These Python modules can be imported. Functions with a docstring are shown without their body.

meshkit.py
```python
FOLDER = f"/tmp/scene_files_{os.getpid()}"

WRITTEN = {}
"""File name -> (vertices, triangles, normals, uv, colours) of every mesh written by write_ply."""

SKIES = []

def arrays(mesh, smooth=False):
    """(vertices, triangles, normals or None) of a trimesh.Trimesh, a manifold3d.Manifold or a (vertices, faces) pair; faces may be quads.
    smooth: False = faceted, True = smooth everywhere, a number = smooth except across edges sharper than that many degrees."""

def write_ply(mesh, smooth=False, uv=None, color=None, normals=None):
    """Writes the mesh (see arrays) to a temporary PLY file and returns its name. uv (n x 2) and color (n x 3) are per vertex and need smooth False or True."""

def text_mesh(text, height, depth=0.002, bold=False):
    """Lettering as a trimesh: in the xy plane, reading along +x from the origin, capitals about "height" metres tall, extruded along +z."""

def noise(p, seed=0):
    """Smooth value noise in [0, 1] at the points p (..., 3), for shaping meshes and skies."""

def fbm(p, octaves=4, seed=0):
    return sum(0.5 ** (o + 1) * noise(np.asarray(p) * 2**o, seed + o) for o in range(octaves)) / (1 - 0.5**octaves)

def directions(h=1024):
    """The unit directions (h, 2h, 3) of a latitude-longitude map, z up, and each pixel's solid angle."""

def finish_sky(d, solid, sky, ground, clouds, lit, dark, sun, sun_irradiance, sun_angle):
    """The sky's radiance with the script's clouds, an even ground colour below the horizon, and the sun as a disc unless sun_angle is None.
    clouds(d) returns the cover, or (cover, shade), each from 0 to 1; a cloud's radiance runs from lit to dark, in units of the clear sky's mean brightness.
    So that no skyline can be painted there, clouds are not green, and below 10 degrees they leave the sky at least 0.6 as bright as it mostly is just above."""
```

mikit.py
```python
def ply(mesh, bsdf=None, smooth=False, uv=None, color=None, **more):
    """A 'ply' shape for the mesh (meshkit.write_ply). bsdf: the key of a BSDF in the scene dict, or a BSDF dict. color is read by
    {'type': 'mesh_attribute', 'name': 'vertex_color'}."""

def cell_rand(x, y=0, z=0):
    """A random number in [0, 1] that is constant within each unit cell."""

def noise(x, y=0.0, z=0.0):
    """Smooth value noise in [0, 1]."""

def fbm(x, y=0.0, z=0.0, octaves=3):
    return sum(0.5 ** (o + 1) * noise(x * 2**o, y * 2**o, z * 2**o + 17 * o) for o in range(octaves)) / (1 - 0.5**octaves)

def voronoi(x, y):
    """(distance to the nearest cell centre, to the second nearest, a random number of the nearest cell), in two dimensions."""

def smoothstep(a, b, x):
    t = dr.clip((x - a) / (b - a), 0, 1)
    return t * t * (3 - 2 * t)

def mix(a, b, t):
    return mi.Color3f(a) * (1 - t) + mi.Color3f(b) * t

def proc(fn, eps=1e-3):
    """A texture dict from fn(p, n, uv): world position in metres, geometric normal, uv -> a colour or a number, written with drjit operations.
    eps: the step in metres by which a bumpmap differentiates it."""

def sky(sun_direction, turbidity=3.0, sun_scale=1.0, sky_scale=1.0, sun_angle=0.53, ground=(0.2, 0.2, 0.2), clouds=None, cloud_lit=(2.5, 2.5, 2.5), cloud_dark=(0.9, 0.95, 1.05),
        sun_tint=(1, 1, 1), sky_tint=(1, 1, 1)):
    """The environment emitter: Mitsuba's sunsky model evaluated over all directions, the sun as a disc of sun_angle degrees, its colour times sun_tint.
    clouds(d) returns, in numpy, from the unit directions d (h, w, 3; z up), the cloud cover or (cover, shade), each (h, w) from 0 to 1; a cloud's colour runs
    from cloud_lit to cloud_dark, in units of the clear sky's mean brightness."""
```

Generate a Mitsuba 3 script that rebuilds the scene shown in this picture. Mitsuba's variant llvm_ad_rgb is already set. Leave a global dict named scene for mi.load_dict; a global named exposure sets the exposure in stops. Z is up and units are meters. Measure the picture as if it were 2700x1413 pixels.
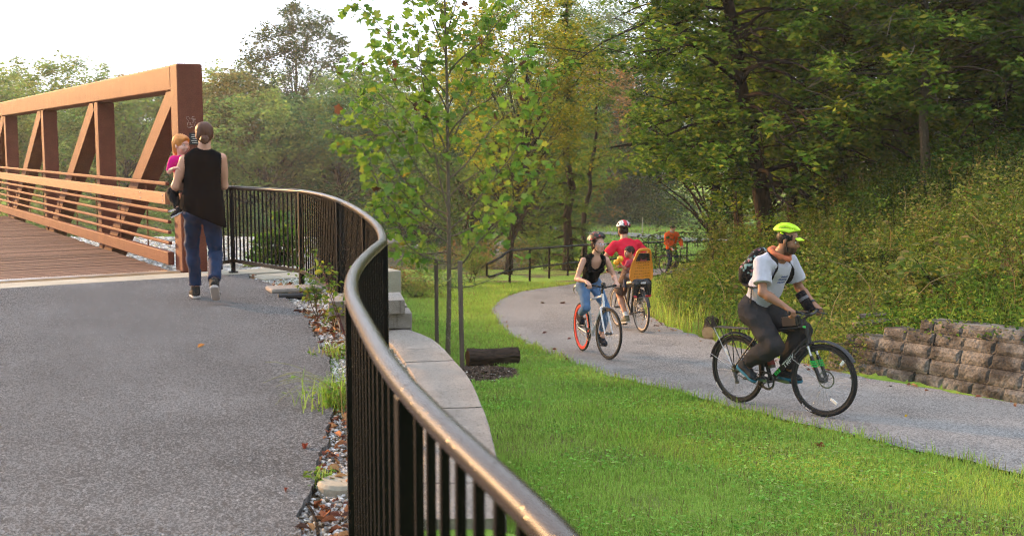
import math, random
import numpy as np, trimesh, manifold3d, shapely
import shapely.geometry as sg
import drjit as dr, mitsuba as mi
import mikit, meshkit
from mikit import proc, noise, fbm, voronoi, cell_rand, smoothstep, mix

# ---------------------------------------------------------------- camera, sky, exposure
F, CAMZ, HORIZON = 3000.0, 1.5, 388.0
PITCH = math.atan2(706.5 - HORIZON, F)
CP, SP = math.cos(PITCH), math.sin(PITCH)
T4 = mi.ScalarTransform4f
scene, labels = {}, {}
scene['camera'] = {'type': 'thinlens', 'fov': math.degrees(2 * math.atan(1350 / F)), 'fov_axis': 'x', 'near_clip': 0.05, 'far_clip': 2000.0,
                   'aperture_radius': 0.0036, 'focus_distance': 12.5,
                   'medium': {'type': 'ref', 'id': 'air'},
                   'to_world': T4().look_at(origin=[0, 0, CAMZ], target=[0, CP, CAMZ - SP], up=[0, 0, 1])}
SUN = (-0.79, 0.56, 0.25)


def cloud_cover(d):
    n = meshkit.fbm(d * np.array([2.5, 2.5, 6.0]) + 5, 4, 3)
    return 0.86 + 0.14 * n, 0.35 * meshkit.fbm(d * 3.0, 3, 9)


scene['sky'] = mikit.sky(SUN, turbidity=4, sun_scale=0.55, sky_scale=1.0, sun_angle=8.0, sun_tint=(1.14, 0.90, 0.68), clouds=cloud_cover,
                         cloud_lit=(1.58, 1.74, 2.02), cloud_dark=(1.10, 1.24, 1.48))
exposure = 3.95

scene['air'] = {'type': 'homogeneous', 'albedo': {'type': 'rgb', 'value': [.95, .95, .95]}, 'sigma_t': {'type': 'rgb', 'value': [.0006, .0006, .0006]}, 'phase': {'type': 'hg', 'g': 0.35}}
scene['haze'] = {'type': 'cube', 'to_world': T4().translate([0, 94, 6]).scale([99, 108, 21]), 'bsdf': {'type': 'null'}, 'interior': {'type': 'ref', 'id': 'air'}}
labels['haze'] = {'label': 'thin morning haze in the valley air', 'kind': 'stuff'}

# ---------------------------------------------------------------- geometry of the view, for measuring where things stand


def ray(px, py):
    cx, cy = (px - 1350) / F, (706.5 - py) / F
    return np.array([cx, CP + cy * SP, -SP + cy * CP])


def on_z(px, py, z):
    d = ray(px, py)
    return np.array([0, 0, CAMZ]) + d * (z - CAMZ) / d[2]


TR0, TRS = -0.3475, -0.065


def on_trail(px, py):
    d = ray(px, py)
    t = (TR0 - CAMZ) / (d[2] - TRS * d[1])
    return np.array([0, 0, CAMZ]) + d * t


def at_depth(px, py, y):
    d = ray(px, py)
    return np.array([0, 0, CAMZ]) + d * y / d[1]


def proj(p):
    p = np.asarray(p, float) - [0, 0, CAMZ]
    x, y, z = p[..., 0], p[..., 1], p[..., 2]
    fw, up = y * CP - z * SP, y * SP + z * CP
    return np.stack([1350 + F * x / fw, 706.5 - F * up / fw], -1)


V = lambda *a: np.array(a, float)
nrm = lambda v: np.asarray(v, float) / max(np.linalg.norm(v), 1e-12)
sstep = lambda a, b, x: (lambda t: t * t * (3 - 2 * t))(np.clip((np.asarray(x, float) - a) / (b - a), 0, 1))
lerp = lambda a, b, t: a + (b - a) * t
rgb8 = lambda r, g, b: tuple((np.where(np.array([r, g, b]) / 255 <= .04045, np.array([r, g, b]) / 255 / 12.92, ((np.array([r, g, b]) / 255 + .055) / 1.055) ** 2.4)).tolist())

# ---------------------------------------------------------------- scene entries
USED = {}


def number(name):
    """name, then name_001, name_002 ..."""
    n = USED.get(name, 0)
    USED[name] = n + 1
    return name if n == 0 else f'{name}_{n:03d}'


def tag(key, label=None, cat=None, group=None, kind=None):
    d = {}
    if label: d['label'] = label
    if cat: d['category'] = cat
    if group: d['group'] = group
    if kind: d['kind'] = kind
    labels[key] = d
    return key


def obj(name, mesh, bsdf, parent=None, color=None, smooth=30, to_world=None, label=None, kind=None):
    """One entry of the scene: a mesh under its holder's key. color: one RGB, per-vertex RGB, or a function of the vertices."""
    key = number(f'{parent}__{name}' if parent else name)
    v, f, n = meshkit.arrays(mesh, smooth)
    if color is not None:
        c = color(v) if callable(color) else np.asarray(color, float)
        c = np.broadcast_to(c, (len(v), 3)) if c.ndim == 1 else c
    else:
        c = None
    d = mikit.ply((v, f), bsdf, smooth=n is not None, color=c)
    if to_world is not None: d['to_world'] = to_world
    scene[key] = d
    if label or kind: tag(key, label, None, None, kind)
    return key


def put(name, dct, parent, to_world):
    """Another entry that shares a ply dict, at its own place."""
    key = number(f'{parent}__{name}')
    scene[key] = {**dct, 'to_world': to_world}
    return key


# ---------------------------------------------------------------- mesh tools
def M(v, f):
    return trimesh.Trimesh(np.asarray(v, float), np.asarray(f, int), process=False)


cat = trimesh.util.concatenate


def box(c, s, R=None):
    m = trimesh.creation.box(extents=s)
    if R is not None: m.vertices = m.vertices @ np.asarray(R).T
    m.vertices += np.asarray(c, float)
    return m


def rbox(c, s, r=0.01, R=None, seg=6):
    """A box with rounded edges: the hull of eight spheres."""
    c, s = np.asarray(c, float), np.asarray(s, float) / 2 - r
    ball = trimesh.creation.icosphere(1, r).vertices if seg <= 6 else trimesh.creation.icosphere(2, r).vertices
    pts = np.vstack([ball + s * [i, j, k] for i in (-1, 1) for j in (-1, 1) for k in (-1, 1)])
    m = trimesh.convex.convex_hull(pts)
    if R is not None: m.vertices = m.vertices @ np.asarray(R).T
    m.vertices = m.vertices + c
    return m


def hull(pts):
    return trimesh.convex.convex_hull(np.asarray(pts, float))


def frames(pts, up=(0, 0, 1)):
    pts = np.asarray(pts, float)
    t = np.gradient(pts, axis=0)
    t /= np.maximum(np.linalg.norm(t, axis=1, keepdims=True), 1e-9)
    u = np.asarray(up, float)
    a = np.cross(np.broadcast_to(u, t.shape), t)
    bad = np.linalg.norm(a, axis=1) < 0.15
    if bad.any():
        a[bad] = np.cross(np.broadcast_to([1.0, 0.1, 0], t.shape), t)[bad]
        if bad.any() and not bad.all(): a = np.cross(np.broadcast_to([0.37, 0.91, 0.15], t.shape), t)
    a /= np.maximum(np.linalg.norm(a, axis=1, keepdims=True), 1e-9)
    return t, a, np.cross(t, a)


def tube(pts, r, n=8, closed=False, caps=True, profile=None):
    """A tube along points; r: one radius or one per point; profile: (k, 2) outline in place of a circle."""
    pts = np.asarray(pts, float)
    r = np.broadcast_to(np.asarray(r, float), (len(pts),))
    if closed:
        t = np.roll(pts, -1, 0) - np.roll(pts, 1, 0)
        t /= np.linalg.norm(t, axis=1, keepdims=True)
        nn = nrm(np.cross(pts[1] - pts[0], pts[len(pts) // 3] - pts[0]))
        a = np.broadcast_to(nn, t.shape)
        b = np.cross(t, a)
    else:
        t, a, b = frames(pts)
    if profile is None:
        th = np.arange(n) * 2 * np.pi / n
        profile = np.stack([np.cos(th), np.sin(th)], 1)
    n = len(profile)
    v = pts[:, None] + r[:, None, None] * (profile[None, :, :1] * a[:, None] + profile[None, :, 1:] * b[:, None])
    v = v.reshape(-1, 3)
    m = len(pts)
    i, j = np.meshgrid(np.arange(m if closed else m - 1), np.arange(n), indexing='ij')
    i2, j2 = (i + 1) % m, (j + 1) % n
    q = np.stack([i * n + j, i * n + j2, i2 * n + j2, i2 * n + j], -1).reshape(-1, 4)
    f = np.vstack([q[:, [0, 1, 2]], q[:, [0, 2, 3]]])
    if caps and not closed:
        v = np.vstack([v, pts[:1], pts[-1:]])
        k = np.arange(n)
        f = np.vstack([f, np.stack([np.full(n, m * n), (k + 1) % n, k], 1), np.stack([np.full(n, m * n + 1), (m - 1) * n + k, (m - 1) * n + (k + 1) % n], 1)])
    return M(v, f)


SQ = np.array([[-1, -1], [1, -1], [1, 1], [-1, 1]], float)
RSQ = np.array([[-1, -.85], [-.85, -1], [.85, -1], [1, -.85], [1, .85], [.85, 1], [-.85, 1], [-1, .85]], float)


def curve(pts, n):
    """A smooth line through points, n samples evenly spread along it."""
    from scipy.interpolate import CubicSpline
    pts = np.asarray(pts, float)
    s = np.concatenate([[0], np.cumsum(np.linalg.norm(np.diff(pts, axis=0), axis=1))])
    cs = CubicSpline(s, pts)
    fine = cs(np.linspace(0, s[-1], n * 8))
    sf = np.concatenate([[0], np.cumsum(np.linalg.norm(np.diff(fine, axis=0), axis=1))])
    return np.stack([np.interp(np.linspace(0, sf[-1], n), sf, fine[:, k]) for k in range(pts.shape[1])], 1)


def rod(a, b, r, n=8, r2=None):
    return tube([a, b], [r, r if r2 is None else r2], n)


def bar(a, b, w, h, up=(0, 0, 1)):
    """A rectangular bar from a to b: w across, h along 'up'."""
    a, b = np.asarray(a, float), np.asarray(b, float)
    t = nrm(b - a)
    s = nrm(np.cross(t, up))
    u = np.cross(s, t)
    v = [p + s * w / 2 * i + u * h / 2 * j for p in (a, b) for i, j in ((-1, -1), (1, -1), (1, 1), (-1, 1))]
    return hull(v)


def lathe(profile, n=24, c=(0, 0, 0), axis=None):
    m = trimesh.creation.revolve(np.asarray(profile, float), sections=n)
    if axis is not None: m.apply_transform(trimesh.geometry.align_vectors([0, 0, 1], nrm(axis)))
    m.vertices = m.vertices + np.asarray(c, float)
    return m


def rotz(a):
    c, s = math.cos(a), math.sin(a)
    return np.array([[c, -s, 0], [s, c, 0], [0, 0, 1.0]])


def rot(axis, a):
    return trimesh.transformations.rotation_matrix(a, axis)[:3, :3]


def rough(m, amp, scale, seed=0, octaves=3):
    """Displaces the vertices along their normals by noise."""
    m = m.copy()
    n = np.array(m.vertex_normals)
    m.vertices = m.vertices + n * ((meshkit.fbm(np.asarray(m.vertices) * scale + seed * 7.3, octaves, seed) - .5) * 2 * amp)[:, None]
    return m


def tri_poly(poly, zfun, step=None):
    """A sheet over a shapely polygon, cut to steps when given, at height zfun(x, y)."""
    if step:
        x0, y0, x1, y1 = poly.bounds
        cells = [poly.intersection(sg.box(x, y, x + step, y + step)) for x in np.arange(x0, x1, step) for y in np.arange(y0, y1, step)]
        polys = [g for c in cells for g in (c.geoms if hasattr(c, 'geoms') else [c]) if g.geom_type == 'Polygon' and g.area > 1e-6]
    else:
        polys = [poly]
    out = []
    for g in polys:
        v, f = trimesh.creation.triangulate_polygon(g, engine='earcut')
        v = np.column_stack([v, zfun(v[:, 0], v[:, 1])])
        a = v[f]
        fl = np.cross(a[:, 1] - a[:, 0], a[:, 2] - a[:, 0])[:, 2] < 0
        f = np.where(fl[:, None], f[:, ::-1], f)
        out.append(M(v, f))
    m = cat(out)
    m.merge_vertices()
    return m


def scatter(v, f, mats, cols=None, vc=None):
    """Many copies of one mesh as a (vertices, faces, colours) triple: mats (n, 3, 4), cols (n, 3) times vc (per vertex)."""
    v = np.asarray(v, float)
    vs = np.einsum('nij,kj->nki', mats[:, :, :3], v) + mats[:, None, :, 3]
    fs = np.asarray(f)[None] + (np.arange(len(mats)) * len(v))[:, None, None]
    c = None
    if cols is not None:
        c = np.repeat(np.asarray(cols)[:, None], len(v), 1)
        if vc is not None: c = c * np.asarray(vc)[None]
        c = c.reshape(-1, 3)
    return vs.reshape(-1, 3), fs.reshape(-1, 3), c


def joinvfc(parts):
    vs, fs, cs, o = [], [], [], 0
    for v, f, c in parts:
        vs.append(v); fs.append(f + o); cs.append(c); o += len(v)
    return np.vstack(vs), np.vstack(fs), np.vstack(cs)


def basis(rng, n, up_bias=1.0, droop=0.0):
    """Random orthonormal frames (n, 3, 3), columns x, y, z, whose z leans to the zenith by up_bias."""
    z = rng.normal(size=(n, 3)) * 0.6
    z[:, 2] = np.abs(z[:, 2]) + up_bias
    z /= np.linalg.norm(z, axis=1, keepdims=True)
    a = rng.uniform(0, 2 * np.pi, n)
    x = np.stack([np.cos(a), np.sin(a), -droop * rng.random(n)], 1)
    x -= z * (x * z).sum(1, keepdims=True)
    x /= np.linalg.norm(x, axis=1, keepdims=True)
    return np.stack([x, np.cross(z, x), z], -1)


# ---------------------------------------------------------------- materials
VC = {'type': 'mesh_attribute', 'name': 'vertex_color'}


def bsdf(key, base, rough=0.7, metal=0.0, spec=0.4, bump=None, bump_scale=1.0, **kw):
    b = {'type': 'principled', 'base_color': base if isinstance(base, dict) else {'type': 'rgb', 'value': list(base)}, 'roughness': rough, 'metallic': metal, 'specular': spec, **kw}
    if bump is not None:
        b = {'type': 'bumpmap', 'arbitrary': bump, 'scale': bump_scale, 'b': b}
    scene[key] = {'type': 'twosided', 'b': b}
    return key


bsdf('m_matte', VC, 0.85, spec=0.3)
bsdf('m_cloth', VC, 0.9, spec=0.2, sheen=0.3)
bsdf('m_satin', VC, 0.42, spec=0.5)
bsdf('m_gloss', VC, 0.2, spec=0.6)
bsdf('m_metal', VC, 0.28, metal=1.0)
bsdf('m_skin', VC, 0.5, spec=0.45)
bsdf('m_hair', VC, 0.5, spec=0.25)
scene['m_leaf'] = {'type': 'principledthin', 'base_color': VC, 'roughness': 0.5, 'diff_trans': 0.8, 'eta': 1.18, 'spec_trans': 0.0}
scene['m_sapleaf'] = {**scene['m_leaf'], 'diff_trans': 0.75, 'eta': 1.35, 'roughness': 0.4}
scene['m_grass'] = {'type': 'principledthin', 'base_color': VC, 'roughness': 0.6, 'diff_trans': 0.7, 'eta': 1.1, 'spec_trans': 0.0}


def f_asphalt(p, n, uv):
    d1, d2, r = voronoi(p.x * 125, p.y * 125)
    e1, e2, r2 = voronoi(p.x * 41 + 9, p.y * 41)
    big = fbm(p.x * 0.9, p.y * 0.9, 0, 3)
    patch = smoothstep(0.42, 0.62, fbm(p.x * 2.6 + 4, p.y * 2.6, 0, 4))
    a = 0.050 + 0.26 * r * r + 0.05 * (big - .5) + 0.018 * patch - 0.055 * smoothstep(0.35, 0.75, d1)
    pale = dr.select((r2 > 0.95) & (e1 < 0.30), 0.17, 0.0)
    a = dr.maximum(a + pale, 0.03)
    return mi.Color3f(a * 0.985, a * 0.975, a * 0.975)


def h_asphalt(p, n, uv):
    d1, d2, r = voronoi(p.x * 125, p.y * 125)
    return (0.6 - d1) * 0.005 * (0.5 + r)


def f_trail(p, n, uv):
    d1, d2, r = voronoi(p.x * 70, p.y * 70)
    big = fbm(p.x * 0.5 + 3, p.y * 0.5, 0, 4)
    med = fbm(p.x * 4, p.y * 4, 3, 3)
    stain = smoothstep(0.60, 0.72, fbm(p.x * 1.3 + 7, p.y * 0.7, 0, 3))
    a = 0.185 + 0.17 * (r - .5) + 0.05 * (big - .5) + 0.05 * (med - .5) - 0.03 * stain - 0.05 * smoothstep(.35, .7, d1)
    return mi.Color3f(a * 1.0, a * 0.97, a * 0.94)


def f_ground(p, n, uv):
    g = fbm(p.x * 1.1, p.y * 1.1, 0, 4)
    k = noise(p.x * 23, p.y * 23, 0)
    soil = mix([0.075, 0.052, 0.033], [0.13, 0.10, 0.06], k)
    green = mix([0.10, 0.19, 0.025], [0.20, 0.30, 0.05], k)
    return mix(soil, green, smoothstep(0.34, 0.5, g))


def f_stone(p, n, uv):
    a = fbm(p.x * 6, p.y * 6, p.z * 6, 4)
    b = noise(p.x * 120, p.y * 120, p.z * 120)
    c = mix([0.195, 0.172, 0.148], [0.31, 0.28, 0.248], a)
    d1, d2, r = voronoi(p.x * 60, p.y * 60)
    pit = dr.select((r > 0.8) & (d1 < .35), 0.6, 1.0)
    return c * (0.72 + 0.5 * b) * pit


def h_stone(p, n, uv):
    return fbm(p.x * 40, p.y * 40, p.z * 40, 3) * 0.008


def f_block(p, n, uv):
    a = fbm(p.x * 5, p.y * 5, p.z * 5, 4)
    b = noise(p.x * 60, p.y * 60, p.z * 60)
    return mix([0.072, 0.066, 0.060], [0.245, 0.228, 0.205], smoothstep(0.3, 0.7, a)) * (0.5 + 0.75 * b) * 0.85


def h_block(p, n, uv):
    return fbm(p.x * 22, p.y * 22, p.z * 22, 4) * 0.03


def f_concrete(p, n, uv):
    a = fbm(p.x * 4, p.y * 4, p.z * 4, 4)
    b = noise(p.x * 90, p.y * 90, p.z * 90)
    return mix([0.25, 0.225, 0.17], [0.41, 0.375, 0.30], a) * (0.85 + 0.25 * b)


def f_steel(p, n, uv):
    a = fbm(p.x * 7, p.y * 7, p.z * 7, 4)
    b = noise(p.x * 140, p.y * 140, p.z * 140)
    streak = fbm(p.x * 30, p.y * 30, p.z * 2.2, 3)
    return mix([0.092, 0.026, 0.017], [0.185, 0.062, 0.036], a * .6 + streak * .4) * (0.72 + 0.5 * b)


def f_deck(p, n, uv):
    u = p.x * 0.848 + p.y * 0.53
    w = -p.x * 0.53 + p.y * 0.848
    a = fbm(u * 2.2, w * 60, 0, 3)
    b = cell_rand(dr.floor(w / 0.145), 3, 1)
    return mix([0.062, 0.034, 0.023], [0.20, 0.118, 0.085], a) * (0.7 + 0.5 * b)


def f_bark(p, n, uv):
    a = fbm(p.x * 26, p.y * 26, p.z * 6, 3)
    return mix([0.012, 0.009, 0.007], [0.055, 0.042, 0.031], a)


def h_bark(p, n, uv):
    return fbm(p.x * 30, p.y * 30, p.z * 7, 3) * 0.05


def f_sapbark(p, n, uv):
    a = fbm(p.x * 60, p.y * 60, p.z * 30, 3)
    s = smoothstep(0.62, 0.75, fbm(p.x * 40 + 5, p.y * 40, p.z * 22, 3))
    return mix(mix([0.075, 0.06, 0.04], [0.17, 0.145, 0.10], a), [0.36, 0.33, 0.27], s * 0.6)


def f_stake(p, n, uv):
    a = fbm(p.x * 90, p.y * 90, p.z * 5, 3)
    return mix([0.06, 0.047, 0.04], [0.20, 0.155, 0.125], a)


def f_water(p, n, uv):
    return mix([0.10, 0.085, 0.055], [0.14, 0.12, 0.08], noise(p.x, p.y, 0))


def h_water(p, n, uv):
    return fbm(p.x * 2.2, p.y * 6, 0, 3) * 0.05


def h_rail(p, n, uv):
    return smoothstep(0.72, 0.9, noise(p.x * 75, p.y * 75, p.z * 75)) * 0.0006


bsdf('m_asphalt', proc(f_asphalt), 0.85, spec=0.35, bump=proc(h_asphalt), bump_scale=1.0)
bsdf('m_trail', proc(f_trail), 0.88, spec=0.3)
bsdf('m_ground', proc(f_ground), 0.95, spec=0.1)
bsdf('m_stone', proc(f_stone), 0.9, spec=0.2, bump=proc(h_stone))
bsdf('m_block', proc(f_block), 0.92, spec=0.2, bump=proc(h_block, 3e-3))
bsdf('m_concrete', proc(f_concrete), 0.9, spec=0.2)
bsdf('m_steel', proc(f_steel), 0.6, spec=0.18)
bsdf('m_dark', VC, 0.9, spec=0.06)
bsdf('m_deck', proc(f_deck), 0.8, spec=0.25)
bsdf('m_bark', proc(f_bark), 0.95, spec=0.1, bump=proc(h_bark, 4e-3))
bsdf('m_sapbark', proc(f_sapbark), 0.9, spec=0.15)
bsdf('m_stake', proc(f_stake), 0.9, spec=0.15)
bsdf('m_water', proc(f_water), 0.12, spec=0.5, bump=proc(h_water, 1e-2))
bsdf('m_rail', (0.026, 0.017, 0.010), 0.27, spec=0.42, bump=proc(h_rail))
bsdf('m_picket', (0.0035, 0.0034, 0.0033), 0.45, spec=0.14)
bsdf('m_black', (0.006, 0.006, 0.0065), 0.4, spec=0.4)

# ---------------------------------------------------------------- measured lines on the ground
RAILPX = [(570.6, 497.5), (609.8, 495), (790.8, 505), (841, 513.8), (900.6, 533), (954, 562.8), (989.6, 592), (1009, 640), (974.8, 669.6), (945, 702), (930, 732),
          (927, 761.6), (936, 806), (957, 847.6), (1048, 995.6), (1131.8, 1090), (1236.6, 1194.7), (1362, 1315), (1462, 1413)]
RAILZ = 1.02
railraw = np.array([on_z(x, y, RAILZ)[:2] for x, y in RAILPX])
# two smooth arcs that meet at the bend, plus straight panels at the bridge end
arc_far = curve(railraw[2:8], 60)
arc_near = curve(np.vstack([railraw[[7, 8, 10, 12, 13, 14, 16, 18]], [[0.29, 0.3]], [[0.75, -1.2]]]), 110)
railline = np.vstack([railraw[:2], arc_far[:-1], arc_near])
rl_s = np.concatenate([[0], np.cumsum(np.linalg.norm(np.diff(railline, axis=0), axis=1))])


def rail_at(s):
    return np.stack([np.interp(s, rl_s, railline[:, k]) for k in (0, 1)], -1)


def rail_x(y):
    o = np.argsort(railline[:, 1])
    return np.interp(y, railline[o, 1], railline[o, 0])


WALLPX = [(1311, 1210), (1289, 1121), (1263, 1048), (1231, 985), (1189, 938), (1111, 878), (1071, 866)]
wallr = np.array([on_z(x, y, 0.0)[:2] for x, y in WALLPX])
wallr = np.vstack([[wallr[0, 0] + 0.05, 4.5], wallr])
wall_right = curve(wallr, 60)


def wall_x(y):
    return np.interp(y, wall_right[:, 1], wall_right[:, 0])


NEARPX = [(2409, 1184), (2096, 1111), (1782, 1032), (1572, 980), (1467, 938), (1362, 896), (1310, 849), (1294, 823), (1320, 791), (1394, 765), (1509, 749)]
FARPX = [(2254, 988), (2000, 930), (1824, 880), (1719, 838), (1700, 805), (1719, 775), (1750, 723)]
near_edge = np.array([on_trail(x, y)[:2] for x, y in NEARPX])
far_edge = np.array([on_trail(x, y)[:2] for x, y in FARPX])
near_edge = np.vstack([[6.6, 3.2], [4.9, 6.2], near_edge, [3.6, 41], [7.0, 46], [14, 53], [26, 60]])
far_edge = np.vstack([[9.6, 4.5], [7.0, 8.2], on_trail(2409, 1016)[:2], far_edge, [9.5, 43.5], [16, 49.5], [27, 56]])


def far_x(y):
    return np.interp(y, far_edge[:, 1], far_edge[:, 0])


def trail(y):
    return TR0 + TRS * np.asarray(y, float)


def ground_z(x, y):
    x, y = np.asarray(x, float), np.asarray(y, float)
    t = trail(y) - 0.03
    k_ = sstep(70, 92, y)
    t = lerp(t, -5.9 - .004 * (y - 90), k_)
    d = x - far_x(y)
    fade = 1 - 0.55 * sstep(26, 40, y)
    rise = 2.15 * sstep(0.1, 6.0, d) * fade + 0.08 * np.maximum(d - 5, 0) + 0.36 * sstep(0.42, 0.6, d) * (1 - sstep(13.6, 15.0, y))
    t = t + rise
    t = t + 0.25 * (meshkit.fbm(np.stack([x * .35, y * .35, x * 0], -1), 3, 5) - .5) * sstep(0.8, 2.5, d)
    bar = -0.10 - 0.062 * np.maximum(y - 13.5, 0)
    xl = np.where(y < 14, rail_x(y) + 0.12, -0.17 * y - 0.2)
    w = sstep(0, 1.25, x - xl)
    left = lerp(bar, t, w)
    z = lerp(t, left, sstep(9.35, 9.95, y))
    q = sstep(44, 52, y) * (1 - sstep(71, 79, y)) * (1 - sstep(-3, 3, x))
    z = lerp(z, -5.6, q)
    far = sstep(71, 80, y) * (1 - sstep(-3, 5, x))
    z = lerp(z, -4.2 + 0.05 * (y - 75), far)
    z = z + 0.02 * np.maximum(y - 110, 0)
    return z


# ---------------------------------------------------------------- the ground and its sheets
gx = np.unique(np.concatenate([np.arange(-95, -10, 3.0), np.arange(-10, -4, .6), np.arange(-4, 9, .22), np.arange(9, 20, .6), np.arange(20, 96, 3.0)]))
gy = np.unique(np.concatenate([np.arange(-8, 4, 1.0), np.arange(4, 24, .25), np.arange(24, 50, .6), np.arange(50, 200, 3.0)]))
GX, GY = np.meshgrid(gx, gy, indexing='ij')
gv = np.stack([GX, GY, ground_z(GX, GY)], -1).reshape(-1, 3)
i, j = np.meshgrid(np.arange(len(gx) - 1), np.arange(len(gy) - 1), indexing='ij')
k = len(gy)
gf = np.stack([i * k + j, (i + 1) * k + j, (i + 1) * k + j + 1, i * k + j + 1], -1).reshape(-1, 4)
tag(obj('ground', (gv, gf), 'm_ground', smooth=True), 'grassy earth sloping down from the wall to the trail and the wood', None, None, 'structure')

# upper terrace: a gravel bed that carries the asphalt, the railing and the wall
BR_U, BR_B = V(.848, .53), V(-.53, .848)
ab0 = on_z(482, 716, 0.0)[:2]                       # foot of the bridge's end post
ab_near = ab0 - BR_B * 0.62


def ab_line(s, off):
    return ab0 + BR_U * s + BR_B * off


wl = [tuple(p + V(-0.08, 0)) for p in wall_right]
rail_right = [tuple(rail_at(s) + V(.16, .06)) for s in np.linspace(1.7, 6.2, 9)[::-1]]
rail_right = [p for p in rail_right if p[1] > 9.6]
terrace = sg.Polygon([(-16, -6), (0.1, -6), (0.06, 4.4)] + wl + rail_right + [tuple(ab_line(1.9, -.2)), tuple(ab_line(-13, -.2))]).buffer(0)


def terrace_z(x, y):
    return np.full_like(np.asarray(x, float), -0.045)


tag(obj('gravel_bed', tri_poly(terrace, terrace_z), 'm_ground', smooth=False), 'earth bed of the terrace under the gravel strip', None, None, 'structure')
# asphalt of the upper path: a slab 4 cm thick with a ragged edge
ASPX = [(781, 1413), (800, 1330), (828, 1257.6), (857, 1170), (875, 1069), (878, 1006), (864.6, 943), (838, 890), (796.5, 828), (755, 785), (723, 756), (697, 742), (660, 733)]
asp = np.array([on_z(x, y, 0.0)[:2] for x, y in ASPX])
asp = np.vstack([[-0.62, 0.0], [-0.68, 2.5], asp])
aspc = curve(asp, 240)
jit = meshkit.fbm(np.stack([aspc[:, 1] * 7, aspc[:, 1] * 0, aspc[:, 0] * 7], -1), 3, 2) - .5
aspc = aspc + jit[:, None] * V(.11, 0.0)
abl = [tuple(ab_line(s, -.62 + .05 * (meshkit.noise(np.array([s * 3, 0, 0]), 4) - .5))) for s in np.linspace(0.62, -13, 90)]
asph_poly = sg.Polygon([(-16, -6), (-0.62, -6)] + [tuple(p) for p in aspc] + abl).buffer(0)
av, af = trimesh.creation.triangulate_polygon(asph_poly, engine='earcut')
asph = trimesh.creation.extrude_triangulation(av, af, 0.042)
asph.apply_translation([0, 0, -0.042])
tag(obj('upper_path', asph, 'm_asphalt', smooth=20), 'dark grey coarse asphalt path leading to the bridge', None, None, 'structure')

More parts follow.
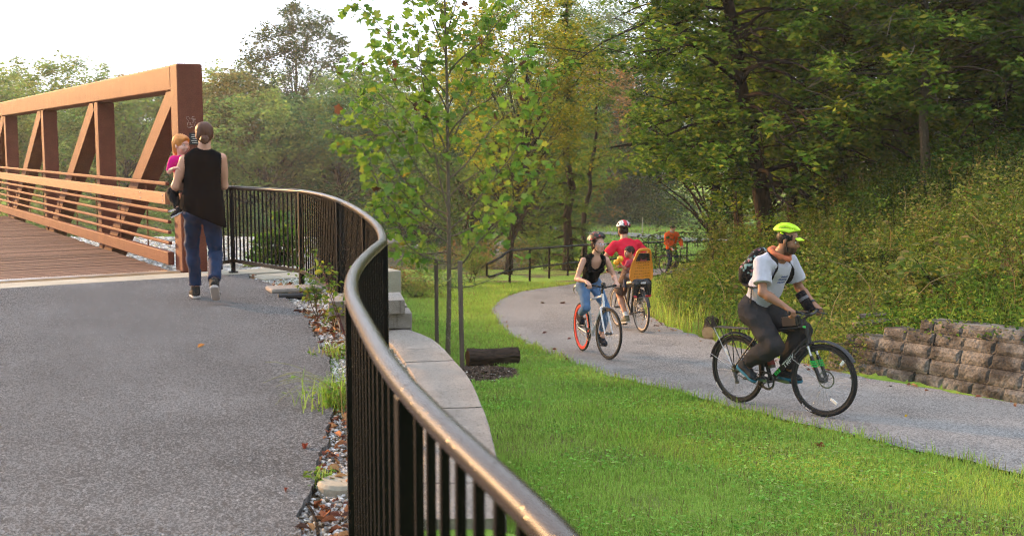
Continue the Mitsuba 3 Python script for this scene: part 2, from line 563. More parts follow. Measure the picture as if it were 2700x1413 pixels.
# trail
ne = curve(near_edge, 260)
fe = curve(far_edge, 260)
ne = ne + (meshkit.fbm(np.stack([ne[:, 1] * 4, ne[:, 0] * 4, ne[:, 0] * 0], -1), 3, 8) - .5)[:, None] * V(.16, .05)
fe = fe + (meshkit.fbm(np.stack([fe[:, 1] * 4, fe[:, 0] * 4, fe[:, 0] * 0], -1), 3, 9) - .5)[:, None] * V(.2, .05)
trail_poly = sg.Polygon([tuple(p) for p in ne] + [tuple(p) for p in fe[::-1]]).buffer(0)
trail_poly = max(trail_poly.geoms, key=lambda g: g.area) if hasattr(trail_poly, 'geoms') else trail_poly
tag(obj('lower_path', tri_poly(trail_poly, lambda x, y: trail(y)), 'm_trail', smooth=False), 'light grey asphalt trail curving through the grass', None, None, 'structure')
fp = sg.LineString([(2, 100), (9, 97), (14, 90), (30, 86), (50, 84)]).buffer(1.5)
tag(obj('far_path', tri_poly(fp, lambda x, y: ground_z(x, y) + 0.12, 2.0), 'm_trail', smooth=False), 'pale path crossing the far lawn', None, None, 'structure')
wat = sg.box(-95, 46, 3, 78)
tag(obj('creek', tri_poly(wat, lambda x, y: x * 0 - 4.75, 8.0), 'm_water', smooth=False), 'brown shallow creek water', None, None, 'structure')

# concrete of the bridge seat
c = tag(number('bridge_seat'), 'pale concrete bridge seat along the end of the deck', 'concrete seat')


def slab(s0, s1, o0, o1, z0, z1, r=.012):
    ctr = ab_line((s0 + s1) / 2, (o0 + o1) / 2)
    R = np.column_stack([[*BR_U, 0], [*BR_B, 0], [0, 0, 1]])
    return rbox([*ctr, (z0 + z1) / 2], [s1 - s0, o1 - o0, z1 - z0], r, R)


obj('sill', slab(-9, 1.55, -.64, -.16, -.8, .004), 'm_concrete', c)
obj('backwall', slab(-9, .55, -.155, .12, -1.2, -.06), 'm_concrete', c)
obj('apron', slab(.58, 2.35, -1.2, -.66, -.5, -.012), 'm_concrete', c)
obj('apron', slab(1.6, 2.1, -.60, .25, -.6, -.03), 'm_concrete', c)

# ---------------------------------------------------------------- bridge
t = tag(number('footbridge'), 'rusty brown steel truss footbridge with a plank deck', 'bridge')
RB = np.column_stack([[*BR_U, 0], [*BR_B, 0], [0, 0, 1]])
PW = 0.31


def bp(s, u=0.0, z=0.0):
    """A point of the bridge: s along it, u to its right from the inner face of the truss."""
    q = ab0 + BR_B * s + BR_U * u
    return V(q[0], q[1], z)


def bbeam(s0, s1, u0, u1, z0, z1, r=0.015):
    return rbox(bp((s0 + s1) / 2, (u0 + u1) / 2, (z0 + z1) / 2), [u1 - u0, s1 - s0, z1 - z0], r, RB)


obj('end_post', bbeam(0, PW, 0, PW, -.02, 2.49, .022), 'm_steel', t)
obj('bearing_plate', bbeam(-.06, PW + .05, -.05, PW + .05, -.055, -.021, .006), 'm_steel', t)
obj('top_chord', bbeam(PW + .002, 22, 0.003, PW - .003, 2.18, 2.487, .022), 'm_steel', t)
for kk in range(1, 5):
    s = 4.55 * kk
    obj('post', bbeam(s - .12, s + .12, .03, PW - .03, -.3, 2.178, .015), 'm_steel', t)
for kk in range(4):
    a, b = (bp(4.55 * kk + (.36 if kk == 0 else .2), PW / 2, 2.17), bp(4.55 * kk + 4.36, PW / 2, -.2))
    m = bar(a, b, .25, .25, up=(*(BR_B), 0))
    obj('diagonal', m, 'm_steel', t)
for z in (.325, .455, .585, .715):
    m = bbeam(.315, 20, -.075, -.03, z - .02, z + .02, .008)
    obj('rail', m, 'm_steel', t)
obj('handrail', bbeam(.315, 20, -.09, -.04, 1.03, 1.075, .008), 'm_steel', t)
bsdf('m_rubrail', proc(lambda p, n, uv: mix([0.24, 0.105, 0.05], [0.36, 0.18, 0.095], fbm(p.x * 9, p.y * 9, p.z * 70, 3))), 0.6, spec=0.3)
obj('rub_rail', bbeam(.315, 20, -.10, -.04, .80, .945, .006), 'm_rubrail', t, label='tan timber rub rail')
obj('toe_beam', bbeam(.315, 20, -.085, -.01, .055, .215, .008), 'm_steel', t)
for s in np.arange(1.5, 19, 1.5):
    obj('rail_stay', bbeam(s - .008, s + .008, -.028, -.012, .05, 1.04, .003), 'm_steel', t)
bolt = lathe([(0, .008), (.009, .006), (.012, 0), (0, 0)], 8, axis=-V(*BR_U, 0))
bdict = mikit.ply(meshkit.arrays(bolt, 30)[:2], 'm_metal', smooth=True, color=np.tile([.5, .42, .36], (len(meshkit.arrays(bolt, 30)[0]), 1)))
for s in (.42, 1.5, 3.0, 4.5):
    for z in (.84, .91):
        p = bp(s, -.102, z)
        put('bolt', bdict, t, T4().translate(p.tolist()))
# deck
plank = meshkit.arrays(rbox((0, 0, 0), [3.6, .138, .06], .008, RB), 30)
plv = [mikit.ply((plank[0], plank[1]), 'm_deck', smooth=True)]
prng = random.Random(4)
for kk in range(90):
    s = .18 + .145 * kk
    p = bp(s + .07, -1.9 + prng.uniform(-.012, .012), -.025 + prng.uniform(-.004, .004))
    put('plank', plv[0], t, T4().translate(p.tolist()))
obj('nosing', bbeam(.02, .165, -3.75, -.02, -.03, .012, .004), 'm_metal', t, color=(.5, .5, .5), label='bright steel edge plate')
for u in (-.35, -1.3, -2.4, -3.4):
    obj('stringer', bbeam(.12, 20, u - .05, u + .05, -.36, -.06, .01), 'm_steel', t)
# plate and scratched drawing on the end post
face = lambda a, z, o=0.004: bp(-o, a, z)


def on_post(px, py, o=.004):
    d = ray(px, py)
    n = V(*BR_B, 0)
    p0 = bp(-o, 0, 0)
    tt = (n @ (p0 - [0, 0, CAMZ])) / (n @ d)
    return V(0, 0, CAMZ) + d * tt


dz = []
zp = lambda x, y: on_post(440 + x / 5.18, 300 + y / 5.18, .0015)
strokes = [[(262, 75), (300, 52), (322, 78), (345, 50), (375, 45)], [(275, 80), (295, 105), (285, 130), (280, 165), (295, 190), (330, 185), (360, 178)],
           [(340, 80), (362, 66), (388, 72)], [(345, 95), (370, 84), (392, 95)], [(350, 110), (375, 104), (388, 112)], [(300, 128), (310, 120), (320, 128)],
           [(345, 126), (356, 120), (366, 128)], [(328, 130), (318, 152), (332, 160), (345, 150)], [(308, 172), (330, 178), (352, 168)], [(385, 108), (384, 140), (372, 172)]]
for st in strokes:
    pts = np.array([zp(x, y) for x, y in st])
    dz.append(tube(curve(pts, 14), .0022, 5))
obj('scratched_drawing', cat(dz), 'm_matte', t, color=(.42, .33, .29), smooth=True, label='pale scratched line drawing of a face')
c0, c1 = on_post(501, 351, 0), on_post(522, 382, 0)
w = np.linalg.norm((c1 - c0)[:2])
hgt = c0[2] - c1[2]
mid = (c0 + c1) / 2
pk = obj('plaque', rbox(mid - V(*BR_B, 0) * .004, [w + .02, .008, hgt], .003, RB), 'm_satin', t, color=(.02, .02, .022), label='small dark name plate')
for q in range(5):
    obj('text_line', rbox(mid - V(*BR_B, 0) * .0085 + V(0, 0, hgt * (.32 - .16 * q)) + V(*BR_U, 0) * .005 * (-1) ** q, [w * (.75 - .08 * (q % 3)), .002, hgt * .055], .0008, RB), 'm_matte', pk, color=(.5, .48, .44))

# ---------------------------------------------------------------- railing of the upper path
t = tag(number('path_railing'), 'black steel picket railing curving along the upper path', 'railing')


def sec(a, b):
    return railline[a:b]


top = lambda p, z=RAILZ: np.column_stack([p, np.full(len(p), z)])
P0 = railraw
obj('top_rail', tube(top(np.vstack([P0[0], P0[1]])), .024, 14), 'm_rail', t, smooth=50)
obj('top_rail', tube(top(np.vstack([P0[1], P0[2]])), .0241, 14), 'm_rail', t, smooth=50)
obj('top_rail', tube(top(arc_far), .0242, 16), 'm_rail', t, smooth=50)
obj('top_rail', tube(top(arc_near), .0243, 24), 'm_rail', t, smooth=50)
zb = .15
for seg, hz in ((np.vstack([P0[0], P0[1]]), 0), (np.vstack([P0[1], P0[2]]), .0004), (arc_far, .0008), (arc_near, .0012)):
    obj('bottom_rail', tube(top(seg, zb + hz), .021, profile=RSQ), 'm_rail', t, smooth=20)
s_of = lambda y: float(np.interp(-y, -railline[:, 1], rl_s))
s1, s2, s7 = rl_s[1], rl_s[2], s_of(railraw[7, 1])
posts = [0.03, s1, s2] + list(np.linspace(s2, s7, 4)[1:]) + [s7 + 2.15, s7 + 3.55, s7 + 5.6]
post_m = {}
for s in posts:
    q = rail_at(s)
    d = nrm(np.append(rail_at(s + .05) - rail_at(s - .05), 0))
    R = np.column_stack([np.cross(d, [0, 0, 1]), d, [0, 0, 1]])
    foot = 0.02 if s > .1 else zb - .02
    obj('post', rbox([*q, (RAILZ - .01 + foot - .06) / 2], [.05, .05, RAILZ - .01 - foot + .06], .004, R), 'm_picket', t)
    if s > .1:
        fz = -.012 if s > s2 - .1 else .012
        obj('base_plate', rbox([*q, fz + .004], [.11, .11, .014], .003, R), 'm_black', t)
pick = meshkit.arrays(rbox((0, 0, (RAILZ + zb) / 2), [.0165, .0165, RAILZ - zb - .03], .002), 20)
pd = mikit.ply((pick[0], pick[1]), 'm_picket', smooth=True)
edges = sorted(posts + [rl_s[-1]])
npk = 0
for a, b in zip(edges[:-1], edges[1:]):
    n = max(2, round((b - a) / (.092 if b <= s2 + .01 else .108)))
    for q in range(1, n):
        s = a + (b - a) * q / n
        p = rail_at(s)
        d = rail_at(s + .03) - rail_at(s - .03)
        put('picket', pd, t, T4().translate([float(p[0]), float(p[1]), 0]).rotate([0, 0, 1], math.degrees(math.atan2(d[1], d[0]))))
# collars at the joints of the top rail
for s in (s1, s2, s7):
    q = rail_at(s)
    obj('rail_joint', trimesh.creation.icosphere(2, .0247).apply_translation([*q, RAILZ]), 'm_rail', t, smooth=True)

# ---------------------------------------------------------------- stone wall beside the railing
t = tag(number('retaining_wall'), 'curved grey retaining wall with a flat stone coping beside the railing', 'wall')
wr = curve(wallr, 400)
ws = np.concatenate([[0], np.cumsum(np.linalg.norm(np.diff(wr, axis=0), axis=1))])
wp = lambda s: np.stack([np.interp(s, ws, wr[:, k]) for k in (0, 1)], -1)


def wall_block(s0, s1, off0, off1, z0, z1, amp=.004, seed=0, n=5):
    """A block that follows the curve: from off0 to off1 to the left of the wall's outer edge."""
    ss = np.linspace(s0, s1, n)
    p = wp(ss)
    d = wp(ss + .02) - wp(ss - .02)
    d /= np.linalg.norm(d, axis=1, keepdims=True)
    left = np.stack([-d[:, 1], d[:, 0]], 1)
    prof = []
    for q, l in zip(p, left):
        prof.append([[*(q + l * off0), z0], [*(q + l * off0), z1 - .008], [*(q + l * (off0 + .008)), z1], [*(q + l * (off1 - .008)), z1], [*(q + l * off1), z1 - .008], [*(q + l * off1), z0]])
    v = np.array(prof).reshape(-1, 3)
    k = 6
    f = []
    for a in range(n - 1):
        for b in range(k):
            f.append([a * k + b, a * k + (b + 1) % k, (a + 1) * k + (b + 1) % k, (a + 1) * k + b])
    f = np.array(f)
    tri = np.vstack([f[:, [0, 2, 1]], f[:, [0, 3, 2]]])
    caps = [[0, x + 1, x] for x in range(1, k - 1)] + [[(n - 1) * k, (n - 1) * k + x, (n - 1) * k + x + 1] for x in range(1, k - 1)]
    m = M(v, np.vstack([tri, caps]))
    m.fix_normals()
    if amp:
        rr = np.random.default_rng(seed)
        m.vertices = m.vertices + rr.normal(0, amp * .5, 3) * [1, 1, .6]
    return m


L = ws[-1]
cuts = np.linspace(0, L, 11)
for q in range(10):
    obj('cap_stone', wall_block(cuts[q] + .003, cuts[q + 1] - .003, 0, .36, -.12, .0 + .002 * ((q * 7) % 3 - 1), .004, q), 'm_stone', t)
for row in range(5):
    z1 = -.125 - .152 * row
    off = .0 if row % 2 else .24
    cc = np.concatenate([[0], np.arange(off if off else .48, L - .05, .48), [L]])
    for q in range(len(cc) - 1):
        obj('block', wall_block(cc[q] + .003, cc[q + 1] - .003, .02 + .006 * row * -1, .33, z1 - .148, z1, .006, 50 + row * 20 + q, 4), 'm_stone', t)
bx1 = on_z(1087, 866, 0.0)
e = nrm(V(-.93, -.16, 0))
RR = np.column_stack([-e, np.cross([0, 0, 1], -e), [0, 0, 1]])
for (x, y, zz, dz, wd, dp) in ((1087, 866, 0.0, .128, .6, .34), (1068, 828, .131, .118, .62, .52)):
    p = on_z(x, y, zz)
    obj('step_block', rough(rbox(p + RR @ V(-wd / 2, dp / 2, dz / 2), [wd, dp, dz], .008, RR), .004, 9, 3), 'm_stone', t)
obj('step_block', rbox(on_z(1087, 866, 0.0) + RR @ V(-.3, .63, .05), [.6, .25, .15], .008, RR), 'm_stone', t)
for row in range(4):
    z1 = -.005 - .2 * row
    obj('block', rbox(bx1 + RR @ V(-.3, .45, z1 - .1), [.6 - .01 * row, .9, .195], .008, RR), 'm_stone', t)

# round concrete footings of the posts, black pipe, drain stone
ft = on_z(905, 1290, -.03)
key = tag(obj('post_footing', rough(lathe([(0, .045), (.10, .045), (.115, .03), (.115, -.1), (0, -.1)], 28, ft), .003, 12), 'm_concrete'), 'round worn concrete footing at the foot of the near railing', 'footing')
ft2 = on_z(775, 775, -.03)
tag(obj('flat_stone', rough(rbox(ft2 + V(0, .05, .05), [.55, .34, .05], .02, rotz(.4)), .012, 6), 'm_stone'), 'flat grey stone slab lying on the gravel under the railing', 'stone')
pp = on_z(770, 790, -.03)
tag(obj('drain_pipe', tube([pp + V(-.13, -.03, .028), pp + V(.13, .06, .028)], .036, 14), 'm_black', smooth=40), 'short black plastic pipe lying beneath the flat stone', 'pipe')

# ---------------------------------------------------------------- handrail of the trail
t = tag(number('trail_handrail'), 'black two rail pipe handrail along the bend of the trail', 'handrail')
HP = [on_trail(x, y) for x, y in ((1343.8, 749.3), (1396.7, 739.5), (1447.9, 731.3), (1496.9, 724.8))]
d = (HP[-1] - HP[0]) / 3
for q in range(6):
    HP.append(HP[-1] + d * (1.0) + V(.22 * q, -.05 * q, 0))
HP = [V(p[0], p[1], ground_z(p[0], p[1])) for p in HP]
up = lambda p, z: p + V(0, 0, z)
e0 = HP[0] - d * .95
e0 = V(e0[0], e0[1], HP[0][2])
obj('top_rail', tube([up(e0, .80)] + [up(e0, .80) * .45 + up(HP[0], 1.0) * .55 - V(0, 0, .02)] + [up(p, 1.02) for p in HP], .036, 8), 'm_picket', t, smooth=50)
obj('lower_rail', tube([up(e0, .80), up(e0, .5), up(e0 * .9 + HP[0] * .1, .43)] + [up(p, .43) for p in HP], .032, 8), 'm_picket', t, smooth=50)
for p in HP:
    obj('post', rod(up(p, -.1), up(p, 1.02), .037, 8), 'm_picket', t, smooth=50)

# far picket railing on the pale path
t = tag(number('far_railing'), 'small black picket railing on the far lawn behind the orange jacket', 'railing')
fa = at_depth(1710, 640, 80.0)
pts = [V(fa[0] + s, 80 - .12 * s, ground_z(fa[0] + s, 80 - .12 * s)) for s in (0, .8, 3.4, 6.0, 8.6, 11.2, 13.8)]
obj('top_rail', tube([up(pts[0], .95)] + [up(p, 1.22) for p in pts[1:]], .035, 6), 'm_rail', t, smooth=50)
obj('bottom_rail', tube([up(p, .15) for p in pts], .025, 6), 'm_rail', t, smooth=50)
for p in pts:
    obj('post', rod(up(p, -.1), up(p, 1.2 if p is not pts[0] else .95), .04, 6), 'm_rail', t, smooth=50)
pm = [rod(up(lerp(a, b, q / 14), .15), up(lerp(a, b, q / 14), 1.2), .013, 4) for a, b in zip(pts[1:-1], pts[2:]) for q in range(1, 14)]
pm += [rod(up(lerp(pts[0], pts[1], q / 4), .15), up(lerp(pts[0], pts[1], q / 4), .95 + .06 * q), .013, 4) for q in range(1, 4)]
obj('pickets', cat(pm), 'm_rail', t, smooth=50, kind='stuff')
p = at_depth(1694, 613, 90.0)
tag(obj('marker_pole', rod(V(p[0], p[1], ground_z(p[0], p[1]) - .1), at_depth(1694, 573, 90.0), .035, 6), 'm_matte', color=(.5, .45, .33)), 'thin pale pole standing on the far lawn', 'pole')

# ---------------------------------------------------------------- split face block wall on the right
t = tag(number('block_wall'), 'low split face block wall stepping up beside the trail', 'wall')
w0, w1 = on_trail(2253, 975), on_trail(2410, 1004)
wd = nrm((w1 - w0) * [1, 1, 0])
wn = V(wd[1], -wd[0], 0)             # faces the trail
if wn[0] > 0: wn = -wn
RW = np.column_stack([wd, -wn, [0, 0, 1]])


def split_block(s0, s1, z0, z1, seed, out=0.0):
    """A block with a rock-like front."""
    rr = np.random.default_rng(seed)
    nx, nz = max(3, int((s1 - s0) / .032)), max(4, int((z1 - z0) / .032))
    xs, zs = np.linspace(s0 + .004, s1 - .004, nx), np.linspace(z0 + .004, z1 - .004, nz)
    gx_, gz_ = np.meshgrid(xs, zs, indexing='ij')
    edge = np.minimum(np.minimum(gx_ - xs[0], xs[-1] - gx_), np.minimum(gz_ - zs[0], zs[-1] - gz_))
    o = np.minimum(edge, .014) / .014 * (.004 + .034 * meshkit.fbm(np.stack([gx_ * 15, gz_ * 15, gx_ * 0 + seed], -1), 4, seed)) + out
    base = p_w(gx_, gz_) + wn * o[..., None]
    v = base.reshape(-1, 3)
    a, b = np.meshgrid(np.arange(nx - 1), np.arange(nz - 1), indexing='ij')
    f = np.stack([a * nz + b, (a + 1) * nz + b, (a + 1) * nz + b + 1, a * nz + b + 1], -1).reshape(-1, 4)
    front = M(v, np.vstack([f[:, [0, 1, 2]], f[:, [0, 2, 3]]]))
    c8 = [p_w(np.array(x), np.array(z)) + wn * (out + y) for x in (s0 + .004, s1 - .004) for z in (z0 + .002, z1 - .002) for y in (-.001, -.3)]
    return cat([front, hull(c8)])


def p_w(s, z):
    s = np.asarray(s, float)
    g = w0 + wd * s[..., None]
    base = g[..., 2] * 0 + (trail(g[..., 1]) - .03)
    lean = .12 * (np.asarray(z) / .8)
    q = np.stack([g[..., 0], g[..., 1], base + z], -1) - wn * lean[..., None]
    return q


rows = [(-.06, .13, -.55, 6, .21), (.132, .31, -.55, 6, 0), (.312, .46, -.25, 6, .30), (.462, .60, .42, 6, .05), (.602, .74, 1.02, 6, .25)]
sd = 0
for z0, z1, a, b, off in rows:
    s = a
    first = True
    while s < b:
        nx = s + (.45 - off if first and off else .45)
        if nx - s > .12:
            obj('block', split_block(s, min(nx, b), z0, z1, 100 + sd, .006 * ((sd * 5) % 4 - 1)), 'm_block', t, smooth=False)
        sd += 1
        s = nx
        first = False

# ---------------------------------------------------------------- logs
bsdf('m_cutwood', proc(lambda p, n, uv: mix([0.42, 0.26, 0.13], [0.60, 0.42, 0.24], fbm(p.x * 30, p.y * 30, p.z * 30, 3))), 0.85, spec=0.1)
bsdf('m_darkcut', proc(lambda p, n, uv: mix([0.05, 0.022, 0.012], [0.16, 0.07, 0.03], fbm(p.x * 25, p.y * 25, p.z * 25, 3))), 0.9, spec=0.1)
bsdf('m_deadwood', proc(lambda p, n, uv: mix([0.06, 0.047, 0.038], [0.33, 0.28, 0.24], fbm(p.x * 22, p.y * 22, p.z * 22, 3))), 0.95, spec=0.1)
bsdf('m_wetbark', proc(lambda p, n, uv: mix([0.012, 0.008, 0.006], [0.085, 0.052, 0.035], fbm(p.x * 12, p.y * 45, p.z * 45, 3))), 0.7, spec=0.3, bump=proc(lambda p, n, uv: fbm(p.x * 10, p.y * 50, p.z * 50, 3) * .05, 3e-3))


def log(name, a, b, r0, r1, bark, cut, label, seed, n=26, amp=.02):
    a, b = np.asarray(a, float), np.asarray(b, float)
    ln = np.linalg.norm(b - a)
    pts = np.array([lerp(a, b, q) for q in np.linspace(0, 1, n)])
    m = tube(pts, np.linspace(r0, r1, n) * (1 + .05 * np.sin(np.linspace(0, 9, n))), 22, caps=False)
    ax = nrm(b - a)
    v = np.asarray(m.vertices)
    along = (v - a) @ ax
    radial = v - a - along[:, None] * ax
    ang = np.arctan2(radial @ np.cross(ax, [0, 0, 1]), radial[:, 2])
    k = meshkit.fbm(np.stack([along * 3, np.cos(ang) * 2.5, np.sin(ang) * 2.5], -1), 3, seed) - .5
    m.vertices = a + along[:, None] * ax + radial * (1 + k * amp / r0 * 2)[:, None]
    t = tag(number(name), label, 'log')
    obj('bark', m, bark, t, smooth=60)
    for e, sgn, r in ((a, -1, r0), (b, 1, r1)):
        ring = [x for x in np.asarray(m.vertices)[(slice(0, 22) if sgn < 0 else slice(-22, None))]]
        cen = np.mean(ring, 0) + ax * sgn * .006
        vv = np.vstack([ring, [cen]])
        ff = [[22, (x + 1) % 22, x] if sgn < 0 else [22, x, (x + 1) % 22] for x in range(22)]
        obj('cut_end', M(vv, ff), cut, t, smooth=False)
    return t


p0, p1 = on_trail(1232, 966), on_trail(1362, 962)
log('fallen_log', p0 + V(0.0, .1, .095), p1 + V(0.02, .16, .09), .108, .092, 'm_wetbark', 'm_darkcut', 'dark wet log lying in the grass beside the right stake', 3, amp=.05)
p0 = on_trail(1868, 893)
log('cut_log', p0 + V(0, 0, .09), p0 + V(.16, .62, .17), .105, .11, 'm_bark', 'm_cutwood', 'short cut log with a pale end at the edge of the weeds', 5)
for (x0, y0, x1, y1, r, lb, dd) in ((2262, 834, 2318, 838, .026, 'upper one of two bleached dead branches behind the block wall', 14.75), (2250, 857, 2312, 855, .036, 'lower and thicker of two bleached dead branches behind the block wall', 14.4)):
    a, b = at_depth(x0, y0, dd), at_depth(x1, y1, dd - .1)
    log('dead_branch', a, b + V(.25, .2, .02), r, r * .9, 'm_deadwood', 'm_deadwood', lb, 9, amp=.03)
# ---------------------------------------------------------------- foliage
LEAF4_V = np.array([[0, 0, 0], [.5, .30, .05], [1, 0, -.06], [.5, -.30, .05]], float)
LEAF4_F = np.array([[0, 2, 1], [0, 3, 2]])
LEAF6_V = np.array([[0, 0, 0], [.3, .26, .05], [.68, .24, .03], [1, 0, -.12], [.68, -.24, .03], [.3, -.26, .05]], float)
LEAF6_F = np.array([[0, 3, 2], [0, 2, 1], [0, 4, 3], [0, 5, 4]])
_half = np.array([[.04, .05], [.10, .30], [.30, .40], [.36, .20], [.55, .50], [.72, .40], [.80, .16], [1.0, .10]])
LOBE_V = np.vstack([[[0, 0, 0], [.45, 0, 0], [.93, 0, -.1]], np.column_stack([_half, .14 * _half[:, 1] - .1 * _half[:, 0] ** 2]), np.column_stack([_half * [1, -1], .14 * _half[:, 1] - .1 * _half[:, 0] ** 2])])
LOBE_F = np.array([[0, 3 + 0, 3 + 1], [0, 4, 5], [0, 5, 1], [1, 5, 6], [1, 6, 7], [1, 7, 8], [1, 8, 9], [1, 9, 2], [2, 9, 10],
                   [0, 12, 11], [0, 13, 12], [0, 1, 13], [1, 14, 13], [1, 15, 14], [1, 16, 15], [1, 17, 16], [1, 2, 17], [2, 18, 17]])
PAL = {
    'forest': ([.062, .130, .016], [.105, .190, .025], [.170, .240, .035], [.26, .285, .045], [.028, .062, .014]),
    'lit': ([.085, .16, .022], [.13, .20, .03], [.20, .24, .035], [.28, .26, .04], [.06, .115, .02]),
    'yellow': ([.25, .25, .022], [.33, .29, .025], [.14, .20, .024], [.20, .23, .025], [.08, .14, .02]),
    'ivy': ([.06, .125, .018], [.09, .165, .024], [.14, .19, .03], [.11, .17, .03], [.035, .075, .014]),
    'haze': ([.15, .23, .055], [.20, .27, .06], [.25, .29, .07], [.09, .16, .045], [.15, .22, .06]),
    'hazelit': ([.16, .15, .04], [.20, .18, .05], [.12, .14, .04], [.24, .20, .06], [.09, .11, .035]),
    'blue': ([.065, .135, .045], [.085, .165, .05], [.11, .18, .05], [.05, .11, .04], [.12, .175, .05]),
    'orange': ([.30, .14, .025], [.36, .18, .03], [.20, .13, .03], [.14, .13, .03], [.26, .18, .05]),
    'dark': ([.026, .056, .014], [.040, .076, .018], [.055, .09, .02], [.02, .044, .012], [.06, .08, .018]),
    'brush': ([.085, .135, .024], [.13, .17, .035], [.21, .22, .06], [.045, .08, .016], [.19, .17, .07]),
    'fresh': ([.10, .20, .02], [.14, .24, .03], [.07, .14, .018], [.18, .25, .04], [.05, .10, .015]),
    'clover': ([.14, .29, .045], [.18, .34, .06], [.11, .24, .035], [.22, .36, .08], [.24, .29, .09]),
    'rust': ([.17, .085, .035], [.23, .15, .06], [.12, .10, .04], [.20, .17, .05], [.09, .09, .03]),
}


def pick_cols(rng, pal, n, spread=.22, w=None):
    c = np.asarray(PAL[pal])[rng.choice(5, n, p=w or [.3, .28, .2, .08, .14])]
    return np.clip(c * 1.3 * rng.uniform(1 - spread, 1 + spread, (n, 1)) * rng.uniform(.93, 1.07, (n, 3)), .005, .8)


def leaves_at(rng, pos, size, pal, shape='4', up=1.0, droop=.4, w=None, spread=.22):
    n = len(pos)
    B = basis(rng, n, up, droop)
    s = size * rng.uniform(.65, 1.25, n)
    mats = np.concatenate([B * s[:, None, None], pos[:, :, None]], 2)
    v, f = {'4': (LEAF4_V, LEAF4_F), '6': (LEAF6_V, LEAF6_F), 'L': (LOBE_V, LOBE_F)}[shape]
    return scatter(v, f, mats, pick_cols(rng, pal, n, spread, w))


def in_clumps(rng, cen, rad, per, flat=.45):
    """Points spread in flattened balls."""
    n = len(cen) * per
    d = rng.normal(size=(n, 3))
    d /= np.linalg.norm(d, axis=1, keepdims=True)
    d *= rng.random((n, 1)) ** .45
    d[:, 2] *= flat
    return np.repeat(cen, per, 0) + d * np.repeat(np.broadcast_to(rad, (len(cen),)), per)[:, None]


def limb_curve(rng, a, az, ln, rise, n=6, sag=0.0):
    tt = np.linspace(0, 1, n)
    wob = np.cumsum(rng.normal(0, .05, (n, 2)), 0)
    x = np.cos(az) * ln * tt - np.sin(az) * wob[:, 0] * ln * tt
    y = np.sin(az) * ln * tt + np.cos(az) * wob[:, 0] * ln * tt
    z = rise * tt + wob[:, 1] * ln * .5 * tt - sag * tt ** 2
    return np.asarray(a) + np.stack([x, y, z], 1)


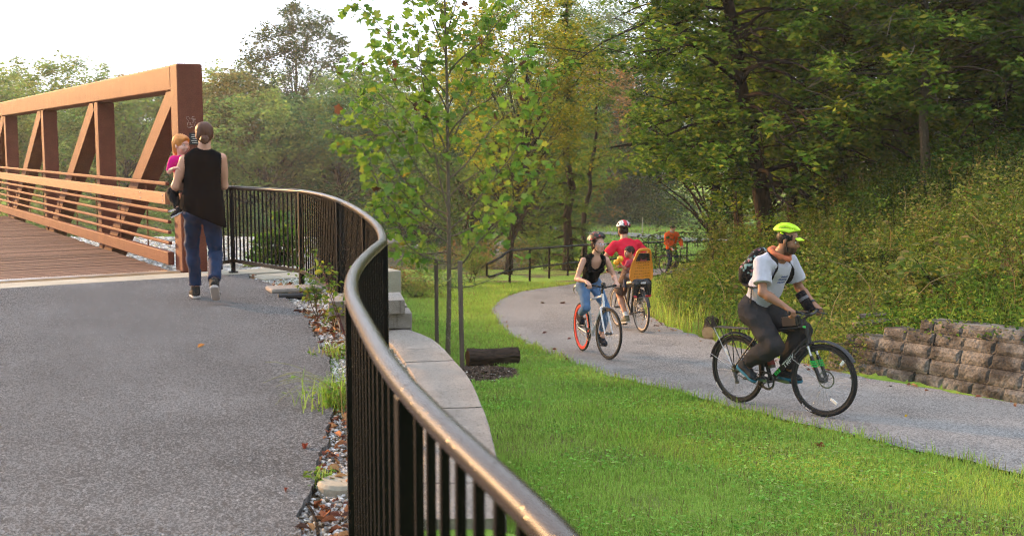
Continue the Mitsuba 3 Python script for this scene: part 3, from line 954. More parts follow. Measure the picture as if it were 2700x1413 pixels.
def tree(name, label, base, height, r0, lean=(0, 0), z0=.3, R=3.0, top=.5, limbs=22, rise=.35, sub=5, per=60, clump=.7, size=.12, pal='forest', bark='m_bark', seed=1, group=None, shape='4',
         flat=.4, droop=.4, front=None, low_fill=0, w=None, sag=.3, cat_='tree', wob=.15, umax=1.0, dome=0, canopy=0, clear=False):
    """A tree: trunk, limbs and a crown of leaf clumps on the limbs. z0: where the crown starts (share of height); R: reach of the limbs at their widest."""
    rng = np.random.default_rng(seed)
    base = np.asarray(base, float)
    n = 12
    tt = np.linspace(0, 1, n)
    wobble = np.cumsum(rng.normal(0, wob / n, (n, 2)), 0)
    path = base + np.stack([lean[0] * tt + wobble[:, 0] * height * .25, lean[1] * tt + wobble[:, 1] * height * .25, height * (.82 if dome else 1) * tt - .15 * (tt == 0)], 1)
    rad = r0 * (1 - .8 * tt ** .9) * (1 + .45 * np.exp(-tt * height / .35))
    wood = [tube(path, rad, 10)]
    cents, rads = [], []
    if dome:
        # a full crown: clumps near the surface of an uneven egg, each on its own limb from the trunk
        zc, rz = height * (z0 + 1) / 2, height * (1 - z0) / 2
        d = rng.normal(size=(dome, 3))
        d[:, 2] = d[:, 2] * .9 + .12
        d /= np.linalg.norm(d, axis=1, keepdims=True)
        lump = .72 + .62 * (meshkit.fbm(d * 1.7 + seed * 3.1, 3, seed))
        cen = d * (lump * rng.uniform(.45, 1.0, dome) ** .55)[:, None] * [R, R, rz]
        cen = cen + base + [lean[0] * .6, lean[1] * .6, zc]
        for q, p in enumerate(cen):
            cents.append(p); rads.append(clump * rng.uniform(.65, 1.3))
            if q % 3 == 0:
                u = np.clip((p[2] - base[2]) / height - .28, .12, .9)
                a = np.array([np.interp(u, tt, path[:, k_]) for k_ in range(3)])
                lr = max(.012, np.interp(u, tt, rad) * .35)
                wood.append(tube([a, lerp(a, p, .5) + rng.normal(0, .12, 3), p], [lr, lr * .6, lr * .2], 5, caps=False))
    for q in range(limbs):
        u = z0 + (umax - z0) * (q + rng.random()) / limbs
        a = np.array([np.interp(u, tt, path[:, k_]) for k_ in range(3)])
        az = q * 2.399 + rng.normal(0, .4)
        if front is not None and rng.random() < .6: az = front + rng.normal(0, .8)
        prof = math.sin(math.pi * min(1, max(0.02, ((u - z0) / (1 - z0)) ** top * .75 + .22)))
        ln = max(.25, R * prof * rng.uniform(.6, 1.2))
        c = limb_curve(rng, a, az, ln, ln * rise * rng.uniform(.2, 1.6), sag=ln * sag)
        lr = max(.008, np.interp(u, tt, rad) * .36)
        wood.append(tube(c, np.linspace(lr, lr * .22, len(c)), 5, caps=False))
        for s_ in range(sub):
            v_ = rng.uniform(.2, 1.05)
            p = np.array([np.interp(v_, np.linspace(0, 1, len(c)), c[:, k_]) for k_ in range(3)])
            off = rng.normal(0, .20 * ln, 3) * [1, 1, .6]
            if rng.random() < .45: wood.append(tube([p, p + off * .5 + [0, 0, .04], p + off], [lr * .3, lr * .2, lr * .08], 4, caps=False))
            cents.append(p + off)
            rads.append(clump * rng.uniform(.6, 1.25))
    cents, rads = np.array(cents), np.array(rads)
    if clear:
        # boughs part round the thick trunks in front of them
        keep = np.ones(len(cents), bool)
        for (bx, bz, lx, hh) in TRUNKS:
            xt = bx + lx * np.clip((cents[:, 2] - bz) / hh, 0, 1)
            keep &= ~((np.abs(cents[:, 0] - xt - (base[1] - 26) * .0) < .5) & (rng.random(len(cents)) < .88))
        keep &= ~((cents[:, 0] < .172 * cents[:, 1]) & (cents[:, 2] < .75))       # none hang low over the trail
        cents, rads = cents[keep], rads[keep]
    if low_fill:
        ex = base + rng.normal(0, 1, (low_fill, 3)) * [R * .5, R * .4, 0] + np.stack([rng.random(low_fill) * 0, rng.random(low_fill) * 0, rng.uniform(.1, z0 * height + .5, low_fill)], 1)
        cents, rads = np.vstack([cents, ex]), np.concatenate([rads, clump * rng.uniform(.7, 1.2, low_fill)])
    pos = in_clumps(rng, cents, rads, per, flat)
    v, f, c = leaves_at(rng, pos, size, pal, shape, 1.0, droop, w, .38)
    if canopy:
        # the closed roof of the wood, above what the picture shows
        q = base + [lean[0], lean[1], 0] + np.column_stack([rng.normal(0, R * .6, (canopy, 2)), rng.uniform(umax * height + .2, height * 1.08, canopy)])
        v, f, c = joinvfc([(v, f, c), leaves_at(rng, in_clumps(rng, q, 1.15, 42, .6), .34, pal, '4', 1.0, droop, w)])
    t = tag(number(name), label, cat_, group)
    obj('trunk', cat(wood), bark, t, smooth=True)
    obj('crown', (v, f), 'm_leaf', t, color=c, smooth=False, kind='stuff')
    return t


def bush(name, label, base, rx, rz, n_clump=30, per=50, size=.07, pal='brush', seed=1, clump=.25, group=None, shape='4', cat_='shrub', stems=9, dome=True, ry=None):
    rng = np.random.default_rng(seed)
    base = np.asarray(base, float)
    d = rng.normal(size=(n_clump, 3))
    d[:, 2] = np.abs(d[:, 2])
    d /= np.linalg.norm(d, axis=1, keepdims=True)
    cen = base + d * rng.uniform(.45, 1.0, (n_clump, 1)) * [rx, ry or rx * .8, rz]
    wood = []
    for q in range(stems):
        e = cen[q % n_clump]
        wood.append(tube([base + rng.normal(0, .08, 3) * [1, 1, 0] - [0, 0, .05], lerp(base, e, .5) + rng.normal(0, .05, 3), e], [.018, .012, .004], 5, caps=False))
    v, f, c = leaves_at(rng, in_clumps(rng, cen, clump * rng.uniform(.6, 1.3, n_clump), per, .6), size, pal, shape, .8, .5)
    t = tag(number(name), label, cat_, group)
    obj('stem', cat(wood), 'm_bark', t, smooth=True)
    obj('foliage', (v, f), 'm_leaf', t, color=c, smooth=False, kind='stuff')
    return t


G = lambda x, y, dz=0.0: V(x, y, float(ground_z(x, y)) + dz)
atx = lambda px, Y: (px - 1350) / F * Y        # lateral place of an image column at a distance (nearly level view)

# --- the far bank: hazy trees behind the bridge and the railing
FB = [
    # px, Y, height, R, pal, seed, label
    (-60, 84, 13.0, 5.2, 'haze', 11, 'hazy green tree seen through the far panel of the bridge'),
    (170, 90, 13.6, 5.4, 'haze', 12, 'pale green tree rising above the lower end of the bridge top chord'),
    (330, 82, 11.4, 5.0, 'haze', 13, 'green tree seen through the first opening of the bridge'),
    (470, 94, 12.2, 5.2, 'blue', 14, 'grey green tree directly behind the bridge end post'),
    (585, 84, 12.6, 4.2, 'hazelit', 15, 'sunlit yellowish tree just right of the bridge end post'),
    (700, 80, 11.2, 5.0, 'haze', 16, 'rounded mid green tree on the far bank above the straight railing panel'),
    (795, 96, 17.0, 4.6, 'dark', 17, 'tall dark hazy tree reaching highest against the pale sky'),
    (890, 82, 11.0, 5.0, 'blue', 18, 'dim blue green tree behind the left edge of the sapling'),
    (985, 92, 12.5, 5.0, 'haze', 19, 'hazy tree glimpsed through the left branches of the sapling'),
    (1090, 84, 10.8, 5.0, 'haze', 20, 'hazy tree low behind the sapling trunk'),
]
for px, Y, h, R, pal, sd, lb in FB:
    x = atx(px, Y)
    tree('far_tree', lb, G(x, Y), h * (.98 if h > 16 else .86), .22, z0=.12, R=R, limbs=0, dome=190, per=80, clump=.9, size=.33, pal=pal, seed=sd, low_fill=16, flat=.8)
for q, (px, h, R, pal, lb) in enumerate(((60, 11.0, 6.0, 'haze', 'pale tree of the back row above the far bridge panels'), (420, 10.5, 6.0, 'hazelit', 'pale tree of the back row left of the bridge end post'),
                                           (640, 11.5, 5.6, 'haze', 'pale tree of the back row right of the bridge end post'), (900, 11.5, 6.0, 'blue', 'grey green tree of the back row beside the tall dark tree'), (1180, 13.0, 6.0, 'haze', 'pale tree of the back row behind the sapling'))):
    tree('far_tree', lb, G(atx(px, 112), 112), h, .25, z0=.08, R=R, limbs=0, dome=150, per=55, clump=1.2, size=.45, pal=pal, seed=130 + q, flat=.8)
# low growth along the far bank and the near bank of the creek
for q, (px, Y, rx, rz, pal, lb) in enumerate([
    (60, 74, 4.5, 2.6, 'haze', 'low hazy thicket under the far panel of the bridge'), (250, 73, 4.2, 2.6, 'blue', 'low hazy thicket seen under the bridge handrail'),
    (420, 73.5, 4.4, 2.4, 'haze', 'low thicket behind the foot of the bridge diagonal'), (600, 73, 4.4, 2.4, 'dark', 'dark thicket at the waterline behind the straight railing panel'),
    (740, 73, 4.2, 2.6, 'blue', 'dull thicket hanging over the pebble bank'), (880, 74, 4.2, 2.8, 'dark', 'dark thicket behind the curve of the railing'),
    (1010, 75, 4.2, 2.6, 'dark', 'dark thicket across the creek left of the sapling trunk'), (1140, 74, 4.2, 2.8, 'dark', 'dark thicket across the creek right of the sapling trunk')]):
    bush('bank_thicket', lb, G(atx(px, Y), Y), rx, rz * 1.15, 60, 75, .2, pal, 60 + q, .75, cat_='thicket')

# --- trees on the near side: yellow tree, ivy trunk, mid wood
tree('yellow_tree', 'yellow leaved autumn tree behind the crown of the sapling', G(atx(1340, 40), 40), 10.2, .12, lean=(.6, 0), z0=.28, R=2.9, limbs=0, dome=210, per=85, clump=.55, size=.16, pal='yellow', seed=31, flat=.6)
tree('ivy_tree', 'leaning dark trunk wrapped in ivy left of the trail', G(atx(1492, 43), 43), 11.5, .19, lean=(.05, -.2), z0=.02, R=1.1, top=.2, limbs=44, rise=.1, sub=7, per=34, clump=.30, size=.11, pal='ivy', seed=32, shape='6', wob=.5)
tree('ivy_tree', 'slimmer ivy covered tree beside the thick ivy trunk', G(atx(1532, 46), 46), 8.6, .13, lean=(.75, 0), z0=.35, R=1.5, top=.5, limbs=22, rise=.5, sub=6, per=40, clump=.4, size=.12, pal='lit', seed=33, shape='6', wob=.5)
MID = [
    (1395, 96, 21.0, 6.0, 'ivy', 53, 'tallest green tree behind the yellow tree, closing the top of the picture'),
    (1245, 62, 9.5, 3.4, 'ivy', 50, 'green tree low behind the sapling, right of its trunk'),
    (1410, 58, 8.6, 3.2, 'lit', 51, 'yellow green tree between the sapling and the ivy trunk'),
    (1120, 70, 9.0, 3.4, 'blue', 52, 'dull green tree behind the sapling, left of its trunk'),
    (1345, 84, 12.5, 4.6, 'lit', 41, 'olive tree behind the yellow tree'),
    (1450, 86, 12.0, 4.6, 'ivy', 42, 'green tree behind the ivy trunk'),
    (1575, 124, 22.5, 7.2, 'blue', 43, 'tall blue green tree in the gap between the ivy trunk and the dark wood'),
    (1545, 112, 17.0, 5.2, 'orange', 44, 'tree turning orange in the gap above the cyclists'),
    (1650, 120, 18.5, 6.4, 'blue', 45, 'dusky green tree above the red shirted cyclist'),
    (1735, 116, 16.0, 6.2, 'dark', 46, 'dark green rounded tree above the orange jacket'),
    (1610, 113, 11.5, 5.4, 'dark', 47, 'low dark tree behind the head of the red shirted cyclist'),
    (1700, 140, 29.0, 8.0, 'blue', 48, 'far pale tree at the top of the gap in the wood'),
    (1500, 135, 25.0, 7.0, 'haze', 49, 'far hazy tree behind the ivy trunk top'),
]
for px, Y, h, R, pal, sd, lb in MID:
    tree('wood_tree', lb, G(atx(px, Y), Y), h, .22, z0=.1, R=R, limbs=0, dome=170, per=84, clump=R * .22, size=.24 if Y < 100 else .37, pal=pal, seed=sd, low_fill=14, flat=.7)

# --- the dark wood on the right
DW = [
    # px of foot, Y, height, lean x, r, z0, R, pal, label
    (2045, 24.5, 10.5, -2.25, .21, .16, 3.3, 'forest', 'thick dark leaning trunk behind the green helmet with layered leafy boughs'),
    (2092, 27, 10.0, -.5, .135, .2, 2.8, 'forest', 'slender dark tree just right of the leaning trunk'),
    (2215, 28, 10.5, -.3, .16, .16, 3.2, 'lit', 'straight dark tree above the block wall'),
    (2440, 22, 9.5, -.35, .10, .22, 2.9, 'lit', 'slim pale trunked tree near the right edge of the wood'),
    (2560, 25, 10.5, .2, .19, .16, 3.2, 'forest', 'dark tree right of the pale trunked tree'),
    (2680, 22, 9.5, .2, .15, .16, 3.0, 'forest', 'dark tree at the far right of the wood'),
    (1950, 31, 9.5, -.6, .14, .22, 2.4, 'forest', 'leafy tree at the left end of the dark wood'),
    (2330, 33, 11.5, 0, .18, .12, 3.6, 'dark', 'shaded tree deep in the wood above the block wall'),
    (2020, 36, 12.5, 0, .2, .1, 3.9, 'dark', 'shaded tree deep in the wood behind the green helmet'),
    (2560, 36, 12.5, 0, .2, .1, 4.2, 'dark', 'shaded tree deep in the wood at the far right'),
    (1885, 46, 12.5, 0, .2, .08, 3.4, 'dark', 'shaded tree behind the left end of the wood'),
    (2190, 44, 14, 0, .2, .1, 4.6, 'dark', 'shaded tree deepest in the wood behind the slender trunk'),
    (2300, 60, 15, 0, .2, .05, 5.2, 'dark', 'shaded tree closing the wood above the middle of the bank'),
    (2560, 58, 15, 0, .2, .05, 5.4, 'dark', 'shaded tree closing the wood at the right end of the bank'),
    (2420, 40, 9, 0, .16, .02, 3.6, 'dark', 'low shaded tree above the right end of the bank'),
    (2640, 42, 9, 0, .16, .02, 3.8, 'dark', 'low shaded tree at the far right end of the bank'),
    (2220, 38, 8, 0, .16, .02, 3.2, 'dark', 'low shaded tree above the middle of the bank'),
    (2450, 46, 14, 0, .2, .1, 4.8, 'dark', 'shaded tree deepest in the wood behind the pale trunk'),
]
TRUNKS = [(atx(px, Y), float(ground_z(atx(px, Y), Y)), ln, h) for px, Y, h, ln, r, z0, R, pal, lb in DW[:3]]
for q, (px, Y, h, ln, r, z0, R, pal, lb) in enumerate(DW):
    near = Y < 32
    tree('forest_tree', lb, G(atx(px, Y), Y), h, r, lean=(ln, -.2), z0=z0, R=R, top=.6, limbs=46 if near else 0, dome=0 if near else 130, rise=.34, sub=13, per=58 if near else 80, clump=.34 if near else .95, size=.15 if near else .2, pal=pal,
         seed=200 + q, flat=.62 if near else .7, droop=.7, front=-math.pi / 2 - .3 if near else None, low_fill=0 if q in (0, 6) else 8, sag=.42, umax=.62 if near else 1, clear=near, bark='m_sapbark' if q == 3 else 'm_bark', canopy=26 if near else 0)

# understory
US = [
    (1888, 27.5, .6, 2.0, 30, .075, 'forest', 'leafy bush hanging in front of the orange jacket'),
    (1935, 24.5, .75, 1.7, 34, .07, 'brush', 'pale leaved bush at the left end of the weeds'),
    (1700, 36.5, .5, .8, 22, .07, 'fresh', 'small bright shrub beside the bicycle of the person in orange'),
    (1560, 50, 1.6, .9, 40, .09, 'ivy', 'green shrub behind the trail handrail under the wood'),
    (1650, 50, 1.8, .6, 36, .09, 'ivy', 'low green shrub behind the red shirted cyclist'),
    (1440, 45, 1.6, 1.7, 40, .09, 'ivy', 'shrub at the foot of the ivy trunk'),
    (1330, 45, 1.7, 1.5, 40, .08, 'rust', 'brownish thicket behind the start of the trail handrail'),
    (1235, 44, 1.7, 1.4, 36, .08, 'rust', 'reddish brown thicket right of the sapling trunk'),
    (1240, 34, 1.05, .95, 34, .06, 'brush', 'round green shrub left of the trail handrail end'),
    (1130, 31, 1.5, .78, 44, .06, 'blue', 'broad low shrub behind the stakes'),
    (1090, 27, 1.0, .55, 36, .055, 'brush', 'low pale shrub left of the left stake'),
    (1040, 30, 1.1, .85, 36, .06, 'rust', 'goldenrod like shrub beside the end of the railing'),
    (1110, 40, .8, 1.5, 28, .08, 'fresh', 'bright green upright shrub by the water left of the trunk'),
    (1250, 40, .6, 1.8, 26, .08, 'fresh', 'bright green upright shrub right of the trunk'),
    (1010, 20, .8, .5, 30, .05, 'brush', 'low weedy shrub behind the stepped end of the stone wall'),
    (740, 17.2, .42, .95, 26, .11, 'fresh', 'bright leafy young plant behind the straight railing panel'),
    (2040, 22.0, 1.2, 1.25, 44, .075, 'forest', 'green shrub below the leaning trunk'),
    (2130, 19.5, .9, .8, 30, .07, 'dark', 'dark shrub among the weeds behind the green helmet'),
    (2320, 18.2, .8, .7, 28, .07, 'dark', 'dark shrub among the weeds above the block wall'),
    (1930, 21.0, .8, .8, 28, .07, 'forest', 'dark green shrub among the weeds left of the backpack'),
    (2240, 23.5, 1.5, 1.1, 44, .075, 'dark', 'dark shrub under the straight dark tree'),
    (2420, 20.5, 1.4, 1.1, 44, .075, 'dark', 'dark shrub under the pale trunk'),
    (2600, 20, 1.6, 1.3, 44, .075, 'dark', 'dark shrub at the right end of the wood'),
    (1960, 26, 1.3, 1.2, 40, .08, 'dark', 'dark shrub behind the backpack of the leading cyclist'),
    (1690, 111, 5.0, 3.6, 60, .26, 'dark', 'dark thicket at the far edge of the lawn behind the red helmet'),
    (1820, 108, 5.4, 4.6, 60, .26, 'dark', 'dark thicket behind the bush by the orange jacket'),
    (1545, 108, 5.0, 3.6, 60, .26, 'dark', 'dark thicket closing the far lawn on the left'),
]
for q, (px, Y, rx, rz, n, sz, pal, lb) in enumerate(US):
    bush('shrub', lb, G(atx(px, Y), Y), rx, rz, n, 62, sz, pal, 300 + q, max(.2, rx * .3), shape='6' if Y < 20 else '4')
# broad leaved shrub over the block wall
bush('shrub', 'broad leaved shrub growing over the block wall at the right', G(5.75, 14.9, .1), .85, 1.15, 34, 26, .13, 'brush', 340, .26, shape='6')

# --- weeds of the bank
rng = np.random.default_rng(77)
parts = []
N = 4200
wx, wy = rng.uniform(.15, 11.5, N), rng.uniform(9.5, 31, N)
X = far_x(wy) + wx * rng.random(N) ** .35
ok = (X - far_x(wy) > .28 + .25 * rng.random(N)) & ~((wy < 14.8) & (X - far_x(wy) < .75)) & (np.abs(X / wy) < .68)
X, wy = X[ok], wy[ok]
wz = ground_z(X, wy)
tall = rng.uniform(.3, 1.15, len(X)) * (.6 + .9 * meshkit.fbm(np.stack([X * 1.1, wy * 1.1, X * 0 + 3], -1), 3, 9)) * (0.55 + .45 * sstep(.3, 2.2, X - far_x(wy)))
kindw = meshkit.fbm(np.stack([X * .7, wy * .7, X * 0], -1), 3, 21) + rng.normal(0, .06, len(X))
for pal, lo, hi in (('brush', .53, 2), ('forest', .44, .53), ('ivy', -1, .44)):
    s = (kindw >= lo) & (kindw < hi)
    n = int(s.sum())
    if not n: continue
    per = 60
    tpos = rng.random((n, per)) ** .7
    lean = rng.normal(0, .16, (n, 1, 2)) + rng.normal(0, .04, (n, per, 2))
    sp = rng.normal(0, .085, (n, per, 2)) * (1.15 - .75 * tpos[..., None])
    hh = tall[s][:, None]
    pos = np.stack([X[s][:, None] + lean[..., 0] * tpos + sp[..., 0], wy[s][:, None] + lean[..., 1] * tpos + sp[..., 1], wz[s][:, None] + hh * tpos * (1 - .1 * tpos)], -1).reshape(-1, 3)
    parts.append(leaves_at(rng, pos, .062, pal, '4', .6, .6, spread=.42))
# stems
n = len(X)
B = np.stack([X, wy, wz], 1)
tip = B + np.stack([rng.normal(0, .16, n), rng.normal(0, .16, n), tall * 1.08], 1)
vs, fs, cs = [], [], []
sd_ = np.array([[.004, 0, 0], [-.002, .0035, 0], [-.002, -.0035, 0]])
v = np.concatenate([B[:, None] + sd_, tip[:, None] + sd_ * .4], 1).reshape(-1, 3)
f = (np.array([[0, 1, 4], [0, 4, 3], [1, 2, 5], [1, 5, 4], [2, 0, 3], [2, 3, 5]])[None] + (np.arange(n) * 6)[:, None, None]).reshape(-1, 3)
c = np.repeat(np.where(rng.random((n, 1)) < .15, [[.10, .045, .03]], [[.10, .14, .03]]), 6, 0)
parts.append((v, f, c))
# brown seed heads on some
s = rng.random(n) < .07
per = 26
pos = (np.repeat(tip[s], per, 0) + rng.normal(0, 1, (s.sum() * per, 3)) * [.025, .025, .10])
parts.append(leaves_at(rng, pos, .028, 'rust', '4', .3, .6))
# long grass blades mixed in


def blades(rng, pos, h, w, cols, bend=.5):
    n = len(pos)
    a = rng.uniform(0, 2 * np.pi, n)
    dirv = np.stack([np.cos(a), np.sin(a), a * 0], 1)
    side = np.stack([-np.sin(a), np.cos(a), a * 0], 1)
    b = rng.uniform(.1, 1, n)[:, None] * bend
    up_ = np.array([0, 0, 1.0])
    p0, pm, pt = pos, pos + up_ * (h * .55)[:, None] + dirv * (h[:, None] * b * .25), pos + up_ * (h * (1 - .25 * b[:, 0]))[:, None] + dirv * (h[:, None] * b * .8)
    v = np.stack([p0 - side * w[:, None], p0 + side * w[:, None], pm - side * (w * .8)[:, None], pm + side * (w * .8)[:, None], pt], 1).reshape(-1, 3)
    f = (np.array([[0, 1, 3], [0, 3, 2], [2, 3, 4]])[None] + (np.arange(n) * 5)[:, None, None]).reshape(-1, 3)
    return v, f, np.repeat(cols, 5, 0)


def thin_blades(rng, pos, h, w, cols, bend=.5):
    n = len(pos)
    a = rng.uniform(0, 2 * np.pi, n)
    d = np.stack([np.cos(a), np.sin(a), a * 0], 1)
    s_ = np.stack([-np.sin(a), np.cos(a), a * 0], 1)
    tip = pos + d * (h * bend * rng.random(n))[:, None] + np.array([0, 0, 1.0]) * (h * .8)[:, None]
    v = np.stack([pos - s_ * w[:, None], pos + s_ * w[:, None], tip], 1).reshape(-1, 3)
    return v, np.arange(3 * n).reshape(-1, 3), np.repeat(cols, 3, 0)


def grass_cols(rng, pos, n, dry=.1):
    g = meshkit.fbm(np.asarray(pos) * [.8, .8, 0], 3, 31)[:, None]
    c = lerp(np.array([.225, .40, .06]), np.array([.40, .54, .115]), np.clip(g * 1.6 - .3 + rng.normal(0, .18, (n, 1)), 0, 1))
    d = rng.random((n, 1)) < dry
    return np.where(d, np.array([.26, .22, .09]), c) * rng.uniform(.75, 1.25, (n, 1))


n = 16000
gx_, gy_ = rng.uniform(.12, 9, n), rng.uniform(9.5, 30, n)
gxx = far_x(gy_) + gx_ * rng.random(n) ** .6
ok = (gxx - far_x(gy_) > .1) & ~((gy_ < 14.6) & (gxx - far_x(gy_) < .65)) & (np.abs(gxx / gy_) < .68)
p = np.stack([gxx[ok], gy_[ok], ground_z(gxx[ok], gy_[ok])], 1)
parts.append(blades(rng, p, rng.uniform(.12, .6, len(p)), np.full(len(p), .005), grass_cols(rng, p, len(p), .25), .7))
# larger leaved plants, and pale arching stalks
n = 260
ly = rng.uniform(11, 26, n)
lx = far_x(ly) + .5 + 6 * rng.random(n) ** 1.2
ok = ~((ly < 14.8) & (lx - far_x(ly) < .8)) & (np.abs(lx / ly) < .62)
lx, ly = lx[ok], ly[ok]
lh = rng.uniform(.35, .95, len(lx))
p = np.repeat(np.stack([lx, ly, ground_z(lx, ly)], 1), 15, 0)
u_ = rng.random((len(p), 1)) ** .6
p = p + np.concatenate([rng.normal(0, .12, (len(p), 2)) * (1.1 - .6 * u_), np.repeat(lh, 15)[:, None] * u_], 1)
parts.append(leaves_at(rng, p, .115, 'brush', '6', .8, .6, spread=.35))
stv = []
for q in range(70):
    y_ = rng.uniform(12, 24)
    x_ = far_x(y_) + .6 + rng.random() * 4.5
    b_ = G(x_, y_)
    az, l_ = rng.uniform(0, 6.28), rng.uniform(.5, 1.15)
    m = tube(curve([b_, b_ + V(math.cos(az) * l_ * .15, math.sin(az) * l_ * .15, l_ * .7), b_ + V(math.cos(az) * l_ * .55, math.sin(az) * l_ * .55, l_ * .85)], 7), np.linspace(.006, .003, 7), 4, caps=False)
    stv.append((np.asarray(m.vertices), np.asarray(m.faces), np.tile([.42, .34, .20] if q % 3 else [.12, .06, .04], (len(m.vertices), 1))))
parts += stv
n = 2600
sw = np.concatenate([rng.uniform(-.7, .25, n // 2), rng.uniform(-.3, 4.5, n - n // 2)])
g_ = w0[None, :2] + wd[None, :2] * sw[:, None]
out_ = np.where(np.arange(n) < n // 2, rng.uniform(-.25, .22, n), rng.uniform(-.35, -.02, n))
zz_ = np.where(np.arange(n) < n // 2, rng.uniform(0, .62, n), rng.uniform(.45, .78, n) + .05 * np.maximum(sw, 0))
p = np.column_stack([g_ + wn[None, :2] * out_[:, None], trail(g_[:, 1]) + zz_])
parts.append(leaves_at(rng, p[: n // 2], .05, 'brush', '4', .5, .6, spread=.4))
parts.append(leaves_at(rng, p[n // 2:], .055, 'forest', '4', .5, .6, spread=.4))
v, f, c = joinvfc(parts)
tag(obj('weeds', (v, f), 'm_leaf', color=c, smooth=False), 'tangle of tall green and straw coloured weeds on the bank right of the trail', 'weeds', None, 'stuff')

# --- lawn
rng = np.random.default_rng(5)
mulch_c = on_trail(1285, 985)[:2] + V(-.05, .1)


def lawn_points(rng, n, y0, y1, power):
    y = y0 + (y1 - y0) * rng.random(n) ** power
    x0 = np.where(y < 9.4, wall_x(y) + .015, np.where(y < 14, rail_x(y) + .35, -.17 * y + .6))
    x1 = np.interp(y, ne[:, 1], ne[:, 0])
    x0 = np.maximum(x0, -.13 * y)
    x = x0 + (x1 - x0) * rng.random(n)
    e = ((x - mulch_c[0]) / .45) ** 2 + ((y - mulch_c[1]) / .75) ** 2
    ok = (x1 > x0) & (e > .8 + .6 * rng.random(n)) & (x / y < .5) & (x < x1 + .05)
    return x[ok], y[ok]


lawn = []
for y0, y1, n, hmin, hmax, w, pw in ((4.4, 9.5, 85000, .022, .075, .0028, 1.0), (9.5, 16, 70000, .028, .085, .0042, 1.1), (16, 34, 66000, .05, .12, .0065, 1.1)):
    x, y = lawn_points(rng, n, y0, y1, pw)
    p = np.stack([x, y, ground_z(x, y)], 1)
    tuft = meshkit.fbm(np.stack([x * 2.2, y * 2.2, x * 0], -1), 3, 12)
    h = rng.uniform(hmin, hmax, len(x)) * (.45 + 1.1 * tuft)
    lawn.append(blades(rng, p, h, np.full(len(x), w) * rng.uniform(.7, 1.3, len(x)), grass_cols(rng, p, len(x)), .75))
# blades leaning over the edges of the trail and along the wall
t_ = rng.integers(0, len(ne), 9000)
ok = (ne[t_, 1] > 5.5) & (ne[t_, 1] < 36)
p = np.column_stack([ne[t_][ok] + rng.normal(0, .05, (ok.sum(), 2)) - [.03, 0], np.zeros(ok.sum())])
p[:, 2] = ground_z(p[:, 0], p[:, 1])
lawn.append(blades(rng, p, rng.uniform(.06, .17, len(p)), np.full(len(p), .0035), grass_cols(rng, p, len(p), .15), .8))
t_ = rng.integers(0, len(fe), 9000)
ok = (fe[t_, 1] > 14.4) & (fe[t_, 1] < 36)
p = np.column_stack([fe[t_][ok] + np.abs(rng.normal(0, .22, (ok.sum(), 1))) * [1, .2], np.zeros(ok.sum())])
p[:, 2] = ground_z(p[:, 0], p[:, 1])
lawn.append(blades(rng, p, rng.uniform(.08, .28, len(p)), np.full(len(p), .005), grass_cols(rng, p, len(p), .15), .8))
# broad small leaves of clover and weeds in the lawn
x, y = lawn_points(rng, 60000, 4.6, 22, 1.2)
k_ = meshkit.fbm(np.stack([x * 1.5, y * 1.5, x * 0], -1), 3, 44) > .36 + .2 * rng.random(len(x))
x, y = x[k_], y[k_]
p = np.stack([x, y, ground_z(x, y) + rng.uniform(.015, .06, len(x))], 1)
lawn.append(leaves_at(rng, p, .036, 'clover', '4', 2.2, .2, spread=.35))
# verge right of the handrail and the far lawn
n = 16000
y = rng.uniform(44, 114, n)
x = rng.uniform(1.5, 9, n) * y / 45
p = np.stack([x, y, ground_z(x, y)], 1)
lawn.append(blades(rng, p, rng.uniform(.12, .3, n), np.full(n, .035), grass_cols(rng, p, n), .6))
v, f, c = joinvfc(lawn)
tag(obj('grass', (v, f), 'm_grass', color=c, smooth=False), 'bright green lawn grass between the stone wall and the trail', 'grass', None, 'stuff')

# the wood goes on behind the viewpoint
for q, (x, y, h) in enumerate(((-15, -13, 15), (-7, -17, 17), (2, -16, 16), (9, -13, 15), (15, -7, 15), (18, 2, 13), (-22, -6, 14))):
    tree('surrounding_tree', 'leafy tree of the wood that goes on behind the viewpoint', V(x, y, -.2 if x < 3 else 1.0), h, .2, z0=.08, R=4.6, limbs=0, dome=90, per=60, clump=1.3, size=.42, pal='forest', seed=500 + q, low_fill=14, flat=.8, group='trees behind the viewpoint')
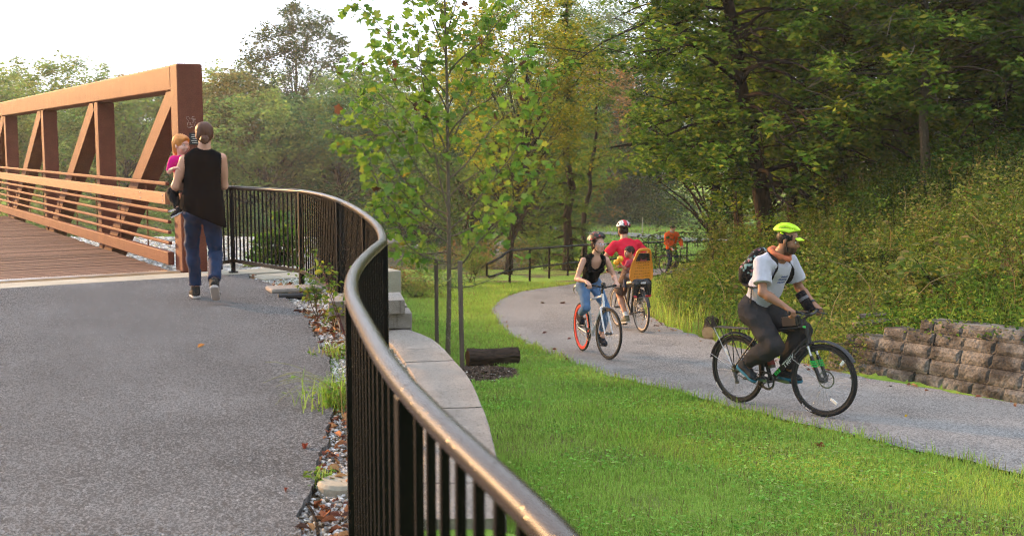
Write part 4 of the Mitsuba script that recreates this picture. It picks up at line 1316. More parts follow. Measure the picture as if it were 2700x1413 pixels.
# ---------------------------------------------------------------- the staked sapling
rng = np.random.default_rng(15)
SY = on_trail(1181, 938)[1]
sap = tag(number('young_tree'), 'staked young tree with large lobed green and yellowish leaves at the centre', 'tree')
zpx = lambda x, y, dy=0.0: at_depth(800 + x / 1.926, y / 1.926, SY + dy)
ft_ = on_trail(1181, 938)
trunk_pts = [ft_ + V(0, 0, -.12), ft_, zpx(738, 1600), zpx(740, 1340), zpx(739, 1200), zpx(737, 1000), zpx(733, 800), zpx(731, 600), zpx(728, 400), zpx(722, 200), zpx(718, 0), zpx(714, -160), zpx(712, -330)]
trunk_pts = curve(trunk_pts, 60)
tr = np.interp(np.linspace(0, 1, 60), [0, .06, .3, .6, 1], [.040, .034, .028, .021, .006])
obj('trunk', tube(trunk_pts, tr, 12), 'm_sapbark', sap, smooth=True)
BRS = [
    ([(737, 1235), (600, 1140), (450, 1020), (380, 930), (300, 760), (240, 690), (150, 650)], -.5), ([(737, 1130), (600, 1010), (480, 870), (380, 700), (330, 600), (240, 440), (170, 400)], .55),
    ([(735, 1060), (690, 900), (650, 650), (600, 380), (575, 170), (555, 20), (545, -60)], -.35), ([(748, 1160), (850, 1060), (970, 900), (1080, 760), (1130, 650), (1200, 520), (1250, 400)], -.45),
    ([(738, 750), (790, 640), (850, 480), (900, 300), (960, 130), (1000, 30), (1020, -40)], .4), ([(733, 640), (690, 480), (600, 370), (500, 260), (420, 170), (340, 80), (230, 20)], .5),
    ([(735, 390), (800, 300), (900, 220), (1000, 100), (1080, 40)], -.4), ([(738, 905), (860, 790), (960, 650), (1060, 560), (1150, 470)], .6),
    ([(748, 1365), (800, 1345), (870, 1250), (960, 1160), (1060, 1040), (1130, 960), (1230, 830)], -.55), ([(735, 1330), (640, 1310), (520, 1230), (480, 1100), (430, 1030)], -.3),
    ([(735, 1275), (620, 1290), (500, 1275), (410, 1240)], .45), ([(730, 300), (690, 190), (650, 90), (630, 0), (620, -60)], .3), ([(726, 220), (745, 120), (770, 40), (790, -40)], -.3),
    ([(734, 830), (680, 660), (600, 560), (500, 480), (420, 330), (380, 260)], -.6), ([(733, 560), (770, 470), (830, 350), (870, 240), (880, 100)], .35),
    ([(737, 985), (640, 930), (520, 760), (430, 640), (330, 560), (250, 540)], .2), ([(735, 1010), (800, 940), (930, 860), (1060, 830), (1180, 740)], .5),
    ([(736, 1090), (660, 1060), (540, 1040), (400, 1080), (300, 1060)], .7), ([(748, 1200), (860, 1150), (950, 1090), (1010, 1090)], .75), ([(724, 120), (690, 40), (660, -40)], .2),
    ([(732, 480), (660, 400), (560, 330), (450, 330), (360, 300)], -.2), ([(735, 700), (860, 560), (1000, 460), (1100, 330), (1200, 300)], -.7),
    ([(734, 880), (650, 800), (550, 640), (470, 560), (330, 420), (260, 330)], .8), ([(737, 1180), (600, 1080), (430, 900), (330, 820), (230, 740), (170, 720)], .1),
]
wood, lp, lt = [], [], []
for bi, (pts, dep) in enumerate(BRS):
    n = len(pts)
    w = np.array([zpx(x, y, dep * (q / (n - 1)) ** 1.2 * 1.6) for q, (x, y) in enumerate(pts)])
    c = curve(w, 26)
    wood.append(tube(c, np.linspace(.0125, .0025, 26), 6, caps=False))
    ln = np.sum(np.linalg.norm(np.diff(c, axis=0), axis=1))
    nt = int(ln / .047)
    for q in range(nt):
        u = .20 + .82 * (q + rng.random()) / nt
        p = np.array([np.interp(min(u, 1), np.linspace(0, 1, 26), c[:, k_]) for k_ in range(3)])
        tdir = nrm(c[min(25, int(u * 25) + 1)] - c[max(0, int(u * 25) - 1)]) if u < .97 else nrm(c[-1] - c[-2])
        az = rng.uniform(0, 2 * np.pi)
        side = nrm(np.cross(tdir, V(math.cos(az), math.sin(az), .3)))
        tl = rng.uniform(.07, .36) * (1.15 - .5 * u)
        e = p + nrm(side + tdir * .5 + V(0, 0, .15)) * tl
        wood.append(tube([p, lerp(p, e, .5) + V(0, 0, .01), e], [.003, .0022, .0014], 4, caps=False))
        m = 1 + int(rng.random() * 2.6 + tl * 4)
        for _ in range(m):
            a = p + (e - p) * rng.uniform(.35, 1.02)
            lp.append(a + rng.normal(0, .02, 3))
            lt.append(nrm(side + rng.normal(0, .6, 3)))
for q in range(60):
    u = rng.uniform(.5, 1)
    p = np.array([np.interp(u, np.linspace(0, 1, 60), trunk_pts[:, k_]) for k_ in range(3)])
    lp.append(p + rng.normal(0, .1, 3)); lt.append(nrm(rng.normal(0, 1, 3)))
# two long bare twigs low on the trunk
wood.append(tube(curve([at_depth(1187, 757, SY), at_depth(1225, 757, SY - .1), at_depth(1265, 748, SY - .3), at_depth(1318, 722, SY - .5), at_depth(1362, 680, SY - .6)], 24), np.linspace(.008, .003, 24), 6))
wood.append(tube(curve([at_depth(1181, 696, SY), at_depth(1150, 693, SY - .2), at_depth(1095, 668, SY - .5), at_depth(1020, 655, SY - .7)], 20), np.linspace(.006, .002, 20), 6))
for x, y in ((1365, 678), (1352, 672), (1385, 676), (1372, 690)):
    lp.append(at_depth(x, y, SY - .6)); lt.append(V(1, 0, -.2))
obj('branches', cat(wood), 'm_sapbark', sap, smooth=True, kind='stuff')
lp, lt = np.array(lp), np.array(lt)
n = len(lp)
size = rng.uniform(.065, .15, n)
z = rng.normal(size=(n, 3)) * .55 + [0, -.15, .85]
z /= np.linalg.norm(z, axis=1, keepdims=True)
x = lt + [0, 0, -.25]
x -= z * (x * z).sum(1, keepdims=True)
x /= np.linalg.norm(x, axis=1, keepdims=True)
B = np.stack([x, np.cross(z, x), z], -1)
PALS = np.array([[.17, .31, .04], [.21, .35, .045], [.13, .26, .04], [.23, .35, .05], [.30, .35, .055], [.21, .32, .045], [.17, .30, .07], [.36, .30, .05], [.12, .055, .03], [.27, .38, .08]])
ci = rng.choice(len(PALS), n, p=[.19, .18, .16, .14, .04, .1, .09, .02, .015, .065])
order = np.argsort(-size * rng.uniform(.8, 1.2, n))
vars_ = {}
for cidx in range(len(PALS)):
    col = np.tile(PALS[cidx], (len(LOBE_V), 1)) * np.where(np.arange(len(LOBE_V)) < 3, 1.15, .95)[:, None]
    vars_[cidx] = mikit.ply((LOBE_V, LOBE_F), 'm_sapleaf', smooth=True, color=col)
for q in order[:300]:
    m = np.eye(4)
    m[:3, :3] = B[q] * size[q]
    m[:3, 3] = lp[q]
    put('leaf', vars_[int(ci[q])], sap, T4(m.tolist()))
o = order[300:]
v, f, c = scatter(LOBE_V, LOBE_F, np.concatenate([B[o] * size[o][:, None, None], lp[o][:, :, None]], 2), PALS[ci[o]] * rng.uniform(.85, 1.15, (len(o), 1)))
obj('leaves', (v, f), 'm_sapleaf', sap, color=c, smooth=False, kind='stuff')
# stakes and the tie
s0 = on_trail(1219.5, 975)
a, b = s0 + V(0, 0, -.1), at_depth(1212.5, 688, s0[1])
tag(obj('stake', bar(a, b, .056, .05, up=(0, 1, 0)), 'm_stake'), 'grey wooden stake standing between the sapling and the log', 'stake', 'wooden stakes of the sapling')
sy2 = 16.7
b2 = at_depth(1150, 683, sy2)
a2 = G(at_depth(1152, 890, sy2)[0], sy2, -.1)
tag(obj('stake', bar(a2, b2, .056, .05, up=(0, 1, 0)), 'm_stake'), 'grey wooden stake behind the sapling, left of its trunk', 'stake', 'wooden stakes of the sapling')
tp = at_depth(1186, 727, SY)
tag(obj('tree_tie', tube([tp + V(-.04 + .05 * math.cos(q), .05 * math.sin(q) - .02, .045 * math.sin(q * 1) - .02) for q in np.linspace(0, 2 * np.pi, 24)[:-1]], .005, 6, closed=True), 'm_satin', color=(.33, .36, .14), smooth=50), 'yellow green strap looped round the sapling trunk', 'strap')

# ---------------------------------------------------------------- mulch, gravel, fallen leaves
rng = np.random.default_rng(8)


def pebble_variants(k, rng, sub=0):
    out = []
    for q in range(k):
        m = trimesh.creation.icosahedron() if sub == 0 else trimesh.creation.icosphere(1)
        v = np.asarray(m.vertices) * rng.uniform(.7, 1.25, 3) * [1, 1, .68]
        v = v * rng.uniform(.8, 1.15, (len(v), 1))
        out.append((v, np.asarray(m.faces)))
    return out


OCT_V = np.array([[1, 0, 0], [0, 1, 0], [-1, 0, 0], [0, -1, 0], [0, 0, .7], [.1, 0, -.7]], float)
OCT_F = np.array([[0, 1, 4], [1, 2, 4], [2, 3, 4], [3, 0, 4], [1, 0, 5], [2, 1, 5], [3, 2, 5], [0, 3, 5]])


def pebbles(rng, pos, size, cols, variants):
    B = basis(rng, len(pos), 1.2)
    which = rng.integers(0, len(variants), len(pos))
    out = []
    for k_, (v, f) in enumerate(variants):
        s = which == k_
        out.append(scatter(v, f, np.concatenate([B[s] * size[s][:, None, None], pos[s][:, :, None]], 2), cols[s]))
    return joinvfc(out)


def stone_cols(rng, n, warm=.25):
    g = rng.choice([.22, .36, .50, .64, .76], n, p=[.16, .26, .27, .2, .11])[:, None] * rng.uniform(.85, 1.15, (n, 1))
    t_ = np.where(rng.random((n, 1)) < warm, [[1.08, .96, .80]], [[1.0, .985, .965]])
    return np.clip(g * t_, .02, .8)


strip = terrace.difference(asph_poly.buffer(.01)).difference(sg.Polygon([tuple(ab_line(-14, -.7)), tuple(ab_line(2.6, -.7)), tuple(ab_line(2.6, 3)), tuple(ab_line(-14, 3))]))
n = 95000
y = 3.6 + 10.2 * rng.random(n) ** 1.25
x = -3.2 + 3.4 * rng.random(n)
k_ = shapely.contains_xy(strip, x, y) & (x < wall_x(np.clip(y, 4.5, 9.4)) - .34 + 9 * (y > 9.6)) & (x > np.interp(y, aspc[:, 1], aspc[:, 0]) - .02)
x, y = x[k_], y[k_]
sz = rng.uniform(.006, .0155, len(x)) * np.where(rng.random(len(x)) < .06, 1.5, 1)
p = np.stack([x, y, -.043 + rng.uniform(-.002, .022, len(x))], 1)
v, f, c = pebbles(rng, p, sz, stone_cols(rng, len(p), .2), [(OCT_V * rng.uniform(.75, 1.2, 3), OCT_F) for q in range(4)] + pebble_variants(2, rng))
tag(obj('gravel', (v, f), 'm_matte', color=c, smooth=False), 'pale grey gravel along the edge of the asphalt and under the railing', 'gravel', None, 'stuff')
# pebble bar of the creek beyond the bridge seat
n = 30000
y = 14.0 + 31 * rng.random(n) ** 1.9
x = np.interp(rng.random(n), [0, 1], [0, 1]) * (-.10 * y + .53 * y) - .53 * y
k_ = ((np.stack([x, y], 1) - ab0) @ BR_B > .0) & (x < -.165 * y + .4)
x, y = x[k_], y[k_]
sz = rng.uniform(.018, .06, len(x)) * np.where(rng.random(len(x)) < .05, 1.9, 1) * (.8 + y / 60)
p = np.stack([x, y, ground_z(x, y) + .01], 1)
v, f, c = pebbles(rng, p, sz, stone_cols(rng, len(p), .4) * 1.05, [(OCT_V * rng.uniform(.7, 1.25, 3) * [1, 1, .7], OCT_F) for q in range(5)])
tag(obj('pebble_bar', (v, f), 'm_matte', color=c, smooth=True), 'pale river pebbles on the bar beyond the bridge seat', 'pebbles', None, 'stuff')
# boulders at the water seen left of the sapling
for q, (px, py, s_) in enumerate(((1042, 628, .34), (1022, 640, .26), (1068, 644, .22), (1098, 648, .2))):
    Y = 46.5 + q * .5
    p = at_depth(px, py, Y)
    m = rough(trimesh.creation.icosphere(3, s_), s_ * .3, 1.6 / s_, q + 5)
    m.vertices *= [1.2, 1, .75]
    m.vertices += V(p[0], Y, max(p[2], float(ground_z(p[0], Y))) - .1)
    tag(obj('boulder', m, 'm_stone', smooth=40), ['grey boulder nearest the railing bend at the water', 'second grey boulder at the water, the highest in view', 'third grey boulder at the water', 'small grey boulder at the water nearest the sapling trunk'][q], 'boulder', 'boulders by the creek')
# mulch bed with chips and pale stones
n = 2600
a = rng.uniform(0, 2 * np.pi, n)
r = np.sqrt(rng.random(n))
p = np.stack([mulch_c[0] + .46 * r * np.cos(a), mulch_c[1] + .72 * r * np.sin(a), a * 0], 1)
p[:, 2] = ground_z(p[:, 0], p[:, 1]) + rng.uniform(.0, .03, n) + .03 * (1 - r)
B = basis(rng, n, .8)
S = np.stack([rng.uniform(.015, .05, n), rng.uniform(.006, .016, n), rng.uniform(.004, .01, n)], 1)
cc = np.array([[.06, .04, .028], [.10, .065, .045], [.035, .024, .018], [.16, .11, .08], [.55, .55, .52]])[rng.choice(5, n, p=[.36, .3, .2, .115, .025])]
v, f, c = scatter(OCT_V, OCT_F, np.concatenate([B * S[:, None, :], p[:, :, None]], 2), cc)
tag(obj('mulch', (v, f), 'm_matte', color=c, smooth=False), 'dark brown mulch in front of the fallen log', 'mulch', None, 'stuff')
# dry leaves on the gravel, the paths and by the wall
lv = []
rust = np.array([[.22, .075, .03], [.30, .12, .05], [.15, .05, .03], [.36, .19, .08], [.10, .05, .035]])


def dry(n, px, py, pz, s0, s1, lift=.012):
    p = np.stack([px, py, pz + lift + rng.uniform(0, .02, len(px))], 1)
    B = basis(rng, len(p), 1.0)
    s = rng.uniform(s0, s1, len(p))
    v = LEAF6_V * [1, 1, 2.2]
    lv.append(scatter(v, LEAF6_F, np.concatenate([B * s[:, None, None], p[:, :, None]], 2), rust[rng.integers(0, 5, len(p))] * rng.uniform(.8, 1.3, (len(p), 1))))


n = 2600
y = 3.9 + 9.6 * rng.random(n) ** 1.1
e0_ = np.interp(y, aspc[:, 1], aspc[:, 0])
x = e0_ + (rail_x(y) + .15 - e0_) * rng.random(n) ** 1.3
k_ = shapely.contains_xy(strip, x, y) & (meshkit.fbm(np.stack([x * 3, y * 3, x * 0], -1), 3, 3) > .5)
dry(0, x[k_][:560], y[k_][:560], np.full(min(560, k_.sum()), -.03), .03, .085)
# along the trail's near edge and by the block wall
t_ = rng.integers(40, len(ne) - 30, 170)
dry(0, ne[t_, 0] + rng.normal(.02, .12, 170), ne[t_, 1], trail(ne[t_, 1]), .03, .07)
t_ = rng.integers(10, 120, 170)
dry(0, fe[t_, 0] - np.abs(rng.normal(.0, .16, 170)), fe[t_, 1], trail(fe[t_, 1]), .03, .08)
v, f, c = joinvfc(lv)
tag(obj('dry_leaves', (v, f), 'm_matte', color=c, smooth=False), 'rust brown dry leaves scattered over the gravel and the path edges', 'leaves', None, 'stuff')
# single leaves lying on the asphalt
SL = [((516, 871), 'upper', (.42, .22, .08), 'curled tan leaf lying on the asphalt in the middle of the upper path', .07), ((768, 1122), 'upper', (.20, .05, .03), 'dark red leaf on the asphalt near the gravel', .06),
      ((722, 1233), 'upper', (.18, .05, .03), 'tiny red leaf on the near asphalt', .03), ((2052, 1119), 'trail', (.20, .07, .035), 'reddish leaf under the front wheel on the trail edge', .14),
      ((2283, 1047), 'trail', (.62, .42, .04), 'small yellow leaf on the trail near the right edge', .05), ((1359, 763 + 0), 'trail', (.10, .07, .04), 'brown curled leaf on the trail bend', .12),
      ((1376, 838), 'trail', (.08, .03, .025), 'dark leaf on the trail left of the white bicycle', .09), ((1437, 853), 'trail', (.13, .03, .03), 'small wine red leaf on the trail near the white bicycle', .07),
      ((1461, 805), 'trail', (.07, .04, .03), 'blackish curled leaf in the middle of the trail bend', .18), ((1422, 764), 'trail', (.09, .05, .035), 'brown leaf at the far edge of the trail bend', .16)]
for (x, y), w, col, lb, s in SL:
    p = (on_z if w == 'upper' else lambda a, b, _z: on_trail(a, b))(x * 1.048, y * 1.048, 0.0)
    p = V(p[0], p[1], p[2])
    m = M(LEAF6_V * [s, s, s * 3], LEAF6_F)
    m = m.subdivide()
    m.vertices = np.asarray(m.vertices) @ rotz(rng.uniform(0, 6)).T + p + [0, 0, .03 * s + .012]
    tag(obj('fallen_leaf', m, 'm_leaf', color=col, smooth=True), lb, 'leaf')
# twigs on the gravel
for a, b, lb in (((772, 1268), (800, 1345), 'dry brown twig lying on the near gravel'),):
    p, q = on_z(a[0] * 1.048, a[1] * 1.048, -.01), on_z(b[0] * 1.048, b[1] * 1.048, -.01)
    tag(obj('twig', tube(curve([p, lerp(p, q, .5) + V(.012, 0, .006), q], 10), .007, 6), 'm_bark', smooth=50), lb, 'twig')

# ---------------------------------------------------------------- weeds growing in the gravel


def stem_weed(base, h, n_st, pal, lb, seed, stemcol, leaf=.035, flower=True):
    rng = np.random.default_rng(seed)
    base = np.asarray(base, float)
    st, pos, fl = [], [], []
    for q in range(n_st):
        az = rng.uniform(0, 6.28)
        l = h * rng.uniform(.6, 1.1)
        tip = base + V(math.cos(az) * l * .32, math.sin(az) * l * .32, l)
        c = curve([base, lerp(base, tip, .5) + rng.normal(0, .02, 3), tip], 8)
        st.append(tube(c, np.linspace(.005, .002, 8), 5))
        for k_ in range(9):
            u = .25 + .75 * (k_ + rng.random()) / 9
            p = np.array([np.interp(u, np.linspace(0, 1, 8), c[:, j_]) for j_ in range(3)])
            e = p + V(*(rng.normal(0, .05, 2)), .03 + .03 * rng.random())
            st.append(tube([p, e], [.002, .0012], 4, caps=False))
            pos += [e + rng.normal(0, .02, 3) for _ in range(4)]
            if flower: fl.append(e + V(0, 0, .01))
    t = tag(number('weed_plant'), lb, 'plant')
    obj('stem', cat(st), 'm_satin', t, color=stemcol, smooth=True)
    v, f, c = leaves_at(rng, np.array(pos), leaf, pal, '6', .5, .6)
    obj('foliage', (v, f), 'm_leaf', t, color=c, smooth=False, kind='stuff')
    if flower:
        v, f, c = leaves_at(rng, np.repeat(np.array(fl), 4, 0) + rng.normal(0, .008, (len(fl) * 4, 3)), .018, 'yellow', '4', 1.5, .1)
        obj('flowers', (v, f), 'm_leaf', t, color=c, smooth=False, kind='stuff')
    return t


def at_strip(px, py): return on_z(px * 1.048, py * 1.048, -.03)


stem_weed(at_strip(870, 850), .62, 4, 'lit', 'tall reddish stemmed weed with tiny yellow flowers in front of the curved pickets', 1, (.12, .04, .04), .05)
stem_weed(at_strip(800, 800), .42, 5, 'lit', 'lower weed with yellow flowers beside the black pipe', 2, (.12, .08, .04), .045)
stem_weed(at_strip(838, 832), .36, 5, 'brush', 'bushy weed between the two flowering weeds in the gravel', 3, (.12, .09, .04), .04, False)


def grass_tuft(base, n, h, spread, lb, seed, dryp=.15):
    rng = np.random.default_rng(seed)
    p = np.asarray(base) + np.column_stack([rng.normal(0, spread, (n, 2)), np.zeros(n)])
    v1 = blades(rng, p, rng.uniform(.4, 1.1, n) * h, np.full(n, .0035), grass_cols(rng, p * 3, n, dryp), 1.3)
    v2 = leaves_at(rng, p[: n // 2] + np.column_stack([rng.normal(0, spread, (n // 2, 2)), rng.uniform(.02, h * .6, n // 2)]), .04, 'fresh', '4', .9, .5)
    v, f, c = joinvfc([v1, v2])
    tag(obj('grass_tuft', (v, f), 'm_grass', color=c, smooth=False), lb, 'grass tuft')


grass_tuft(at_strip(862, 1030), 260, .26, .09, 'bright green grass tuft spilling over the edge of the asphalt', 4)
grass_tuft(at_strip(815, 1215), 60, .09, .035, 'small green tuft in the near gravel', 5)
grass_tuft(at_strip(848, 900), 90, .15, .07, 'thin grass tuft in the gravel above the large bright tuft', 6, .4)
grass_tuft(on_trail(2385, 990), 26, .26, .03, 'green blades growing at the foot of the block wall', 7)
# long thin stalks leaning out over the asphalt
st = []
b0 = at_strip(862, 1030)
for q in range(9):
    az = rng.uniform(2.6, 4.2)
    l = rng.uniform(.25, .5)
    st.append(tube(curve([b0, b0 + V(math.cos(az) * l * .4, math.sin(az) * l * .4, l * .45), b0 + V(math.cos(az) * l, math.sin(az) * l, l * (.15 + .45 * rng.random()))], 9), .0014, 4))
tag(obj('seed_stalks', cat(st), 'm_matte', color=(.34, .33, .14), smooth=True), 'thin straw coloured grass stalks arching over the asphalt edge', 'grass stalks', None, 'stuff')
# ---------------------------------------------------------------- smooth bodies: a distance field meshed by surface nets
def taubin(v, f, n, lam=.5, mu=-.52):
    from scipy.sparse import coo_matrix
    e = np.unique(np.sort(np.vstack([f[:, [0, 1]], f[:, [1, 2]], f[:, [2, 0]]]), 1), axis=0)
    i, j = np.concatenate([e[:, 0], e[:, 1]]), np.concatenate([e[:, 1], e[:, 0]])
    A = coo_matrix((np.ones(len(i)), (i, j)), shape=(len(v), len(v))).tocsr()
    deg = np.maximum(np.asarray(A.sum(1)).ravel(), 1)
    used = np.asarray(A.sum(1)).ravel() > 0
    for _ in range(n):
        for w in (lam, mu):
            d = (A @ v) / deg[:, None] - v
            v = v + w * d * used[:, None]
    return v


class Field:
    def __init__(s, lo, hi, h):
        s.lo, s.h = np.asarray(lo, float), h
        s.n = np.ceil((np.asarray(hi, float) - s.lo) / h).astype(int) + 1
        s.d = np.full(s.n, .3, np.float32)

    def block(s, lo, hi):
        a = np.clip(np.floor((lo - s.lo) / s.h).astype(int), 0, s.n)
        b = np.clip(np.ceil((hi - s.lo) / s.h).astype(int) + 1, 0, s.n)
        if (b <= a).any(): return None, None
        g = np.meshgrid(*[(s.lo[k] + s.h * np.arange(a[k], b[k])).astype(np.float32) for k in range(3)], indexing='ij')
        return tuple(slice(a[k], b[k]) for k in range(3)), np.stack(g, -1)

    def mixin(s, sl, e, k, carve=False):
        o = s.d[sl]
        if carve:
            e = -e
            if k > 0:
                t = np.clip(.5 - .5 * (o - e) / k, 0, 1)
                s.d[sl] = o * (1 - t) + e * t + k * t * (1 - t)
            else:
                s.d[sl] = np.maximum(o, e)
            return
        if k > 0:
            t = np.clip(.5 + .5 * (o - e) / k, 0, 1)
            s.d[sl] = o * (1 - t) + e * t - k * t * (1 - t)
        else:
            s.d[sl] = np.minimum(o, e)

    def cone(s, a, ra, b, rb, k=.02, capa=False, capb=False, squash=None, carve=False):
        """A limb from a (radius ra) to b (radius rb). squash=(direction, factor): thinner along it. cap: cut flat at that end."""
        a, b = np.asarray(a, float), np.asarray(b, float)
        m = max(ra, rb) + k + 3 * s.h
        sl, p = s.block(np.minimum(a, b) - m, np.maximum(a, b) + m)
        if sl is None: return
        ba = b - a
        L2 = max(ba @ ba, 1e-9)
        q = p - a.astype(np.float32)
        t = np.clip((q @ ba.astype(np.float32)) / L2, 0, 1)
        w = q - t[..., None] * ba.astype(np.float32)
        if squash is not None:
            u = nrm(squash[0]).astype(np.float32)
            w = w + ((w @ u) * (1 / squash[1] - 1))[..., None] * u
        e = np.linalg.norm(w, axis=-1) - (ra + (rb - ra) * t)
        dn = (ba / math.sqrt(L2)).astype(np.float32)
        if capb: e = np.maximum(e, (p - b.astype(np.float32)) @ dn)
        if capa: e = np.maximum(e, -(q @ dn))
        s.mixin(sl, e.astype(np.float32), k, carve)

    def ell(s, c, r, R=None, k=.02, carve=False):
        c, r = np.asarray(c, float), np.asarray(r, float)
        m = r.max() + k + 3 * s.h
        sl, p = s.block(c - m, c + m)
        if sl is None: return
        q = p - c.astype(np.float32)
        if R is not None: q = q @ np.asarray(R, np.float32)
        n = np.linalg.norm(q / r.astype(np.float32), axis=-1)
        n2 = np.linalg.norm(q / (r * r).astype(np.float32), axis=-1)
        s.mixin(sl, (n * (n - 1) / np.maximum(n2, 1e-6)).astype(np.float32), k, carve)

    def half(s, n, p0):
        """Keeps what lies behind the plane."""
        n = nrm(n)
        g = [s.lo[k] + s.h * np.arange(s.n[k]) for k in range(3)]
        e = (n[0] * g[0])[:, None, None] + (n[1] * g[1])[None, :, None] + (n[2] * g[2])[None, None] - n @ np.asarray(p0, float)
        s.d = np.maximum(s.d, e.astype(np.float32))

    def shell(s, th):
        s.d = np.maximum(s.d, -(s.d + th))

    def mesh(s, wrinkle=0.0, scale=14.0, seed=0, smooth=2, stretch=(1, 1, 1)):
        d = s.d
        ins = d < 0
        cs = [ins[x:ins.shape[0] - 1 + x, y:ins.shape[1] - 1 + y, z:ins.shape[2] - 1 + z] for x in (0, 1) for y in (0, 1) for z in (0, 1)]
        cnt = sum(c.astype(np.int8) for c in cs)
        idx = np.argwhere((cnt > 0) & (cnt < 8))
        num = np.full(cs[0].shape, -1, np.int32)
        num[tuple(idx.T)] = np.arange(len(idx))
        off = np.array([[x, y, z] for x in (0, 1) for y in (0, 1) for z in (0, 1)])
        val = np.stack([d[tuple((idx + o).T)] for o in off], 1)
        acc, wt = np.zeros((len(idx), 3)), np.zeros(len(idx))
        for a in range(8):
            for b in range(a + 1, 8):
                if np.abs(off[a] - off[b]).sum() != 1: continue
                x = (val[:, a] < 0) != (val[:, b] < 0)
                t = val[x, a] / (val[x, a] - val[x, b])
                acc[x] += off[a] + t[:, None] * (off[b] - off[a])
                wt[x] += 1
        v = s.lo + s.h * (idx + acc / np.maximum(wt, 1)[:, None])
        faces = []
        for ax in range(3):
            o = [np.roll([1, 0, 0], ax), np.roll([0, 1, 0], ax), np.roll([0, 0, 1], ax)]
            sh = np.array(ins.shape)
            lo_ = np.array([0, 0, 0]) + o[1] + o[2]
            hi_ = sh - 1
            rng_ = [slice(lo_[k], hi_[k]) for k in range(3)]
            rng2 = [slice(lo_[k] + o[0][k], hi_[k] + o[0][k]) for k in range(3)]
            A, B = ins[tuple(rng_)], ins[tuple(rng2)]
            e = np.argwhere(A != B) + lo_
            if not len(e): continue
            q = [num[tuple((e - c).T)] for c in (o[1] + o[2], o[2], np.zeros(3, int), o[1])]
            q = np.stack(q, 1)
            fl = ins[tuple(e.T)]
            q = np.where(fl[:, None], q, q[:, ::-1])
            faces.append(q[(q >= 0).all(1)])
        f = np.vstack(faces)
        m = M(v, np.vstack([f[:, [0, 1, 2]], f[:, [0, 2, 3]]]))
        if smooth: m.vertices = taubin(np.array(m.vertices), np.array(m.faces), smooth)
        if wrinkle:
            n = np.array(m.vertex_normals)
            w = meshkit.fbm(np.asarray(m.vertices) * np.asarray(stretch) * scale + seed * 5.1, 3, seed) - .5
            w2 = np.abs(meshkit.noise(np.asarray(m.vertices) * np.asarray(stretch) * scale * .7 + seed * 2.3, seed + 7) - .5)
            m.vertices = m.vertices + n * ((w * 1.2 - w2 * .9 + .2) * 2 * wrinkle)[:, None]
        return m


def ik(a, b, l1, l2, pole):
    """The joint between a and b for bones of these lengths, bent towards the pole direction."""
    a, b = np.asarray(a, float), np.asarray(b, float)
    d = b - a
    L = min(np.linalg.norm(d), (l1 + l2) * .999)
    u = nrm(d)
    x = (l1 * l1 - l2 * l2 + L * L) / (2 * L)
    y = math.sqrt(max(l1 * l1 - x * x, 0))
    p = np.asarray(pole, float)
    return a + u * x + nrm(p - u * (p @ u)) * y


def headframe(yaw, pitch=0.0, roll=0.0):
    """Columns forward, left, up; yaw to the left, pitch down."""
    return rotz(yaw) @ rot([0, 1, 0], pitch) @ rot([1, 0, 0], roll)


def add_head(F_, c, R, s=1.0, neck=None, baby=False, nr=.052):
    P = lambda x, y, z: np.asarray(c) + R @ (np.array([x, y, z]) * s)
    F_.ell(P(-.012, 0, .035), np.array([.098, .079, .086]) * s, R, 0)
    F_.ell(P(.026, 0, -.03), np.array([.068, .063, .086 if not baby else .07]) * s, R, .03 * s)
    if not baby: F_.ell(P(.045, 0, -.082), np.array([.045, .047, .036]) * s, R, .03 * s)
    F_.ell(P(.06, 0, -.088 if not baby else -.07), np.array([.024, .022, .02]) * s, R, .02 * s)
    for y in (-1, 1):
        F_.ell(P(.058, .040 * y, -.03), np.array([.026, .026, .026]) * s, R, .02 * s)
        F_.ell(P(-.006, .079 * y, -.008), np.array([.017, .009, .032]) * s, R, .006 * s)
        F_.ell(P(.093, .031 * y, .006), np.array([.014, .020, .013]) * s, R, .012 * s, carve=True)
    F_.ell(P(.078, 0, .026), np.array([.018, .052, .012]) * s, R, .014 * s)
    F_.cone(P(.086, 0, .008), .009 * s, P(.108 if not baby else .098, 0, -.030), .0135 * s, .012 * s)
    for y in (-1, 1): F_.ell(P(.094, .012 * y, -.034), np.array([.010, .009, .008]) * s, R, .006 * s)
    F_.ell(P(.088, 0, -.058), np.array([.011, .025, .007]) * s, R, .006 * s)
    F_.ell(P(.086, 0, -.070), np.array([.011, .022, .008]) * s, R, .006 * s)
    if neck is not None: F_.cone(P(-.022, 0, -.06), nr * s, neck, nr * 1.1 * s, .03 * s)


def face_colors(c, R, s, skin, lip=None, beard=None):
    """Vertex colours: lips, and a beard where there is one."""
    skin = np.asarray(skin, float)

    def fn(v):
        q = (np.asarray(v) - c) @ R / s
        col = np.tile(skin, (len(v), 1)) * (.92 + .16 * meshkit.fbm(np.asarray(v) * 30, 2, 3))[:, None]
        if lip is not None:
            w = np.exp(-((q[:, 2] + .064) / .010) ** 2 - (q[:, 1] / .020) ** 2) * (q[:, 0] > .08)
            col = lerp(col, np.asarray(lip, float), np.clip(w, 0, 1)[:, None])
        if beard is not None:
            w = sstep(-.035, -.06, q[:, 2]) * sstep(-.02, .0, q[:, 0]) * (q[:, 2] > -.13) * (np.abs(q[:, 1]) < .09)
            w = w * (1 - np.exp(-((q[:, 2] + .064) / .008) ** 2 - (q[:, 1] / .018) ** 2))
            col = lerp(col, np.asarray(beard, float), .85 * np.clip(w, 0, 1)[:, None])
        return col
    return fn


